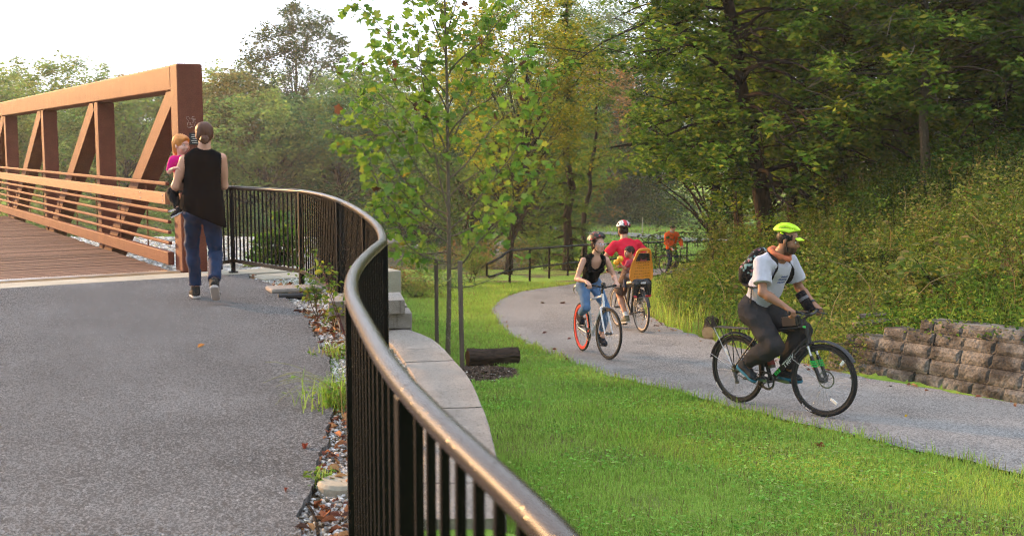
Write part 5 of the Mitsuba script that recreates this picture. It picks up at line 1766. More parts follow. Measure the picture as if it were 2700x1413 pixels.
def eyes_mesh(c, R, s):
    """(whites, irises)"""
    P = lambda x, y, z: np.asarray(c) + R @ (np.array([x, y, z]) * s)
    w = cat([trimesh.creation.icosphere(2, .0118 * s).apply_translation(P(.0775, .031 * y, .005)) for y in (-1, 1)])
    i = cat([trimesh.creation.icosphere(2, .0066 * s).apply_translation(P(.0838, .030 * y, .004)) for y in (-1, 1)])
    b = cat([tube(curve([P(.083, .014 * y, .021), P(.088, .030 * y, .027), P(.078, .048 * y, .021)], 8), .0032 * s, 5) for y in (-1, 1)])
    return w, i, b


def add_hand(F_, wrist, fwd, back, thumb, curl=1.2, s=1.0, spread=.2):
    """Palm, four fingers and a thumb. fwd: along the hand; back: out of the back of the hand; thumb: to the thumb's side."""
    fwd = nrm(fwd)
    back = nrm(np.asarray(back) - fwd * (np.asarray(back) @ fwd))
    side = nrm(np.cross(back, fwd))
    if side @ np.asarray(thumb, float) < 0: side = -side
    w = np.asarray(wrist, float)
    F_.cone(w, .025 * s, w + fwd * .03 * s, .030 * s, .012 * s, squash=(back, .75))
    F_.cone(w + fwd * .03 * s + side * .004 * s, .036 * s, w + fwd * .075 * s, .039 * s, .012 * s, squash=(back, .48))
    for q, (o, l) in enumerate(((.030, .92), (.010, 1.0), (-.010, .95), (-.029, .76))):
        p = w + fwd * (.088 - abs(o) * .15) * s + side * o * s
        ang = curl * (.55 + .05 * q)
        d = nrm(fwd + side * spread * o * 4)
        for seg, (ln, r0, r1) in enumerate(((.040, .0098, .0092), (.026, .0092, .0085), (.021, .0085, .0075))):
            dd = d * math.cos(ang) - back * math.sin(ang)
            e = p + dd * ln * l * s
            F_.cone(p, r0 * s, e, r1 * s, .004 * s)
            p = e
            ang += curl * (.75 if seg == 0 else .6)
    p = w + fwd * .025 * s + side * .028 * s - back * .006 * s
    e = p + (fwd * .55 + side * .65 - back * .45 * curl) * .040 * s
    F_.cone(p, .0135 * s, e, .0115 * s, .010 * s)
    F_.cone(e, .0115 * s, e + (fwd * .8 - back * .6 * curl + side * .05) * .032 * s, .009 * s, .004 * s)


def add_torso(F_, pel, che, shl, shr, up, fwd, s=1.0, w=1.0, infl=0.0, belly=0.0, k=.05, hipw=1.0):
    """Pelvis, waist, rib cage and shoulder girdle."""
    left = nrm(np.asarray(shl) - np.asarray(shr))
    R = np.column_stack([nrm(np.cross(left, up)), left, nrm(np.cross(np.cross(left, up), left))])
    ax = nrm(np.asarray(che) - pel)
    F_.ell(pel, np.array([.108, .160 * hipw, .115]) * s + infl, R, 0)
    wa = lerp(np.asarray(pel), che, .42)
    F_.ell(wa + R[:, 0] * belly * .5, np.array([.098 + belly, .132 * w, .15]) * s + infl, R, k)
    rb = lerp(np.asarray(pel), che, .80)
    F_.ell(rb, np.array([.108, .155 * w, .17]) * s + infl, R, k)
    F_.cone(lerp(np.asarray(shl), che, .12) - ax * .01, .055 * s + infl, lerp(np.asarray(shr), che, .12) - ax * .01, .055 * s + infl, k, squash=None)
    F_.ell(np.asarray(che) + ax * .02, np.array([.07, .11 * w, .07]) * s + infl, R, k)


def shoe(key, ankle, toe_dir, up, col, sole_col, s=1.0, name='shoe', label=None):
    """An upper and a sole. toe_dir: along the foot; up: out of the instep."""
    x = nrm(toe_dir)
    z = nrm(np.asarray(up) - x * (np.asarray(up) @ x))
    R = np.column_stack([x, np.cross(z, x), z])
    P = lambda a, b, c: np.asarray(ankle) + R @ (np.array([a, b, c]) * s)
    lo, hi = np.asarray(ankle) - .27 * s, np.asarray(ankle) + .27 * s
    F_ = Field(lo, hi, .007)
    F_.ell(P(-.03, 0, -.045), np.array([.045, .038, .045]) * s, R, 0)
    F_.cone(P(-.005, 0, 0.02), .045 * s, P(-.005, 0, -.045), .042 * s, .02 * s, capa=True)
    F_.cone(P(.03, 0, -.04), .042 * s, P(.13, 0, -.062), .036 * s, .03 * s)
    F_.ell(P(.145, 0, -.066), np.array([.05, .044, .028]) * s, R, .02 * s)
    F_.half(-z, P(0, 0, -.078))
    u = obj(name, F_.mesh(.002, 40, 3), 'm_matte', key, color=col, smooth=True, label=label)
    F2 = Field(lo, hi, .007)
    F2.cone(P(-.035, 0, -.085), .043 * s, P(.05, 0, -.086), .038 * s, .01)
    F2.cone(P(.05, 0, -.086), .038 * s, P(.155, 0, -.084), .044 * s, .02)
    F2.half(z, P(0, 0, -.076))
    F2.half(-z, P(0, 0, -.104))
    obj('sole', F2.mesh(0, smooth=1), 'm_matte', u, color=sole_col, smooth=40)
    return u


def place_meshes(fn, Mx):
    """Every mesh made while fn runs is moved from the figure's own frame into the world."""
    global obj
    raw = obj

    def moved(name, mesh, *a, **k):
        if hasattr(mesh, 'vertices'):
            mesh = mesh.copy()
            loc = np.array(mesh.vertices)
            mesh.vertices = loc @ Mx[:3, :3].T + Mx[:3, 3]
            if callable(k.get('color')):
                cf = k['color']
                k['color'] = lambda v: cf((np.asarray(v) - Mx[:3, 3]) @ Mx[:3, :3])
        return raw(name, mesh, *a, **k)
    obj = moved
    try:
        return fn()
    finally:
        obj = raw


def frame_at(origin, fwd, lean=0.0):
    x = nrm(fwd)
    y = nrm(np.cross([0, 0, 1], x))
    z = np.cross(x, y)
    m = np.eye(4)
    m[:3, :3] = np.column_stack([x, y, z]) @ rot([1, 0, 0], lean)
    m[:3, 3] = origin
    return m


def helmet(key, c, R, s, col, vent_rows, visor=False, two=None, name='helmet', liner=(.015, .015, .016), label=None, deep=.0):
    P = lambda x, y, z: np.asarray(c) + R @ (np.array([x, y, z]) * s)
    F_ = Field(np.asarray(c) - .22 * s, np.asarray(c) + .22 * s, .006)
    F_.ell(P(-.012, 0, .045), np.array([.142, .106, .108]) * s, R, 0)
    F_.ell(P(-.05, 0, .035), np.array([.105, .100, .10]) * s, R, .03)
    F_.half(R @ np.array([-.10, 0, -1]), P(.10, 0, .028 - deep))
    F_.half(R @ np.array([.55, 0, -1]), P(-.13, 0, -.012 - deep))
    core = Field(F_.lo, np.asarray(c) + .22 * s, .006)
    core.d = F_.d + .014
    F_.ell(P(-.01, 0, .025), np.array([.112, .088, .095]) * s, R, 0, carve=True)
    for (x, y, z, a, b, d, yaw) in vent_rows:
        for sg_ in ((1, -1) if y else (1,)):
            RR_ = R @ rotz(yaw * sg_)
            F_.ell(P(x, y * sg_, z), np.array([a, b, d]) * s, RR_, .004, carve=True)
    h = obj(name, F_.mesh(0, smooth=1), 'm_satin', key, color=col if two is None else two, smooth=True, label=label)
    obj('liner', core.mesh(0, smooth=1), 'm_matte', h, color=liner, smooth=True)
    if visor:
        pts = []
        for y in np.linspace(-1, 1, 11):
            for (r, zz) in ((.112, .034), (.158, .020), (.158, .015), (.112, .026)):
                pts.append(P(r * math.cos(y * .75) - (.0), r * .72 * math.sin(y * .75), zz + .012 * (1 - y * y)))
        obj('visor', hull(pts), 'm_satin', h, color=col, smooth=30)
    for y in (-1, 1):
        st = curve([P(.02, .088 * y, .02), P(.025, .080 * y, -.05), P(.045, .045 * y, -.112), P(.05, 0, -.122)], 14)
        obj('strap', tube(st, .0055 * s, 5), 'm_matte', h, color=(.012, .012, .013), smooth=True)
    return h


# ---------------------------------------------------------------- bicycles
WB, WR = 1.06, .345


def wheel(key, c, ax, tyre_col, rim_col, R=WR, tr=.019, rim_h=.018, name='wheel', spokes=28, disc=False, phase=0.0, tyre2=None, text=None, reflect=True, spoke_col=(.45, .45, .45)):
    """tyre, rim, hub and spokes; ax: the axle's direction."""
    ax = nrm(ax)
    u = nrm(np.cross(ax, [0, 0, 1]))
    w = np.cross(u, ax)
    key = number(f'{key}__{name}')
    th = np.linspace(0, 2 * np.pi, 65)[:-1]
    ring = lambda r, o=0.0: c + r * (np.cos(th)[:, None] * u + np.sin(th)[:, None] * w) + ax * o
    obj('tyre', tube(ring(R - tr), tr, 10, closed=True), 'm_matte', key, color=tyre_col, smooth=True)
    pr = np.array([[-.011, 0], [-.011, -rim_h], [0, -rim_h - .006], [.011, -rim_h], [.011, 0]]) / .01
    rr = R - 2 * tr + .004
    prof = np.array([[x, y] for x, y in pr])
    v = np.array([[c + (rr + y * .01) * (math.cos(a) * u + math.sin(a) * w) + ax * x * .01 for x, y in prof] for a in th]).reshape(-1, 3)
    k = len(prof)
    f = []
    for i_ in range(64):
        for j_ in range(k):
            a, b = i_ * k + j_, i_ * k + (j_ + 1) % k
            a2, b2 = ((i_ + 1) % 64) * k + j_, ((i_ + 1) % 64) * k + (j_ + 1) % k
            f += [[a, b, b2], [a, b2, a2]]
    m = M(v, f)
    obj('rim', m, 'm_satin', key, color=rim_col, smooth=35)
    obj('hub', cat([rod(c - ax * .045, c + ax * .045, .017, 12), rod(c - ax * .032, c - ax * .028, .028, 14), rod(c + ax * .028, c + ax * .032, .028, 14), rod(c - ax * .06, c + ax * .06, .006, 8)]), 'm_satin', key, color=(.08, .08, .085), smooth=35)
    sp = []
    for q in range(spokes):
        a = 2 * np.pi * q / spokes + phase
        sd = 1 if q % 2 else -1
        b = a + (.55 if (q // 2) % 2 else -.55)
        sp.append(tube([c + .026 * (math.cos(b) * u + math.sin(b) * w) + ax * .03 * sd, c + (rr - rim_h) * (math.cos(a) * u + math.sin(a) * w)], .0011, 4, caps=False))
    obj('spokes', cat(sp), 'm_metal', key, color=spoke_col, smooth=True, kind='stuff')
    if disc:
        dr_ = []
        for q in range(8):
            a = q * np.pi / 4
            dr_.append(rod(c + ax * .052 + .02 * (math.cos(a) * u + math.sin(a) * w), c + ax * .052 + .078 * (math.cos(a + .4) * u + math.sin(a + .4) * w), .003, 4))
        dr_.append(tube(np.array([c + ax * .052 + .078 * (math.cos(a) * u + math.sin(a) * w) for a in th[::2]]), .006, profile=np.array([[-.2, -1], [.2, -1], [.2, 1], [-.2, 1]]), closed=True))
        obj('brake_disc', cat(dr_), 'm_metal', key, color=(.35, .33, .3), smooth=30)
    if text:
        # lettering round the side of the tyre that shows
        for side_, a0, word in text:
            tm = meshkit.text_mesh(word, .0125, .0012, True)
            tv = np.asarray(tm.vertices)
            rad = R - tr - .005 + tv[:, 1]
            a = a0 + (tv[:, 0] - tv[:, 0].mean()) / (R - tr) * side_
            tm.vertices = c + rad[:, None] * (np.cos(a)[:, None] * u + np.sin(a)[:, None] * w) + ax[None] * (side_ * (math.sqrt(max(tr ** 2 - .006 ** 2, 0)) + tv[:, 2]))[:, None]
            obj('lettering', tm, 'm_matte', key, color=(.75, .75, .75), smooth=False)
    return key


def bicycle(label, Mx, o):
    """A bicycle in its own frame: x forward, z up, origin on the ground midway between the wheels. Returns (key, points of contact for the rider)."""
    key = tag(number('bicycle'), label, 'bicycle')
    fr, fc = o.get('frame', 'm_satin'), o['col']
    RA, FA = V(-WB / 2, 0, WR), V(WB / 2, 0, WR)
    BB = V(-.10, 0, .275)
    sd = V(-.285, 0, .958)
    SC, ST = BB + sd * o.get('seat_tube', .50), BB + sd * o.get('saddle', .70)
    HT, HB = V(.335, 0, .855), V(.375, 0, .70)
    axs = nrm(HT - HB)
    steer = o.get('steer', 0.0)
    RS = rot(axs, steer)
    S = lambda p: HB + RS @ (np.asarray(p, float) - HB)
    pts = {}

    def build():
        tt = o.get('tube', .018)
        tr_ = lambda a, b, r0, r1=None, n=12: rod(a, b, r0, n, r1)
        fm = [tr_(BB, SC + sd * .02, tt * .95), tr_(SC - sd * .02, HT - axs * .015, tt * o.get('toptube', .95)), tr_(BB, HB + axs * .03, tt * 1.25), tr_(HB - axs * .012, HT + axs * .01, tt * 1.25),
              rod(BB - V(0, .036, 0), BB + V(0, .036, 0), .024, 14)]
        for y in (-1, 1):
            fm += [tr_(BB + V(-.02, .03 * y, 0), RA + V(.01, .062 * y, 0), .010, .008), tr_(SC + V(0, .015 * y, -.03), RA + V(0, .062 * y, .01), .008, .007)]
        obj('frame', cat(fm), fr, key, color=fc, smooth=40)
        obj('seat_post', rod(SC, ST - sd * .03, .0135, 10), 'm_satin', key, color=(.05, .05, .055), smooth=40)
        F_ = Field(ST + [-.2, -.12, -.1], ST + [.22, .12, .08], .007)
        F_.cone(ST + V(-.09, .0, .0), .062, ST + V(.02, 0, .002), .035, .02, squash=((0, 0, 1), .45))
        F_.cone(ST + V(.0, 0, .002), .032, ST + V(.15, 0, -.008), .017, .02, squash=((0, 0, 1), .6))
        obj('saddle', F_.mesh(), 'm_satin', key, color=o.get('saddle_col', (.015, .015, .016)), smooth=True)
        # fork and bars turn with the front wheel
        fk = [rod(S(HB - axs * .02 + V(0, -.05, 0)), S(HB - axs * .02 + V(0, .05, 0)), tt * .9, 10)]
        for y in (-1, 1):
            if o.get('susp'):
                fk += [rod(S(HB - axs * .02 + V(0, .055 * y, 0)), S(lerp(HB, FA, .45) + V(.0, .06 * y, 0)), .0135, 10), rod(S(lerp(HB, FA, .40) + V(0, .06 * y, 0)), S(FA + V(0, .062 * y, 0)), .0195, 10)]
            else:
                fk += [tube([S(HB - axs * .02 + V(0, .05 * y, 0)), S(lerp(HB, FA, .55) + V(-.012, .055 * y, 0)), S(FA + V(0, .058 * y, 0))], [.014, .012, .008], 10)]
        obj('fork', cat(fk), fr, key, color=o.get('fork_col', fc), smooth=40)
        if o.get('susp'):
            st_ = [rod(S(lerp(HB, FA, .12) + V(0, .057 * y, 0)), S(lerp(HB, FA, .36) + V(0, .06 * y, 0)), .0145, 10) for y in (-1, 1)]
            obj('stanchion', cat(st_), 'm_metal', key, color=(.7, .7, .72), smooth=40)
        stem = HT + axs * .075
        bc = stem + V(o.get('reach', .06), 0, .03)
        bw, rise, back = o.get('bar_w', .30), o.get('rise', .03), o.get('back', .05)
        obj('stem', cat([rod(S(HT), S(stem), .016, 10), rod(S(stem - axs * .01), S(bc), .015, 10), rod(S(bc - V(0, .03, 0)), S(bc + V(0, .03, 0)), .02, 10)]), 'm_satin', key, color=(.02, .02, .022), smooth=40)
        bar_pts = [bc + V(-back, -bw, rise), bc + V(-back * .55, -bw * .62, rise), bc + V(0, -bw * .3, rise * .3), bc, bc + V(0, bw * .3, rise * .3), bc + V(-back * .55, bw * .62, rise), bc + V(-back, bw, rise)]
        bp_ = np.array([S(p) for p in curve(bar_pts, 30)])
        hb = obj('handlebar', tube(bp_, .0125, 10), 'm_satin', key, color=o.get('bar_col', (.02, .02, .022)), smooth=True)
        for y in (-1, 1):
            g0, g1 = S(bc + V(-back, bw * y, rise)), S(bc + V(-back * .6, (bw - .12) * y, rise))
            obj('grip', rod(g0, g1, .0165, 10), 'm_matte', hb, color=o.get('grip_col', (.012, .012, .013)), smooth=40)
            pts['grip', y] = lerp(g0, g1, .42)
            b0, b1 = lerp(g0, g1, 1.2), S(bc + V(.045, (bw - .06) * y, rise - .035))
            obj('brake_lever', tube([b0, b0 + S(V(.05, 0, -.02)) - S(V(0, 0, 0)), b1], [.009, .006, .005], 6), 'm_satin', hb, color=(.03, .03, .032), smooth=40)
            cab = curve([b0, b0 + V(.10, 0, .01), HT + V(.09, .05 * y, -.02), HB + V(.03, .03 * y, .06)], 16)
            obj('cable', tube(cab, .0028, 5), 'm_satin', hb, color=(.012, .012, .013), smooth=True)
        ax2 = RS @ V(0, 1, 0)
        wheel(key, S(FA), ax2, o['tyre'], o.get('rim', (.02, .02, .022)), rim_h=o.get('rim_h', .016), disc=o.get('disc', False), text=o.get('text_f'), tr=o.get('tr', .019))
        wheel(key, RA, V(0, 1, 0), o['tyre'], o.get('rim_r', o.get('rim', (.02, .02, .022))), rim_h=o.get('rim_hr', o.get('rim_h', .016)), phase=.1, text=o.get('text_r'), tr=o.get('tr', .019))
        # drive
        cr = o.get('crank', 0.0)            # angle of the right crank, from forward, towards up
        th = np.linspace(0, 2 * np.pi, 41)[:-1]
        cc = BB + V(0, -.052, 0)
        rr = .088
        v = np.array([[cc + V(r * math.cos(a), y, r * math.sin(a)) for r, y in ((rr + .004 * (q % 2), -.002), (rr + .004 * (q % 2), .002), (rr - .02, .002), (rr - .02, -.002))] for q, a in enumerate(th)]).reshape(-1, 3)
        f = []
        for i_ in range(40):
            for j_ in range(4):
                a, b, a2, b2 = i_ * 4 + j_, i_ * 4 + (j_ + 1) % 4, ((i_ + 1) % 40) * 4 + j_, ((i_ + 1) % 40) * 4 + (j_ + 1) % 4
                f += [[a, b, b2], [a, b2, a2]]
        arms = [rod(cc, cc + V(.075 * math.cos(a), 0, .075 * math.sin(a)), .007, 6) for a in np.arange(5) * 2 * np.pi / 5]
        obj('chainring', cat([M(v, f)] + arms), 'm_satin', key, color=o.get('ring_col', (.03, .03, .032)), smooth=30)
        for y, a in ((-1, cr), (1, cr + math.pi)):
            e = BB + V(.17 * math.cos(a), .075 * y, .17 * math.sin(a))
            obj('crank_arm', bar(BB + V(0, .066 * y, 0), e, .014, .026, up=(0, 0, 1) if abs(math.sin(a)) < .8 else (1, 0, 0)), 'm_metal', key, color=o.get('crank_col', (.5, .5, .5)), smooth=30)
            obj('pedal', rbox(e + V(0, .055 * y, 0), [.09, .085, .022], .006), 'm_satin', key, color=(.02, .02, .022))
            pts['pedal', y] = e + V(0, .055 * y, .012)
        ra = RA + V(0, -.052, 0)
        ang = math.atan2(*(cc - ra)[[2, 0]])
        lp_ = [cc + rr * V(math.cos(a), 0, math.sin(a)) for a in np.linspace(ang + math.pi / 2, ang - math.pi / 2, 14)] + [ra + .035 * V(math.cos(a), 0, math.sin(a)) for a in np.linspace(ang - math.pi / 2, ang - 1.5 * math.pi, 10)]
        obj('chain', tube(np.array(lp_), .0045, 5, closed=True), 'm_metal', key, color=(.12, .11, .10), smooth=True)
        obj('cassette', cat([rod(ra + V(0, .004 * q, 0), ra + V(0, .004 * q + .0022, 0), .03 + .004 * q, 18) for q in range(6)]), 'm_metal', key, color=(.25, .24, .22), smooth=30)
        if o.get('mech', True):
            obj('derailleur', cat([bar(ra + V(.01, -.012, -.02), ra + V(.045, -.012, -.12), .012, .03, up=(0, 1, 0)), rod(ra + V(.045, -.02, -.12), ra + V(.045, -.004, -.12), .022, 12), rod(ra + V(.03, -.02, -.07), ra + V(.03, -.004, -.07), .02, 12)]), 'm_satin', key, color=(.08, .08, .08), smooth=30)
        if o.get('guards'):
            for nm, c_, a0, a1, R_ in (('mudguard', RA, .15, 2.9, np.eye(3)), ('mudguard', FA, .55, 2.75, RS)):
                aa = np.linspace(a0, a1, 30)
                q = np.array([c_ + (WR + .022) * V(math.cos(a), 0, math.sin(a)) for a in aa])
                if c_ is FA: q = np.array([S(p) for p in q])
                if (c_ is FA and o.get('guards') != 'rear') or c_ is RA:
                    obj(nm, tube(q, .03, profile=np.array([[-1, -.25], [-.55, .25], [0, .38], [.55, .25], [1, -.25], [.55, .12], [0, .22], [-.55, .12]])), 'm_satin', key, color=(.018, .018, .02), smooth=40)
                    for y in (-1, 1):
                        e = c_ + (WR + .02) * V(math.cos(a1 - .12), .085 * y, math.sin(a1 - .12))
                        a_ = c_ + V(0, .06 * y, 0)
                        if c_ is FA: e, a_ = S(e), S(a_)
                        obj('stay', rod(a_, e, .0028, 5), 'm_metal', key, color=(.6, .6, .6), smooth=True)
        if o.get('extra'): o['extra'](key, dict(BB=BB, SC=SC, ST=ST, HT=HT, HB=HB, RA=RA, FA=FA, S=S, bc=bc, axs=axs))
        pts.update(ST=ST, HT=HT, bc=S(bc), RA=RA, FA=FA, BB=BB, SC=SC)
    place_meshes(build, Mx)
    return key, pts
# ---------------------------------------------------------------- people
SKIN_L, SKIN_D, SKIN_M, SKIN_B = (.50, .27, .18), (.115, .052, .030), (.26, .125, .070), (.58, .33, .24)


def foot_frame(toe, up):
    x = nrm(toe)
    z = nrm(np.asarray(up, float) - x * (np.asarray(up, float) @ x))
    return np.column_stack([x, np.cross(z, x), z])


def limbs(J, thigh=.445, calf=.43, uarm=.29, farm=.265, knee_pole=(1, 0, .3), elbow_pole=None):
    for y in (1, -1):
        if ('kn', y) not in J: J['kn', y] = ik(J['hip', y], J['an', y], thigh, calf, np.asarray(knee_pole, float) + V(0, .12 * y, 0))
        if ('el', y) not in J: J['el', y] = ik(J['sh', y], J['wr', y], uarm, farm, elbow_pole if elbow_pole is not None else V(-.4, .75 * y, -.6))
    return J


def skin_body(key, J, col, s=1.0, lip=None, beard=None, legs=True, h=.0098, w=1.0, name='body', armr=1.0, baby=False, fingers=True, neckr=.052):
    pts = np.array([v for k, v in J.items() if isinstance(k, tuple) and k[0] in ('sh', 'el', 'wr', 'hip', 'kn', 'an')] + [J['head'], J['pel'], J['che']])
    F_ = Field(pts.min(0) - .2 * s, pts.max(0) + .2 * s, h)
    up = J.get('up', nrm(J['che'] - J['pel']))
    add_torso(F_, J['pel'], J['che'], J['sh', 1], J['sh', -1], up, V(1, 0, 0), s, w * .88, infl=-.012)
    for y in (1, -1):
        F_.cone(J['sh', y], .050 * s * armr, J['el', y], .039 * s * armr, .035 * s)
        F_.cone(lerp(J['sh', y], J['el', y], .25), .047 * s * armr, lerp(J['sh', y], J['el', y], .55), .044 * s * armr, .02)
        F_.cone(J['el', y], .039 * s * armr, lerp(J['el', y], J['wr', y], .35), .041 * s * armr, .02 * s)
        F_.cone(lerp(J['el', y], J['wr', y], .3), .041 * s * armr, J['wr', y], .026 * s * armr, .02 * s)
        if ('hand', y) in J:
            fw, bk, th, cu = J['hand', y]
            add_hand(F_, J['wr', y], fw, bk, th, cu, s * (1.0 if not baby else 1.15))
        if legs:
            F_.cone(J['hip', y], .078 * s, J['kn', y], .050 * s, .03 * s)
            F_.cone(J['kn', y], .050 * s, lerp(J['kn', y], J['an', y], .35), .053 * s, .02 * s)
            F_.cone(lerp(J['kn', y], J['an', y], .3), .053 * s, J['an', y], .034 * s, .02 * s)
            F_.cone(J['an', y], .034 * s, J['an', y] + J.get('toe', {}).get(y, V(.5, 0, -.5)) * .06, .03 * s, .01)
    add_head(F_, J['head'], J['hR'], J.get('hs', s), J['neck'], baby, neckr)
    if baby: F_.cone(J['neck'], .035, J['che'], .05, .02)
    else: F_.cone(J['neck'], neckr * 1.1 * s, J['che'], .075 * s, .04)
    obj(name, F_.mesh(0, smooth=2), 'm_skin', key, color=face_colors(J['head'], J['hR'], J.get('hs', s), col, lip, beard), smooth=True)
    w_, i_, b_ = eyes_mesh(J['head'], J['hR'], J.get('hs', s))
    e = obj('eye', w_, 'm_gloss', key, color=(.62, .58, .55), smooth=True)
    obj('iris', i_, 'm_gloss', e, color=(.02, .013, .01), smooth=True)
    return b_


def garment(key, name, col, build, lo, hi, h=.008, wrinkle=.006, scale=12, seed=1, bs='m_cloth', smooth=2, stretch=(1, 1, 1), label=None):
    F_ = Field(lo, hi, h)
    build(F_)
    return obj(name, F_.mesh(wrinkle, scale, seed, smooth, stretch), bs, key, color=col, smooth=True, label=label)


def shirt_build(J, s=1.0, w=1.0, infl=.016, hem=None, hem_n=None, sleeve=.62, sl_r=(.070, .078), belly=.0, flare=.0, neck_cut=True, collar=None):
    def b(F_):
        up = J.get('up', nrm(J['che'] - J['pel']))
        add_torso(F_, J['pel'], J['che'], J['sh', 1], J['sh', -1], up, V(1, 0, 0), s, w, infl, belly)
        if flare:
            left = nrm(J['sh', 1] - J['sh', -1])
            fw = nrm(np.cross(left, up))
            F_.cone(lerp(J['pel'], J['che'], .75), .115 * s, J['pel'] - up * .16, (.150 + flare) * s, .06, squash=(fw, .72))
        if hem is not None: F_.half(-up if hem_n is None else hem_n, hem)
        F_.cone(J['che'], .08 * s, lerp(J['che'], J['neck'], .45), .062 * s, .03)
        if neck_cut: F_.half(nrm(up * 1.0 - nrm(np.cross(J['sh', 1] - J['sh', -1], up)) * -.0 + nrm(np.cross(nrm(J['sh', 1] - J['sh', -1]), up)) * .35), lerp(J['che'], J['neck'], .62 if collar is None else collar))
        if sleeve:
            for y in (1, -1):
                e = lerp(J['sh', y], J['el', y], sleeve)
                F_.cone(J['sh', y] + up * .004, sl_r[0] * s, e, sl_r[1] * s, .03, capb=True)
    return b


def trousers_build(J, s=1.0, thigh=(.100, .068), calf=(.070, .056), end=.97, hipw=1.0, infl=.014, top=None, seat=None):
    def b(F_):
        F_.ell(J['pel'], np.array([.118, .168 * hipw, .120]) * s + infl * .6, None, 0)
        for y in (1, -1):
            F_.ell(J['hip', y] + V(-.045, .01 * y, -.02), np.array([.095, .085, .10]) * s, None, .04)
            F_.cone(J['hip', y], thigh[0] * s, J['kn', y], thigh[1] * s, .04)
            if end > 0:
                a = lerp(J['kn', y], J['an', y], end)
                F_.cone(J['kn', y], thigh[1] * s, lerp(J['kn', y], J['an', y], .35), calf[0] * s, .02)
                F_.cone(lerp(J['kn', y], J['an', y], .3), calf[0] * s, a, calf[1] * s, .015, capb=True)
        if top is not None: F_.half(*top)
    return b


def shorts_build(J, s=1.0, r=(.105, .088), end=.9, infl=.014):
    def b(F_):
        F_.ell(J['pel'], np.array([.118, .168, .120]) * s + infl * .6, None, 0)
        for y in (1, -1):
            F_.ell(J['hip', y] + V(-.045, .01 * y, -.02), np.array([.095, .085, .10]) * s, None, .04)
            F_.cone(J['hip', y], r[0] * s, lerp(J['hip', y], J['kn', y], end), r[1] * s, .04, capb=True)
    return b


def jbounds(J, m=.22):
    pts = np.array([v for k, v in J.items() if isinstance(v, np.ndarray) and v.shape == (3,)])
    return pts.min(0) - m, pts.max(0) + m


def grip_hands(J, pts, s=1.0, fwd=(.8, 0, -.45), back=(.45, 0, .85)):
    for y in (1, -1):
        g = pts['grip', y]
        f = nrm(V(*fwd) + V(0, -.12 * y, 0))
        J['wr', y] = g - f * .078 * s + V(0, 0, .012)
        J['hand', y] = (f, V(*back), V(0, -y, 0), 1.35)


def pedal_feet(J, pts, pitch, s=1.0):
    """Ankles over the pedals; pitch: how far each toe points down."""
    J['toe'] = {}
    J['ff'] = {}
    for y in (1, -1):
        a = pitch[y]
        toe, up = V(math.cos(a), .08 * y, -math.sin(a)), V(math.sin(a), 0, math.cos(a))
        R = foot_frame(toe, up)
        J['an', y] = pts['pedal', y] - R @ (V(.105, 0, -.104) * s)
        J['toe'][y], J['ff'][y] = toe, (toe, up)


def torso_from(J, pel, che, shw=.185, roll=0.0):
    J['pel'], J['che'] = V(*pel), V(*che)
    up = nrm(J['che'] - J['pel'])
    for y in (1, -1):
        J['sh', y] = J['che'] + V(0, shw * y, roll * y) - up * .02
        J['hip', y] = J['pel'] + V(.02, .092 * y, -.045)


# ================================================================ 1: the leading cyclist
rc, fc_ = on_trail(1939, 1052), on_trail(2185, 1110)
mid = (rc + fc_) / 2
hd = nrm(V(.60, -.80, TRS * -.80))
Mx = frame_at(mid + V(0, 0, .004), hd)


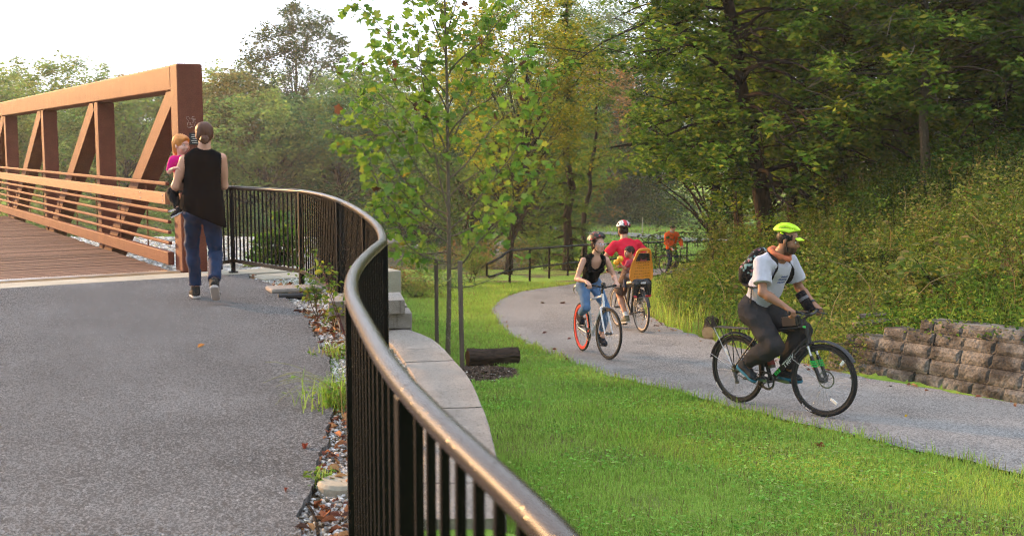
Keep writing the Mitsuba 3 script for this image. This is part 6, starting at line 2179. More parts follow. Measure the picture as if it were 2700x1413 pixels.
def extra_lead(key, q):
    BB, SC, ST, HT, HB, RA, FA, S, bc = (q[k] for k in ('BB', 'SC', 'ST', 'HT', 'HB', 'RA', 'FA', 'S', 'bc'))
    # lettering and green flashes along the down tube
    dt = nrm(HB - BB)
    upn = nrm(np.cross(V(0, -1, 0), dt)) * -1
    upn = upn if upn[2] > 0 else -upn
    tm = meshkit.text_mesh('TREK', .046, .002, True)
    tv = np.asarray(tm.vertices)
    tm.vertices = BB + dt * (.235 + tv[:, :1] * 1.15) + upn * (tv[:, 1:2] - .023) + V(0, -1, 0) * (.0235 + tv[:, 2:3])
    obj('lettering', tm, 'm_satin', key, color=(.78, .78, .78), smooth=False, label='white lettering on the down tube')
    fl = [bar(BB + dt * (.10 + .03 * j) + V(0, -.024, 0), BB + dt * (.122 + .03 * j) + V(0, -.024, 0), .003, .034, up=tuple(upn)) for j in range(3)]
    obj('green_flash', cat(fl), 'm_satin', key, color=(.02, .42, .07), smooth=False, label='green flashes at the foot of the down tube')
    for y in (-1, 1):
        fl = [box(S(lerp(HB, FA, .50 + .06 * j) + V(0, .0615 * y, 0)), [.046, .042, .014]) for j in range(3)]
        obj('green_flash', cat(fl), 'm_satin', key, color=(.02, .42, .07), smooth=False, label='green flashes on the fork leg')
    obj('head_badge', rbox(lerp(HB, HT, .9) + V(.0, -.023, 0), [.036, .006, .02], .002), 'm_satin', key, color=(.03, .5, .1), label='small green head badge')
    # rack
    rk = []
    for y in (-1, 1):
        rk += [rod(V(-.80, .055 * y, .755), V(-.36, .05 * y, .765), .006, 6), rod(V(-.70, .055 * y, .755), RA + V(0, .065 * y, .03), .005, 6), rod(V(-.55, .055 * y, .757), RA + V(.01, .065 * y, .03), .005, 6), rod(V(-.36, .05 * y, .765), SC + V(.01, .015 * y, .0), .005, 6)]
    rk += [rod(V(x, -.055, .757), V(x, .055, .757), .005, 6) for x in (-.80, -.68, -.56, -.44)] + [rbox((-.60, 0, .762), [.38, .06, .006], .002)]
    obj('rack', cat(rk), 'm_satin', key, color=(.015, .015, .016), smooth=40)
    obj('rack_strut', rod(V(-.79, -.058, .75), RA + V(-.02, -.065, .04), .0055, 6), 'm_metal', key, color=(.5, .5, .5), smooth=40)
    # bag in the angle of the frame, bottle, things on the bar
    a = lerp(HT, SC, .04)
    fb = rbox(lerp(HT, SC, .30) + V(.0, 0, .055), [.21, .075, .125], .03, rot([0, 1, 0], -.12))
    obj('frame_bag', fb, 'm_satin', key, color=(.012, .012, .013), smooth=40, label='black bag on the top tube')
    obj('bag_window', rbox(lerp(HT, SC, .30) + V(.0, -.036, .055), [.165, .008, .09], .003, rot([0, 1, 0], -.12)), 'm_satin', key, color=(.10, .055, .035), label='brown mesh panel of the top tube bag')
    c0, c1 = BB + dt * .16 + upn * .055, BB + dt * .34 + upn * .055
    sd = nrm(SC - BB)
    c0, c1 = BB + sd * .13 + V(.058, 0, .0), BB + sd * .32 + V(.058, 0, 0)
    bt = obj('bottle', lathe([(0, 0), (.034, 0), (.036, .01), (.036, .13), (.026, .155), (.022, .16), (.022, .185), (.010, .195), (0, .195)], 18, c0, c1 - c0), 'm_gloss', key, color=(.13, .10, .09), smooth=40, label='clear smoky water bottle')
    obj('label_band', lathe([(.0365, .03), (.0365, .07)], 18, c0, c1 - c0), 'm_satin', bt, color=(.30, .04, .03), smooth=True)
    b1 = bc + V(.03, -.01, .02)
    sp = obj('speaker', lathe([(0, 0), (.042, 0), (.048, .008), (.050, .08), (.050, .20), (.046, .212), (0, .216)], 20, S(b1 + V(-.005, .0, .01)), S(b1 + V(-.14, -.03, .22)) - S(b1)), 'm_dark', key, color=(.012, .011, .013), smooth=40, label='black cylindrical pouch on the handlebar')
    obj('band', lathe([(.0515, .125), (.0515, .155)], 20, S(b1 + V(-.005, .0, .01)), S(b1 + V(-.14, -.03, .22)) - S(b1)), 'm_satin', sp, color=(.07, .07, .08), smooth=True)
    obj('phone_mount', rbox(S(bc + V(-.02, -.05, .03)), [.10, .06, .022], .008), 'm_satin', key, color=(.015, .015, .016))
    for (c_, r, a, l) in ((S(FA), .22, -1.05, .0), (S(FA), .27, .75, .0), (RA, .22, 2.3, 0)):
        u = V(math.cos(a), 0, math.sin(a))
        u = (S(u) - S(V(0, 0, 0))) if c_ is not RA else u
        obj('reflector', rbox(c_ + u * r, [.03, .012, .085], .005, rot([0, 1, 0], a)), 'm_gloss', key, color=(.75, .75, .72), label='white wheel reflector')


lead_bike, P = bicycle('black hybrid bicycle with green flashes, mudguards and a rear rack', Mx, dict(
    col=(.014, .014, .016), tyre=(.018, .018, .019), susp=True, fork_col=(.014, .014, .016), crank=math.pi - .1, disc=True, guards=True, steer=.16, tr=.021, extra=extra_lead,
    text_f=[(-1, -2.1, 'CONNECTION')], text_r=[(-1, -2.4, 'CONNECTION')], rim=(.02, .02, .022), tube=.0205))
J = {}
torso_from(J, (-.265, 0, 1.00), (-.005, .0, 1.455), .200)
J['up'] = nrm(J['che'] - J['pel'])
J['neck'] = J['che'] + V(.055, .0, .075)
J['hR'] = headframe(.42, .22)
J['head'] = J['neck'] + V(.080, .012, .122)
grip_hands(J, P)
pedal_feet(J, P, {1: .10, -1: .50})
limbs(J, .455, .44, .30, .27, elbow_pole=V(-.3, 0, -1))
for y in (1, -1): J['el', y] = ik(J['sh', y], J['wr', y], .295, .27, V(-.25, .55 * y, -.8))
lead = tag(number('person'), 'man in a pale grey t-shirt and yellow green helmet riding the black bicycle', 'person')


def build_lead():
    brow = skin_body(lead, J, SKIN_M, 1.03, lip=(.16, .05, .04), beard=(.012, .009, .008), armr=1.05)
    obj('eyebrows', brow, 'm_hair', lead, color=(.01, .008, .007), smooth=True)
    hr = Field(J['head'] - .2, J['head'] + .2, .007)
    hr.ell(J['head'] + J['hR'] @ V(-.014, 0, .03), V(.104, .084, .088), J['hR'])
    hr.half(J['hR'] @ V(.8, 0, -1), J['head'] + J['hR'] @ V(.045, 0, .01))
    obj('hair', hr.mesh(.002, 60, 2), 'm_hair', lead, color=(.010, .008, .007), smooth=True)
    hv = [(-.02, .030, .13, .085, .0115, .04, -.05), (-.03, .075, .105, .07, .012, .035, -.12), (.065, .052, .10, .04, .010, .03, -.2), (-.09, .045, .10, .05, .011, .03, .1), (-.02, .105, .06, .06, .03, .011, .0), (-.09, .095, .055, .04, .03, .010, .35)]
    helmet(lead, J['head'] + J['hR'] @ V(-.005, 0, .018), J['hR'] @ rot([0, 1, 0], .06), 1.0, (.50, .80, .01), hv, visor=True, liner=(.20, .30, .02), label='yellow green vented helmet with a visor')
    lo, hi = jbounds(J)
    hem = J['pel'] + J['up'] * .035 + V(.0, 0, 0)
    def tcol(v):
        v = np.asarray(v)
        col = np.tile([.46, .47, .54], (len(v), 1)) * (.95 + .1 * meshkit.noise(v * 90, 3))[:, None]
        up = J['up']
        fw = nrm(np.cross(V(0, 1, 0), up))
        q = v - lerp(J['pel'], J['che'], .77)
        a, b, c_ = q @ fw, q[:, 1] - .02, q @ up
        for k_, w_ in enumerate((.045, .062, .052)):
            col[(a > .04) & (np.abs(b) < w_) & (np.abs(c_ - .03 + .034 * k_) < .010)] = [.10, .14, .34]
        return col
    garment(lead, 'shirt', tcol, shirt_build(J, 1.05, 1.18, .022, hem=hem, sleeve=.70, sl_r=(.076, .086), belly=.025, collar=.5), lo, hi, .0115, .015, 9, 4, stretch=(1, 1, .55), label='pale grey t-shirt with a small blue print')
    pcol = lambda v: np.tile([.036, .035, .038], (len(v), 1)) * (.85 + .3 * meshkit.noise(np.asarray(v) * 150, 3))[:, None]
    garment(lead, 'trousers', pcol, trousers_build(J, 1.06, (.116, .090), (.088, .066), .93, 1.02, top=(J['up'], J['pel'] + J['up'] * .10)), lo, hi, .0115, .020, 8, 8, bs='m_dark', label='dark charcoal trousers')
    bel = J['pel'] + J['up'] * .085
    for y in (1, -1):
        t_, u_ = J['ff'][y]
        shoe(lead, J['an', y], t_, u_, (.02, .024, .03), (.03, .16, .24), 1.04)
    # towel round the neck
    tw = []
    for a in np.linspace(-2.5, 2.5, 30):
        tw.append(J['neck'] + V(-.012, 0, .005) + V(-math.cos(a) * .082, math.sin(a) * .078, .035 * math.cos(a) - .004))
    F_ = Field(J['neck'] - .22, J['neck'] + .22, .008)
    for a, b, q in zip(tw[:-1], tw[1:], range(30)): F_.cone(a, .030 - .010 * abs(q - 15) / 15, b, .030 - .010 * abs(q - 14) / 15, .01)
    F_.ell(J['neck'] + V(.085, 0, -.045), V(.03, .045, .03), None, .03)
    obj('towel', F_.mesh(.012, 22, 3), 'm_cloth', lead, color=(.52, .16, .08), smooth=True, label='orange cloth round the neck')
    w0 = lerp(J['el', 1], J['wr', 1], .93)
    ax = nrm(J['wr', 1] - J['el', 1])
    wt = obj('watch', tube([w0 - ax * .013, w0 + ax * .013], [.034, .034], 14), 'm_satin', lead, color=(.012, .012, .013), smooth=40, label='black wrist watch')


place_meshes(build_lead, Mx)
# backpack
bpk = tag(number('backpack'), 'black backpack with a pale speckled pattern on the leading cyclist', 'backpack')


def build_pack():
    up = J['up']
    fw = nrm(np.cross(V(0, 1, 0), up))
    R = np.column_stack([fw, [0, 1, 0], up])
    c = lerp(J['pel'], J['che'], .66) - fw * .205
    F_ = Field(c - .34, c + .34, .009)
    F_.ell(c, V(.085, .155, .21), R, 0)
    F_.ell(c - up * .10, V(.095, .155, .12), R, .05)
    F_.ell(c - fw * .06 - up * .07, V(.05, .12, .11), R, .03)

    def pcol(v):
        q = (np.asarray(v) - c) @ R
        n1 = meshkit.noise(np.asarray(v) * 38, 5)
        n2 = meshkit.noise(np.asarray(v) * 30 + 9, 7)
        col = np.tile([.014, .013, .015], (len(v), 1))
        on = (q[:, 2] > -.06)
        col[(n1 > .68) & on] = [.22, .36, .36]
        col[(n2 > .72) & on] = [.36, .16, .18]
        return col
    obj('body', F_.mesh(.006, 12, 3), 'm_cloth', bpk, color=pcol, smooth=True)
    for y in (1, -1):
        st = curve([c + up * .16 + V(0, .075 * y, 0) + fw * .05, J['sh', y] * .45 + J['che'] * .55 + up * .078, lerp(J['sh', y], J['che'], .35) + fw * .128 - up * .06, lerp(J['sh', y], J['che'], .2) + fw * .10 - up * .18, lerp(J['pel'], J['che'], .45) + V(0, .17 * y, 0), c - up * .17 + V(0, .12 * y, 0) + fw * .05], 36)
        obj('strap', tube(st, .026, profile=np.array([[-1, -.22], [1, -.22], [1, .22], [-1, .22]])), 'm_matte', bpk, color=(.014, .013, .014), smooth=40)
        e = lerp(J['pel'], J['che'], .47) + V(-.04, .175 * y, 0)
        obj('strap_end', tube(curve([e, e + V(.02, .02 * y, -.08), e + V(.0, .01 * y, -.17)], 8), .011, profile=np.array([[-1, -.2], [1, -.2], [1, .2], [-1, .2]])), 'm_matte', bpk, color=(.014, .013, .014), smooth=40)


place_meshes(build_pack, Mx)

# ================================================================ 2: the woman on the white bicycle
hd = nrm(V(.27, -.963, -TRS * .963))
fpt = on_trail(1604, 948)
Mx = frame_at(fpt - hd * WB / 2 + V(0, 0, .004), hd)


def extra_white(key, q):
    SC, ST, HT, bc, S = (q[k] for k in ('SC', 'ST', 'HT', 'bc', 'S'))
    obj('head_lamp', rbox(S(bc + V(.01, -.02, .04)), [.07, .05, .045], .012), 'm_satin', key, color=(.03, .03, .03), label='black clip on lamp')
    sd = nrm(SC - q['BB'])
    obj('bottle_cage', cat([tube(np.array([q['BB'] + sd * (.14 + .05 * j) + V(.058 + .036 * math.cos(a), .036 * math.sin(a), 0) for a in np.linspace(0, 2 * np.pi, 15)[:-1]]), .004, 5, closed=True) for j in range(4)]), 'm_metal', key, color=(.6, .6, .62), smooth=True)
    obj('brake_caliper', rbox(S(q['HB'] + V(.045, 0, -.03)), [.03, .07, .05], .01), 'm_satin', key, color=(.06, .06, .06))


white_bike, P = bicycle('white bicycle with a deep red rear rim', Mx, dict(col=(.72, .73, .74), fork_col=(.72, .74, .78), tyre=(.022, .021, .021), rim=(.03, .03, .032), rim_r=(.62, .045, .03), rim_hr=.036,
                        saddle=.68, saddle_col=(.75, .74, .72), crank=2.1, steer=.17, tr=.0155, bar_w=.27, back=.03, rise=.02, extra=extra_white, mech=False, crank_col=(.06, .06, .06), tube=.0155))
J = {}
torso_from(J, (-.20, 0, .985), (.070, 0, 1.325), .170)
J['up'] = nrm(J['che'] - J['pel'])
J['neck'] = J['che'] + V(.040, .0, .080)
J['hR'] = headframe(.34, .06, .05)
J['head'] = J['neck'] + V(.055, .01, .125)
grip_hands(J, P, .92)
pedal_feet(J, P, {1: .35, -1: .30}, .93)
limbs(J, .43, .41, .275, .25)
for y in (1, -1): J['el', y] = ik(J['sh', y], J['wr', y], .275, .25, V(-.25, .45 * y, -.8))
wom = tag(number('person'), 'woman in black tank top, glasses and helmet standing on the pedals of the white bicycle', 'person')


def build_wom():
    brow = skin_body(wom, J, SKIN_B, .93, lip=(.50, .14, .13), w=.9, armr=.86, neckr=.047)
    obj('eyebrows', brow, 'm_hair', wom, color=(.06, .03, .02), smooth=True)
    hc, hR = J['head'], J['hR']
    hr = Field(hc - .2, hc + .2, .007)
    hr.ell(hc + hR @ V(-.016, 0, .02), V(.100, .080, .085), hR)
    hr.ell(hc + hR @ V(-.07, 0, -.045), V(.040, .055, .055), hR, .03)
    hr.half(hR @ V(.8, 0, -.5), hc + hR @ V(.03, 0, .02))
    obj('hair', hr.mesh(.002, 60, 2), 'm_hair', wom, color=(.05, .022, .012), smooth=True)
    C = hc + hR @ V(-.006, 0, .018)

    def hcol(v):
        q = (np.asarray(v) - C) @ hR
        col = np.tile([.012, .012, .013], (len(v), 1))
        sidep = (q[:, 1] < -.05) & (q[:, 2] < .075)
        r = np.hypot(q[:, 0] + .02, q[:, 2] - .03)
        col[sidep & (r < .042) & (r > .022)] = [.68, .66, .64]
        col[sidep & (q[:, 0] < -.075)] = [.66, .66, .66]
        col[(q[:, 1] < -.035) & (q[:, 2] > .05) & (q[:, 0] > -.03) & (meshkit.noise(np.asarray(v) * 40, 2) > .66)] = [.50, .06, .05]
        return col
    helmet(wom, C, hR @ rot([0, 1, 0], .05), 1.02, (.012, .012, .013), [(.085, .035, .085, .028, .011, .018, -.2), (.0, .03, .14, .05, .009, .02, 0), (-.06, .06, .12, .03, .009, .02, 0)], two=hcol, deep=.016, label='black helmet with a white and red side graphic')
    # glasses
    gl = []
    for y in (1, -1):
        gl.append(tube(np.array([hc + hR @ (V(.112, .033 * y + .024 * math.cos(a), .004 + .017 * math.sin(a)) * .93) for a in np.linspace(0, 2 * np.pi, 21)[:-1]]), .0038, 6, closed=True))
        gl.append(rod(hc + hR @ (V(.108, .057 * y, .010) * .93), hc + hR @ (V(.0, .082 * y, .008) * .93), .0033, 5))
    gl.append(rod(hc + hR @ (V(.113, -.010, .008) * .93), hc + hR @ (V(.113, .010, .008) * .93), .0035, 5))
    obj('glasses', cat(gl), 'm_satin', wom, color=(.60, .58, .66), smooth=True, label='pale framed glasses')
    lo, hi = jbounds(J)

    def tank(F_):
        up = J['up']
        fw = nrm(np.cross(V(0, 1, 0), up))
        add_torso(F_, J['pel'], J['che'], J['sh', 1] * [1, .8, 1], J['sh', -1] * [1, .8, 1], up, fw, .93, .92, .010)
        for y in (1, -1): F_.ell(lerp(J['pel'], J['che'], .74) + fw * .070 + V(0, .068 * y, 0), V(.058, .066, .068), None, .03)
        F_.half(-up, J['pel'] + up * .02)
        # neckline and arm openings leave two narrow straps
        F_.ell(J['che'] + fw * .09 + up * .01, V(.095, .082, .12), np.column_stack([fw, [0, 1, 0], up]), .0, carve=True)
        F_.ell(J['che'] - fw * .12 + up * .03, V(.07, .075, .12), np.column_stack([fw, [0, 1, 0], up]), .0, carve=True)
        for y in (1, -1): F_.ell(J['sh', y] + V(0, .045 * y, -.0) - up * .01, V(.12, .082, .115), None, .0, carve=True)
    garment(wom, 'tank_top', (.006, .006, .0065), tank, lo, hi, .0115, .004, 12, 3, bs='m_dark')
    for y in (1, -1):
        a0, up = J['che'], J['up']
        fw = nrm(np.cross(V(0, 1, 0), up))
        st = curve([lerp(J['pel'], J['che'], .80) + fw * .118 + V(0, .078 * y, 0), J['che'] + fw * .088 + V(0, .088 * y, -.005), J['che'] + up * .055 + V(0, .092 * y, 0), J['che'] - fw * .088 + V(0, .082 * y, -.03)], 20)
        obj('shoulder_strap', tube(st, .013, profile=np.array([[-1, -.4], [1, -.4], [1, .4], [-1, .4]])), 'm_cloth', wom, color=(.010, .010, .011), smooth=40)
    dcol = lambda v: np.array([.085, .165, .30]) * (.6 + .75 * meshkit.fbm(np.asarray(v) * 9, 3, 4))[:, None]
    garment(wom, 'jeans', dcol, trousers_build(J, .93, (.096, .064), (.062, .050), .76, 1.04, .008, top=(J['up'], J['pel'] + J['up'] * .085)), lo, hi, .0115, .006, 14, 8, label='faded blue jeans rolled above the ankle')
    for y in (1, -1):
        t_, u_ = J['ff'][y]
        shoe(wom, J['an', y], t_, u_, (.016, .018, .028), (.012, .012, .014), .92)
        c_ = lerp(J['kn', y], J['an', y], .745)
        ax = nrm(J['an', y] - J['kn', y])
        obj('cuff', rough(tube([c_ - ax * .022, c_ + ax * .022], [.0475, .049], 16), .002, 30), 'm_cloth', wom, color=(.14, .24, .38), smooth=40)
    kp = J['pel'] + V(-.06, -.165, -.02)
    obj('keys', cat([rod(kp, kp + V(-.02, -.02, -.03), .004, 5), rbox(kp + V(-.03, -.03, -.07), [.012, .006, .06], .002), rbox(kp + V(-.015, -.035, -.09), [.014, .006, .07], .002, rot([1, 0, 0], .3)), rbox(kp + V(-.05, -.02, -.05), [.03, .008, .03], .003)]), 'm_metal', wom, color=(.55, .42, .25), label='bunch of keys at the hip')


place_meshes(build_wom, Mx)

# ================================================================ 3: the man in red with a child seat
hd = nrm(V(-.28, .96, TRS * .96))
rp = on_trail(1692, 876)
Mx = frame_at(rp + hd * WB / 2 + V(0, 0, .004), hd, -.02)


def extra_red(key, q):
    SC, RA = q['SC'], q['RA']
    obj('tail_reflector', rbox(V(-.80, 0, .62), [.012, .05, .03], .005), 'm_gloss', key, color=(.4, .02, .02))


red_bike, P = bicycle('dark grey bicycle with silver rims carrying a rear child seat', Mx, dict(col=(.05, .05, .055), tyre=(.06, .055, .05), rim=(.42, .36, .31), rim_h=.018, guards='rear', crank=math.pi - 1.45, saddle=.66, bar_w=.29, rise=.06, back=.09,
                      extra=extra_red, bar_col=(.45, .45, .46), crank_col=(.3, .3, .3)))
J = {}
torso_from(J, (-.22, 0, .985), (.055, .0, 1.46), .205)
J['up'] = nrm(J['che'] - J['pel'])
J['neck'] = J['che'] + V(.035, .01, .085)
J['hR'] = headframe(-.05, .10)
J['head'] = J['neck'] + V(.045, .0, .135)
grip_hands(J, P)
pedal_feet(J, P, {1: .12, -1: .2})
limbs(J, .45, .435, .30, .27)
for y in (1, -1): J['el', y] = ik(J['sh', y], J['wr', y], .30, .27, V(-.1, .8 * y, -.5))
red = tag(number('person'), 'man in a bright red t-shirt and brown shorts riding away with a child behind him', 'person')


def build_red():
    brow = skin_body(red, J, (.48, .25, .16), 1.02, lip=(.35, .12, .1), beard=(.10, .05, .03))
    hc, hR = J['head'], J['hR']
    hr = Field(hc - .2, hc + .2, .007)
    hr.ell(hc + hR @ V(-.016, 0, .012), V(.103, .083, .095), hR)
    hr.half(hR @ V(.8, 0, -1), hc + hR @ V(.045, 0, -.01))
    obj('hair', hr.mesh(.002, 60, 2), 'm_hair', red, color=(.022, .015, .012), smooth=True)
    C = hc + hR @ V(-.008, 0, .02)

    def hcol(v):
        q = (np.asarray(v) - C) @ hR
        col = np.tile([.014, .014, .015], (len(v), 1))
        up_ = q[:, 2] > .055 - .12 * q[:, 0] * 0
        col[up_] = [.62, .60, .60]
        col[up_ & (np.abs(q[:, 1]) < .030) & (q[:, 0] < .05)] = [.55, .03, .05]
        col[up_ & (q[:, 1] < -.055) & (q[:, 2] < .085)] = [.50, .03, .05]
        return col
    hv = [(-.03, .042, .125, .08, .011, .04, -.08), (-.04, .085, .095, .07, .011, .035, -.15), (-.12, .03, .07, .05, .012, .02, .1), (-.11, .07, .045, .05, .018, .010, .4), (-.125, .0, .02, .04, .05, .009, 0)]
    helmet(red, C, hR, 1.08, (.02, .02, .02), hv, two=hcol, deep=.02, label='black, white and red vented helmet')
    lo, hi = jbounds(J)
    rcol = lambda v: np.tile([.62, .016, .045], (len(v), 1)) * (.92 + .16 * meshkit.fbm(np.asarray(v) * 25, 2, 5))[:, None]
    garment(red, 'shirt', rcol, shirt_build(J, 1.03, 1.0, .018, hem=J['pel'] + J['up'] * .0 - V(0, 0, .035), sleeve=.62, sl_r=(.074, .082), collar=.55), lo, hi, .0125, .009, 8, 14, stretch=(.6, .6, 1.6), label='bright red t-shirt')
    scol = lambda v: np.tile([.115, .075, .058], (len(v), 1)) * (.85 + .3 * meshkit.noise(np.asarray(v) * 30, 3))[:, None]
    garment(red, 'shorts', scol, shorts_build(J, 1.03, (.108, .100), .86), lo, hi, .0125, .010, 11, 5, label='brown shorts')
    for y in (1, -1):
        t_, u_ = J['ff'][y]
        shoe(red, J['an', y], t_, u_, (.12, .12, .08), (.45, .45, .42), 1.03)
        ax = nrm(J['an', y] - J['kn', y])
        obj('sock', tube([J['an', y] - ax * .085, J['an', y] - ax * .05, J['an', y] + ax * .02], [.041, .040, .042], 14), 'm_cloth', red, color=(.62, .62, .62), smooth=40)


place_meshes(build_red, Mx)
# child seat
seat = tag(number('child_seat'), 'orange plastic child seat with a black base on the rear of the dark grey bicycle', 'child seat')
SO = V(-.60, 0, .86)         # foot of the back shell
stilt = rot([0, 1, 0], -.17)


def seat_pt(y, z, d=0.0):
    """On the back shell: y to the left, z up, d behind it."""
    bend = .9 * y * y
    q = np.stack([-np.asarray(d) + bend * 1.0 - .06 * sstep(.25, .55, z), y, z], -1) if np.ndim(y) else V(-d + bend - .06 * float(sstep(.25, .55, z)), y, z)
    return SO + q @ stilt.T


def build_seat():
    half = [(.0, .0), (.13, .0), (.185, .02), (.195, .10), (.185, .22), (.158, .33), (.128, .43), (.112, .50), (.085, .535), (.0, .545)]
    out = sg.Polygon(half + [(-x, z) for x, z in half[::-1]]).buffer(.012).buffer(-.012)
    slot = sg.box(-.062, .487, .062, .502).buffer(.009)
    win = sg.Polygon([(-.085, .47), (.085, .47), (.118, .345), (-.118, .345)]).buffer(.006)

    def sheet(poly, d0, d1):
        cells = []
        for z in np.arange(-.02, .58, .03):
            for y in np.arange(-.24, .24, .03):
                g = poly.intersection(sg.box(y, z, y + .03, z + .03))
                cells += [x for x in (g.geoms if hasattr(g, 'geoms') else [g]) if x.geom_type == 'Polygon' and x.area > 1e-7]
        ms = []
        for g in cells:
            v2, f2 = trimesh.creation.triangulate_polygon(g, engine='earcut')
            for d, fl in ((d0, False), (d1, True)):
                p = seat_pt(v2[:, 0], v2[:, 1], np.full(len(v2), d))
                a = p[f2]
                n = np.cross(a[:, 1] - a[:, 0], a[:, 2] - a[:, 0])[:, 0]
                f3 = np.where(((n > 0) ^ fl)[:, None], f2[:, ::-1], f2)
                ms.append(M(p, f3))
        rings = [np.array(poly.exterior.coords)] + [np.array(r.coords) for r in poly.interiors]
        for r in rings:
            a, b = seat_pt(r[:, 0], r[:, 1], np.full(len(r), d0)), seat_pt(r[:, 0], r[:, 1], np.full(len(r), d1))
            k = len(r)
            ms.append(M(np.vstack([a, b]), [x for q in range(k - 1) for x in ([q, q + 1, k + q + 1], [q, k + q + 1, k + q])]))
        m = cat(ms)
        m.merge_vertices()
        return m
    bt = obj('back', sheet(out.difference(slot), .012, -.012), 'm_satin', seat, color=(.66, .25, .025), smooth=50, label='orange perforated back shell')
    edge = [(y, z) for y, z in half[1:]] + [(-y, z) for y, z in half[1:-1][::-1]]
    ep = curve(np.array([seat_pt(y, z, .004) for y, z in edge]), 70)
    obj('rim', tube(ep, .016, 8), 'm_satin', bt, color=(.70, .27, .03), smooth=True)
    obj('cover', sheet(win, .021, .0125), 'm_satin', bt, color=(.012, .012, .013), smooth=50, label='black padded cover at the top of the back')
    obj('mark', cat([rbox(seat_pt(0, .352, .022), [.008, .12, .02], .003), rbox(seat_pt(-.045, .385, .023), [.006, .03, .008], .002), rbox(seat_pt(.045, .385, .023), [.006, .03, .008], .002)]), 'm_satin', bt, color=(.25, .02, .03))
    sl = []
    for r_, z in enumerate(np.linspace(.075, .31, 6)):
        n = 8
        wd_ = .150 - .035 * (z / .31)
        for q in range(n):
            y = wd_ * (2 * q / (n - 1) - 1) * .9
            sl.append(rbox(seat_pt(y, z, .0125), [.004, .022, .009], .002))
    obj('slots', cat(sl), 'm_matte', bt, color=(.16, .05, .008), kind='stuff')
    # black base, leg guards and carrier
    F_ = Field(SO + [-.2, -.3, -.45], SO + [.45, .3, .15], .009)
    F_.cone(SO + V(.05, -.08, -.02), .09, SO + V(.05, .08, -.02), .09, .02, squash=((1, 0, 0), .9))
    F_.cone(SO + V(.0, -.10, -.06), .07, SO + V(.03, -.12, -.24), .045, .03)
    F_.cone(SO + V(.0, .10, -.06), .07, SO + V(.03, .12, -.24), .045, .03)
    F_.cone(SO + V(.03, -.12, -.24), .03, SO + V(.03, .12, -.24), .03, .02)
    for y in (1, -1):
        F_.cone(SO + V(.16, .15 * y, -.05), .055, SO + V(.22, .17 * y, -.38), .035, .03, squash=((0, 1, 0), .5))
        F_.cone(SO + V(.05, .13 * y, -.04), .06, SO + V(.16, .15 * y, -.05), .06, .03)
    obj('base', F_.mesh(), 'm_satin', seat, color=(.014, .014, .015), smooth=True, label='black seat base with leg guards')
    obj('clasp', cat([rbox(SO + V(-.062, 0, -.035), [.02, .09, .03], .006)]), 'm_satin', seat, color=(.5, .5, .5))
    obj('reflector', cat([rod(SO + V(-.03, .11 * y, -.265), SO + V(.0, .15 * y, -.25), .016, 10) for y in (1, -1)]), 'm_gloss', seat, color=(.45, .02, .04), label='red reflectors at the foot of the seat')
    obj('bracket', cat([rod(SO + V(.02, .05 * y, -.27), V(-.30, .02 * y, .62), .009, 8) for y in (1, -1)] + [rbox(SO + V(0, 0, -.275), [.16, .17, .016], .005)]), 'm_metal', seat, color=(.6, .6, .6), smooth=40)


place_meshes(build_seat, Mx)
# child in the seat
JC = {}
cp = SO + V(.13, .03, .08)
JC['pel'], JC['che'] = cp, cp + V(.0, .045, .24)
JC['up'] = nrm(JC['che'] - JC['pel'])
for y in (1, -1):
    JC['sh', y] = JC['che'] + V(0, .10 * y, -.01)
    JC['hip', y] = cp + V(.03, .055 * y, -.01)
    JC['kn', y] = cp + V(.20, .10 * y, .0)
    JC['an', y] = cp + V(.23, .135 * y, -.22)
JC['neck'] = JC['che'] + V(.005, .02, .045)
JC['head'] = JC['neck'] + V(.015, .055, .10)
JC['hR'] = headframe(1.75, .05, 0)
JC['wr', 1] = JC['che'] + V(.02, .245, -.035)
JC['wr', -1] = JC['che'] + V(.10, .18, -.09)
JC['hand', 1] = (V(-.1, .55, .6), V(-.9, .2, 0), V(1, 0, 0), 1.0)
JC['hand', -1] = (V(-.3, .8, .2), V(-.6, -.4, .4), V(0, 0, 1), 1.0)
for y in (1, -1): JC['el', y] = ik(JC['sh', y], JC['wr', y], .125, .115, V(-.2, .3 * y, -1))
JC['hs'] = .84
kid = tag(number('person'), 'small child with short dark curly hair peeking out of the orange seat, holding a toy', 'person')


def build_kid():
    brow = skin_body(kid, JC, (.30, .145, .085), .56, lip=(.3, .09, .07), legs=True, h=.006, baby=True)
    hc, hR = JC['head'], JC['hR']
    obj('eyebrows', brow, 'm_hair', kid, color=(.02, .013, .01), smooth=True)
    hr = Field(hc - .2, hc + .2, .006)
    hr.ell(hc + hR @ V(-.016, 0, .036), V(.090, .074, .078), hR)
    hr.half(hR @ V(.9, 0, -1), hc + hR @ V(.055, 0, .035))
    obj('hair', hr.mesh(.007, 70, 2, 1), 'm_hair', kid, color=(.022, .012, .009), smooth=True)
    lo, hi = jbounds(JC, .18)
    garment(kid, 'shirt', (.35, .05, .10), shirt_build(JC, .56, 1.0, .012, hem=JC['pel'], sleeve=.7, sl_r=(.072, .07)), lo, hi, .010, .004, 14, 2)
    garment(kid, 'trousers', (.05, .06, .10), trousers_build(JC, .58, (.10, .08), (.08, .07), .9), lo, hi, .010, .004, 14, 2)


place_meshes(build_kid, Mx)


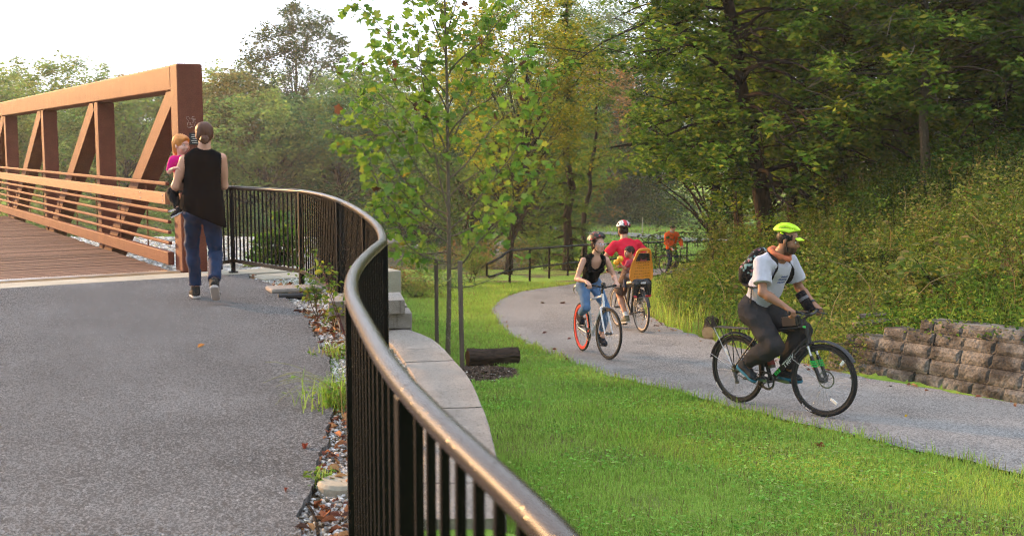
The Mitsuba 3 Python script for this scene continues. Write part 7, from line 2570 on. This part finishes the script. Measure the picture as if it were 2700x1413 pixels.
def toy():
    c1 = JC['wr', 1] + V(-.03, .0, .085)
    c2 = JC['wr', 1] + V(.0, .058, .035)
    obj('shell', cat([rough(trimesh.creation.icosphere(3, .055).apply_translation(c1), .002, 20), rough(trimesh.creation.icosphere(3, .048).apply_translation(c2), .002, 20)]), 'm_satin', toy_k, color=(.80, .36, .02), smooth=True)
    obj('cap', trimesh.creation.icosphere(2, .026).apply_translation(c1 + V(-.034, .0, .012)), 'm_satin', toy_k, color=(.80, .55, .04), smooth=True)


toy_k = tag(number('toy'), 'round yellow orange toy in the hands of the child in the seat', 'toy')
place_meshes(toy, Mx)

# ================================================================ 4: the woman carrying a baby on the upper path
o1 = on_z(543, 796, 0.0)
hd = nrm(V(-.30, .954, 0))
Mx = frame_at(V(o1[0], o1[1], 0.0), hd)
J = {}
J['pel'], J['che'] = V(-.02, .012, .945), V(.005, -.012, 1.395)
J['up'] = nrm(J['che'] - J['pel'])
for y in (1, -1):
    J['sh', y] = J['che'] + V(.0, .172 * y, -.012 - .008 * y)
    J['hip', y] = J['pel'] + V(.0, .082 * y, -.045)
J['neck'] = J['che'] + V(-.005, -.012, .085)
J['hR'] = headframe(-.05, .06, -.03)
J['head'] = J['neck'] + V(.035, -.008, .135)
J['an', 1], J['an', -1] = V(.29, .085, .105), V(-.27, -.070, .225)
J['toe'] = {1: V(1, .1, -.05), -1: V(.70, -.15, -.70)}
J['ff'] = {1: (V(1, .12, 0), V(0, 0, 1)), -1: (V(.80, -.12, -.60), V(.60, 0, .80))}
J['el', 1], J['wr', 1] = V(.03, .250, 1.125), V(.235, .11, 1.120)
J['el', -1], J['wr', -1] = V(.09, -.205, 1.125), V(.26, -.03, 1.19)
J['hand', 1] = (V(.55, -.8, .05), V(.6, .4, -.4), V(0, 0, 1), .7)
J['hand', -1] = (V(.4, .9, .15), V(.9, -.4, 0), V(0, 0, 1), .5)
limbs(J, .455, .445)
mum = tag(number('person'), 'person with a hair bun, black sleeveless top and jeans carrying a baby, from behind', 'person')


def build_mum():
    brow = skin_body(mum, J, SKIN_L, 1.0, armr=1.02, neckr=.050)
    hc, hR = J['head'], J['hR']
    P_ = lambda x, y, z: hc + hR @ V(x, y, z)
    hr = Field(hc - .24, hc + .2, .006)
    hr.ell(P_(-.016, 0, .034), V(.107, .088, .094), hR)
    hr.ell(P_(-.055, 0, -.015), V(.062, .074, .062), hR, .03)
    hr.half(hR @ V(.9, 0, -.7), P_(.055, 0, .02))
    hcol = lambda v: np.array([.085, .034, .017]) * (.7 + .6 * meshkit.fbm(((np.asarray(v) - hc) @ hR) * [14, 90, 14], 2, 4))[:, None]
    hm = hr.mesh(.0025, 40, 2, 2, (.4, 2, .4))
    obj('hair', hm, 'm_hair', mum, color=hcol, smooth=True, label='brown hair pulled back')
    bn = Field(hc - .28, hc + .2, .006)
    for q in range(9):
        a, b = q * .75, (q + 1) * .75
        r0, r1 = .024 - .001 * q, .024 - .001 * (q + 1)
        bn.cone(P_(-.125 - .004 * q, r0 * math.cos(a) * 1.1, -.055 + r0 * math.sin(a)), .024, P_(-.125 - .004 * (q + 1), r1 * math.cos(b) * 1.1, -.055 + r1 * math.sin(b)), .023, .004)
    obj('hair_bun', bn.mesh(.002, 50, 1, 1), 'm_hair', mum, color=hcol, smooth=True, label='brown hair bun')
    lo, hi = jbounds(J, .25)

    def tunic(F_):
        up = J['up']
        add_torso(F_, J['pel'], J['che'], J['sh', 1] * [1, .86, 1] + [0, 0, .004], J['sh', -1] * [1, .86, 1] + [0, 0, .004], up, V(1, 0, 0), 1.0, .98, .012)
        F_.cone(lerp(J['pel'], J['che'], .8), .140, J['pel'] - V(0, .0, .02), .190, .06, squash=((1, 0, 0), .68))
        F_.cone(J['pel'] - V(0, 0, .0), 0.192, J['pel'] - V(.03, .02, .20), .200, .05, squash=((1, 0, 0), .95))
        F_.cone(J['che'], .085, J['neck'] - up * .015, .062, .03, capb=True)
        F_.half(V(.0, .45, -1), J['pel'] - V(0, .0, .125))
        for y in (1, -1): F_.ell(J['sh', y] + V(.0, .052 * y, -.055), V(.085, .062, .125), None, 0, carve=True)
    garment(mum, 'tunic', (.0035, .0034, .0037), tunic, lo, hi, .0115, .008, 7, 4, stretch=(1, 1, .35), bs='m_dark', label='long black sleeveless top')
    dcol = lambda v: np.array([.014, .030, .072]) * (.5 + 1.0 * meshkit.fbm(np.asarray(v) * [16, 16, 7], 3, 4))[:, None]
    garment(mum, 'jeans', dcol, trousers_build(J, 1.0, (.094, .066), (.064, .058), .93, top=(V(0, 0, 1), J['pel'] - V(0, 0, .06))), lo, hi, .0115, .010, 11, 8, stretch=(.7, .7, 1.5), label='dark blue jeans')
    for y in (1, -1):
        t_, u_ = J['ff'][y]
        shoe(mum, J['an', y], t_, u_, (.024, .023, .021), (.42, .40, .38), .98, label='grey trainer with a pale sole')


place_meshes(build_mum, Mx)
JB = {}
bp0 = V(.155, .162, 1.155)
JB['pel'], JB['che'] = bp0, bp0 + V(-.01, .015, .225)
JB['up'] = nrm(JB['che'] - JB['pel'])
for y in (1, -1):
    JB['sh', y] = JB['che'] + V(.07 * -y * .5, .085 * y, -.01)
    JB['hip', y] = bp0 + V(0, .05 * y, -.01)
JB['kn', 1], JB['an', 1] = V(.13, .285, 1.06), V(.02, .232, .915)
JB['kn', -1], JB['an', -1] = V(.26, .02, 1.08), V(.28, -.02, .96)
JB['neck'] = JB['che'] + V(-.005, .0, .045)
JB['head'] = JB['neck'] + V(-.025, .004, .092)
JB['hR'] = headframe(-2.45, .05, .05)
JB['wr', 1], JB['wr', -1] = JB['che'] + V(-.13, .08, -.08), V(.02, .02, 1.36)
for y in (1, -1): JB['el', y] = ik(JB['sh', y], JB['wr', y], .115, .105, V(.2, .5 * y, -1))
JB['hand', 1] = (V(-.5, -.7, .1), V(0, .4, .8), V(0, 0, 1), .8)
JB['hand', -1] = (V(-.8, -.3, .1), V(0, .2, .9), V(0, 0, 1), .8)
JB['hs'] = .80
bab = tag(number('person'), 'red haired baby in pink top and black trousers, carried by the person in black', 'person')


def build_bab():
    brow = skin_body(bab, JB, (.62, .36, .28), .52, lip=(.5, .16, .15), h=.006, baby=True)
    hc, hR = JB['head'], JB['hR']
    obj('eyebrows', brow, 'm_hair', bab, color=(.30, .14, .07), smooth=True)
    hr = Field(hc - .2, hc + .2, .0055)
    P_ = lambda x, y, z: hc + hR @ V(x, y, z)
    hr.ell(P_(-.014, 0, .034), V(.088, .071, .076), hR)
    hr.ell(P_(-.05, 0, -.03), V(.042, .064, .075), hR, .03)
    hr.ell(P_(.035, 0, .055), V(.045, .056, .034), hR, .02)
    hr.half(hR @ V(1, 0, -.42), P_(.050, 0, .010))
    hcol = lambda v: np.array([.52, .21, .055]) * (.65 + .7 * meshkit.fbm(((np.asarray(v) - hc) @ hR) * [25, 90, 25], 2, 4))[:, None]
    obj('hair', hr.mesh(.004, 45, 2, 1, (.5, 2, .5)), 'm_hair', bab, color=hcol, smooth=True, label='strawberry blond hair')
    lo, hi = jbounds(JB, .16)
    garment(bab, 'shirt', (.62, .012, .20), shirt_build(JB, .52, 1.0, .012, hem=JB['pel'] + V(0, 0, .05), sleeve=.98, sl_r=(.075, .065), collar=.75), lo, hi, .0095, .005, 16, 2, label='bright pink top')
    garment(bab, 'trousers', (.005, .005, .006), trousers_build(JB, .56, (.105, .085), (.085, .07), .93), lo, hi, .0095, .004, 14, 2, label='black trousers')
    shoe(bab, JB['an', 1], V(-.15, .35, -.35) * 0 + V(-.35, .75, -.35), V(.1, .4, .9), (.012, .012, .014), (.6, .6, .6), .56, label='small black shoe with a white sole')
    shoe(bab, JB['an', -1], V(.8, -.2, -.4), V(.3, 0, .9), (.012, .012, .014), (.6, .6, .6), .56)
    a = JB['an', 1]
    obj('shoe_laces', cat([rod(a + V(-.03 - .012 * q, .025 + .018 * q, -.012 - .008 * q), a + V(-.005 - .012 * q, .055 + .018 * q, -.012 - .008 * q), .004, 5) for q in range(3)]), 'm_matte', bab, color=(.7, .7, .7), smooth=True)


place_meshes(build_bab, Mx)

# ================================================================ 5: the person in the orange jacket
OY = 40.0
og = G(atx(1771, OY), OY)
hd = nrm(V(.42, -.90, 0))
Mx = frame_at(og, hd)
J = {}
torso_from(J, (0, 0, .93), (.03, 0, 1.43), .205)
J['up'] = nrm(J['che'] - J['pel'])
J['neck'] = J['che'] + V(.02, 0, .08)
J['hR'] = headframe(.3, .32)
J['head'] = J['neck'] + V(.05, 0, .13)
J['wr', -1], J['wr', 1] = V(.30, -.17, .98), V(.36, .22, 1.02)
J['hand', -1] = (V(.7, .1, -.6), V(.6, 0, .7), V(0, 1, 0), 1.2)
J['hand', 1] = (V(.7, -.1, -.5), V(.6, 0, .7), V(0, -1, 0), 1.2)
J['an', 1], J['an', -1] = V(-.05, .17, .10), V(.0, -.17, .10)
J['toe'] = {1: V(1, .2, -.1), -1: V(1, -.2, -.1)}
limbs(J, .445, .43, elbow_pole=None)
for y in (1, -1): J['el', y] = ik(J['sh', y], J['wr', y], .30, .27, V(-.6, .8 * y, -.3))
orp = tag(number('person'), 'person in a bright orange jacket standing astride a bicycle half hidden by a bush', 'person')


def build_or():
    brow = skin_body(orp, J, SKIN_L, 1.02, lip=(.4, .14, .12), h=.014)
    hc, hR = J['head'], J['hR']
    hr = Field(hc - .2, hc + .2, .009)
    hr.ell(hc + hR @ V(-.016, 0, .035), V(.106, .088, .095), hR)
    hr.half(hR @ V(.8, 0, -1), hc + hR @ V(.06, 0, .01))
    obj('hair', hr.mesh(.003, 40, 2), 'm_hair', orp, color=(.045, .018, .013), smooth=True)
    lo, hi = jbounds(J)

    def jk(F_):
        shirt_build(J, 1.08, 1.12, .035, hem=J['pel'] - V(0, 0, .10), sleeve=0, belly=.02, collar=.9)(F_)
        for y in (1, -1):
            F_.cone(J['sh', y], .085, J['el', y], .070, .03)
            F_.cone(J['el', y], .070, lerp(J['el', y], J['wr', y], .93), .052, .02, capb=True)
    garment(orp, 'jacket', (.74, .095, .010), jk, lo, hi, .017, .014, 8, 5, label='bright orange jacket')
    up = J['up']
    fw = nrm(np.cross(V(0, 1, 0), up))
    zp_ = [lerp(J['pel'], J['che'], t_) + fw * (.155 + .02 * math.sin(t_ * 3)) + V(0, .0, 0) for t_ in np.linspace(-.15, .9, 10)]
    obj('zip', tube(np.array(zp_), .009, 5), 'm_matte', orp, color=(.05, .02, .015), smooth=True)
    obj('collar', tube(np.array([J['neck'] + V(.055 * math.cos(a), .062 * math.sin(a), .02) for a in np.linspace(0, 2 * np.pi, 20)[:-1]]), .022, 7, closed=True), 'm_cloth', orp, color=(.16, .22, .42), smooth=True, label='blue collar')
    garment(orp, 'trousers', (.02, .028, .055), trousers_build(J, 1.02, (.10, .072), (.068, .058), .95), lo, hi, .017, .008, 10, 3)
    for y in (1, -1): shoe(orp, J['an', y], J['toe'][y], V(0, 0, 1), (.02, .02, .02), (.1, .1, .1), 1.0)
    obj('glove', rbox(J['wr', -1] + V(.09, .02, -.06), [.10, .07, .06], .02), 'm_matte', orp, color=(.6, .6, .6), label='pale glove')


place_meshes(build_or, Mx)
hdb = nrm(V(.50, -.86, 0))
Mb = frame_at(og + hdb * .18, hdb)
bicycle('black bicycle held by the person in the orange jacket', Mb, dict(col=(.02, .02, .022), tyre=(.02, .02, .02), saddle=.72, crank=-1.2, bar_w=.28, steer=.1))
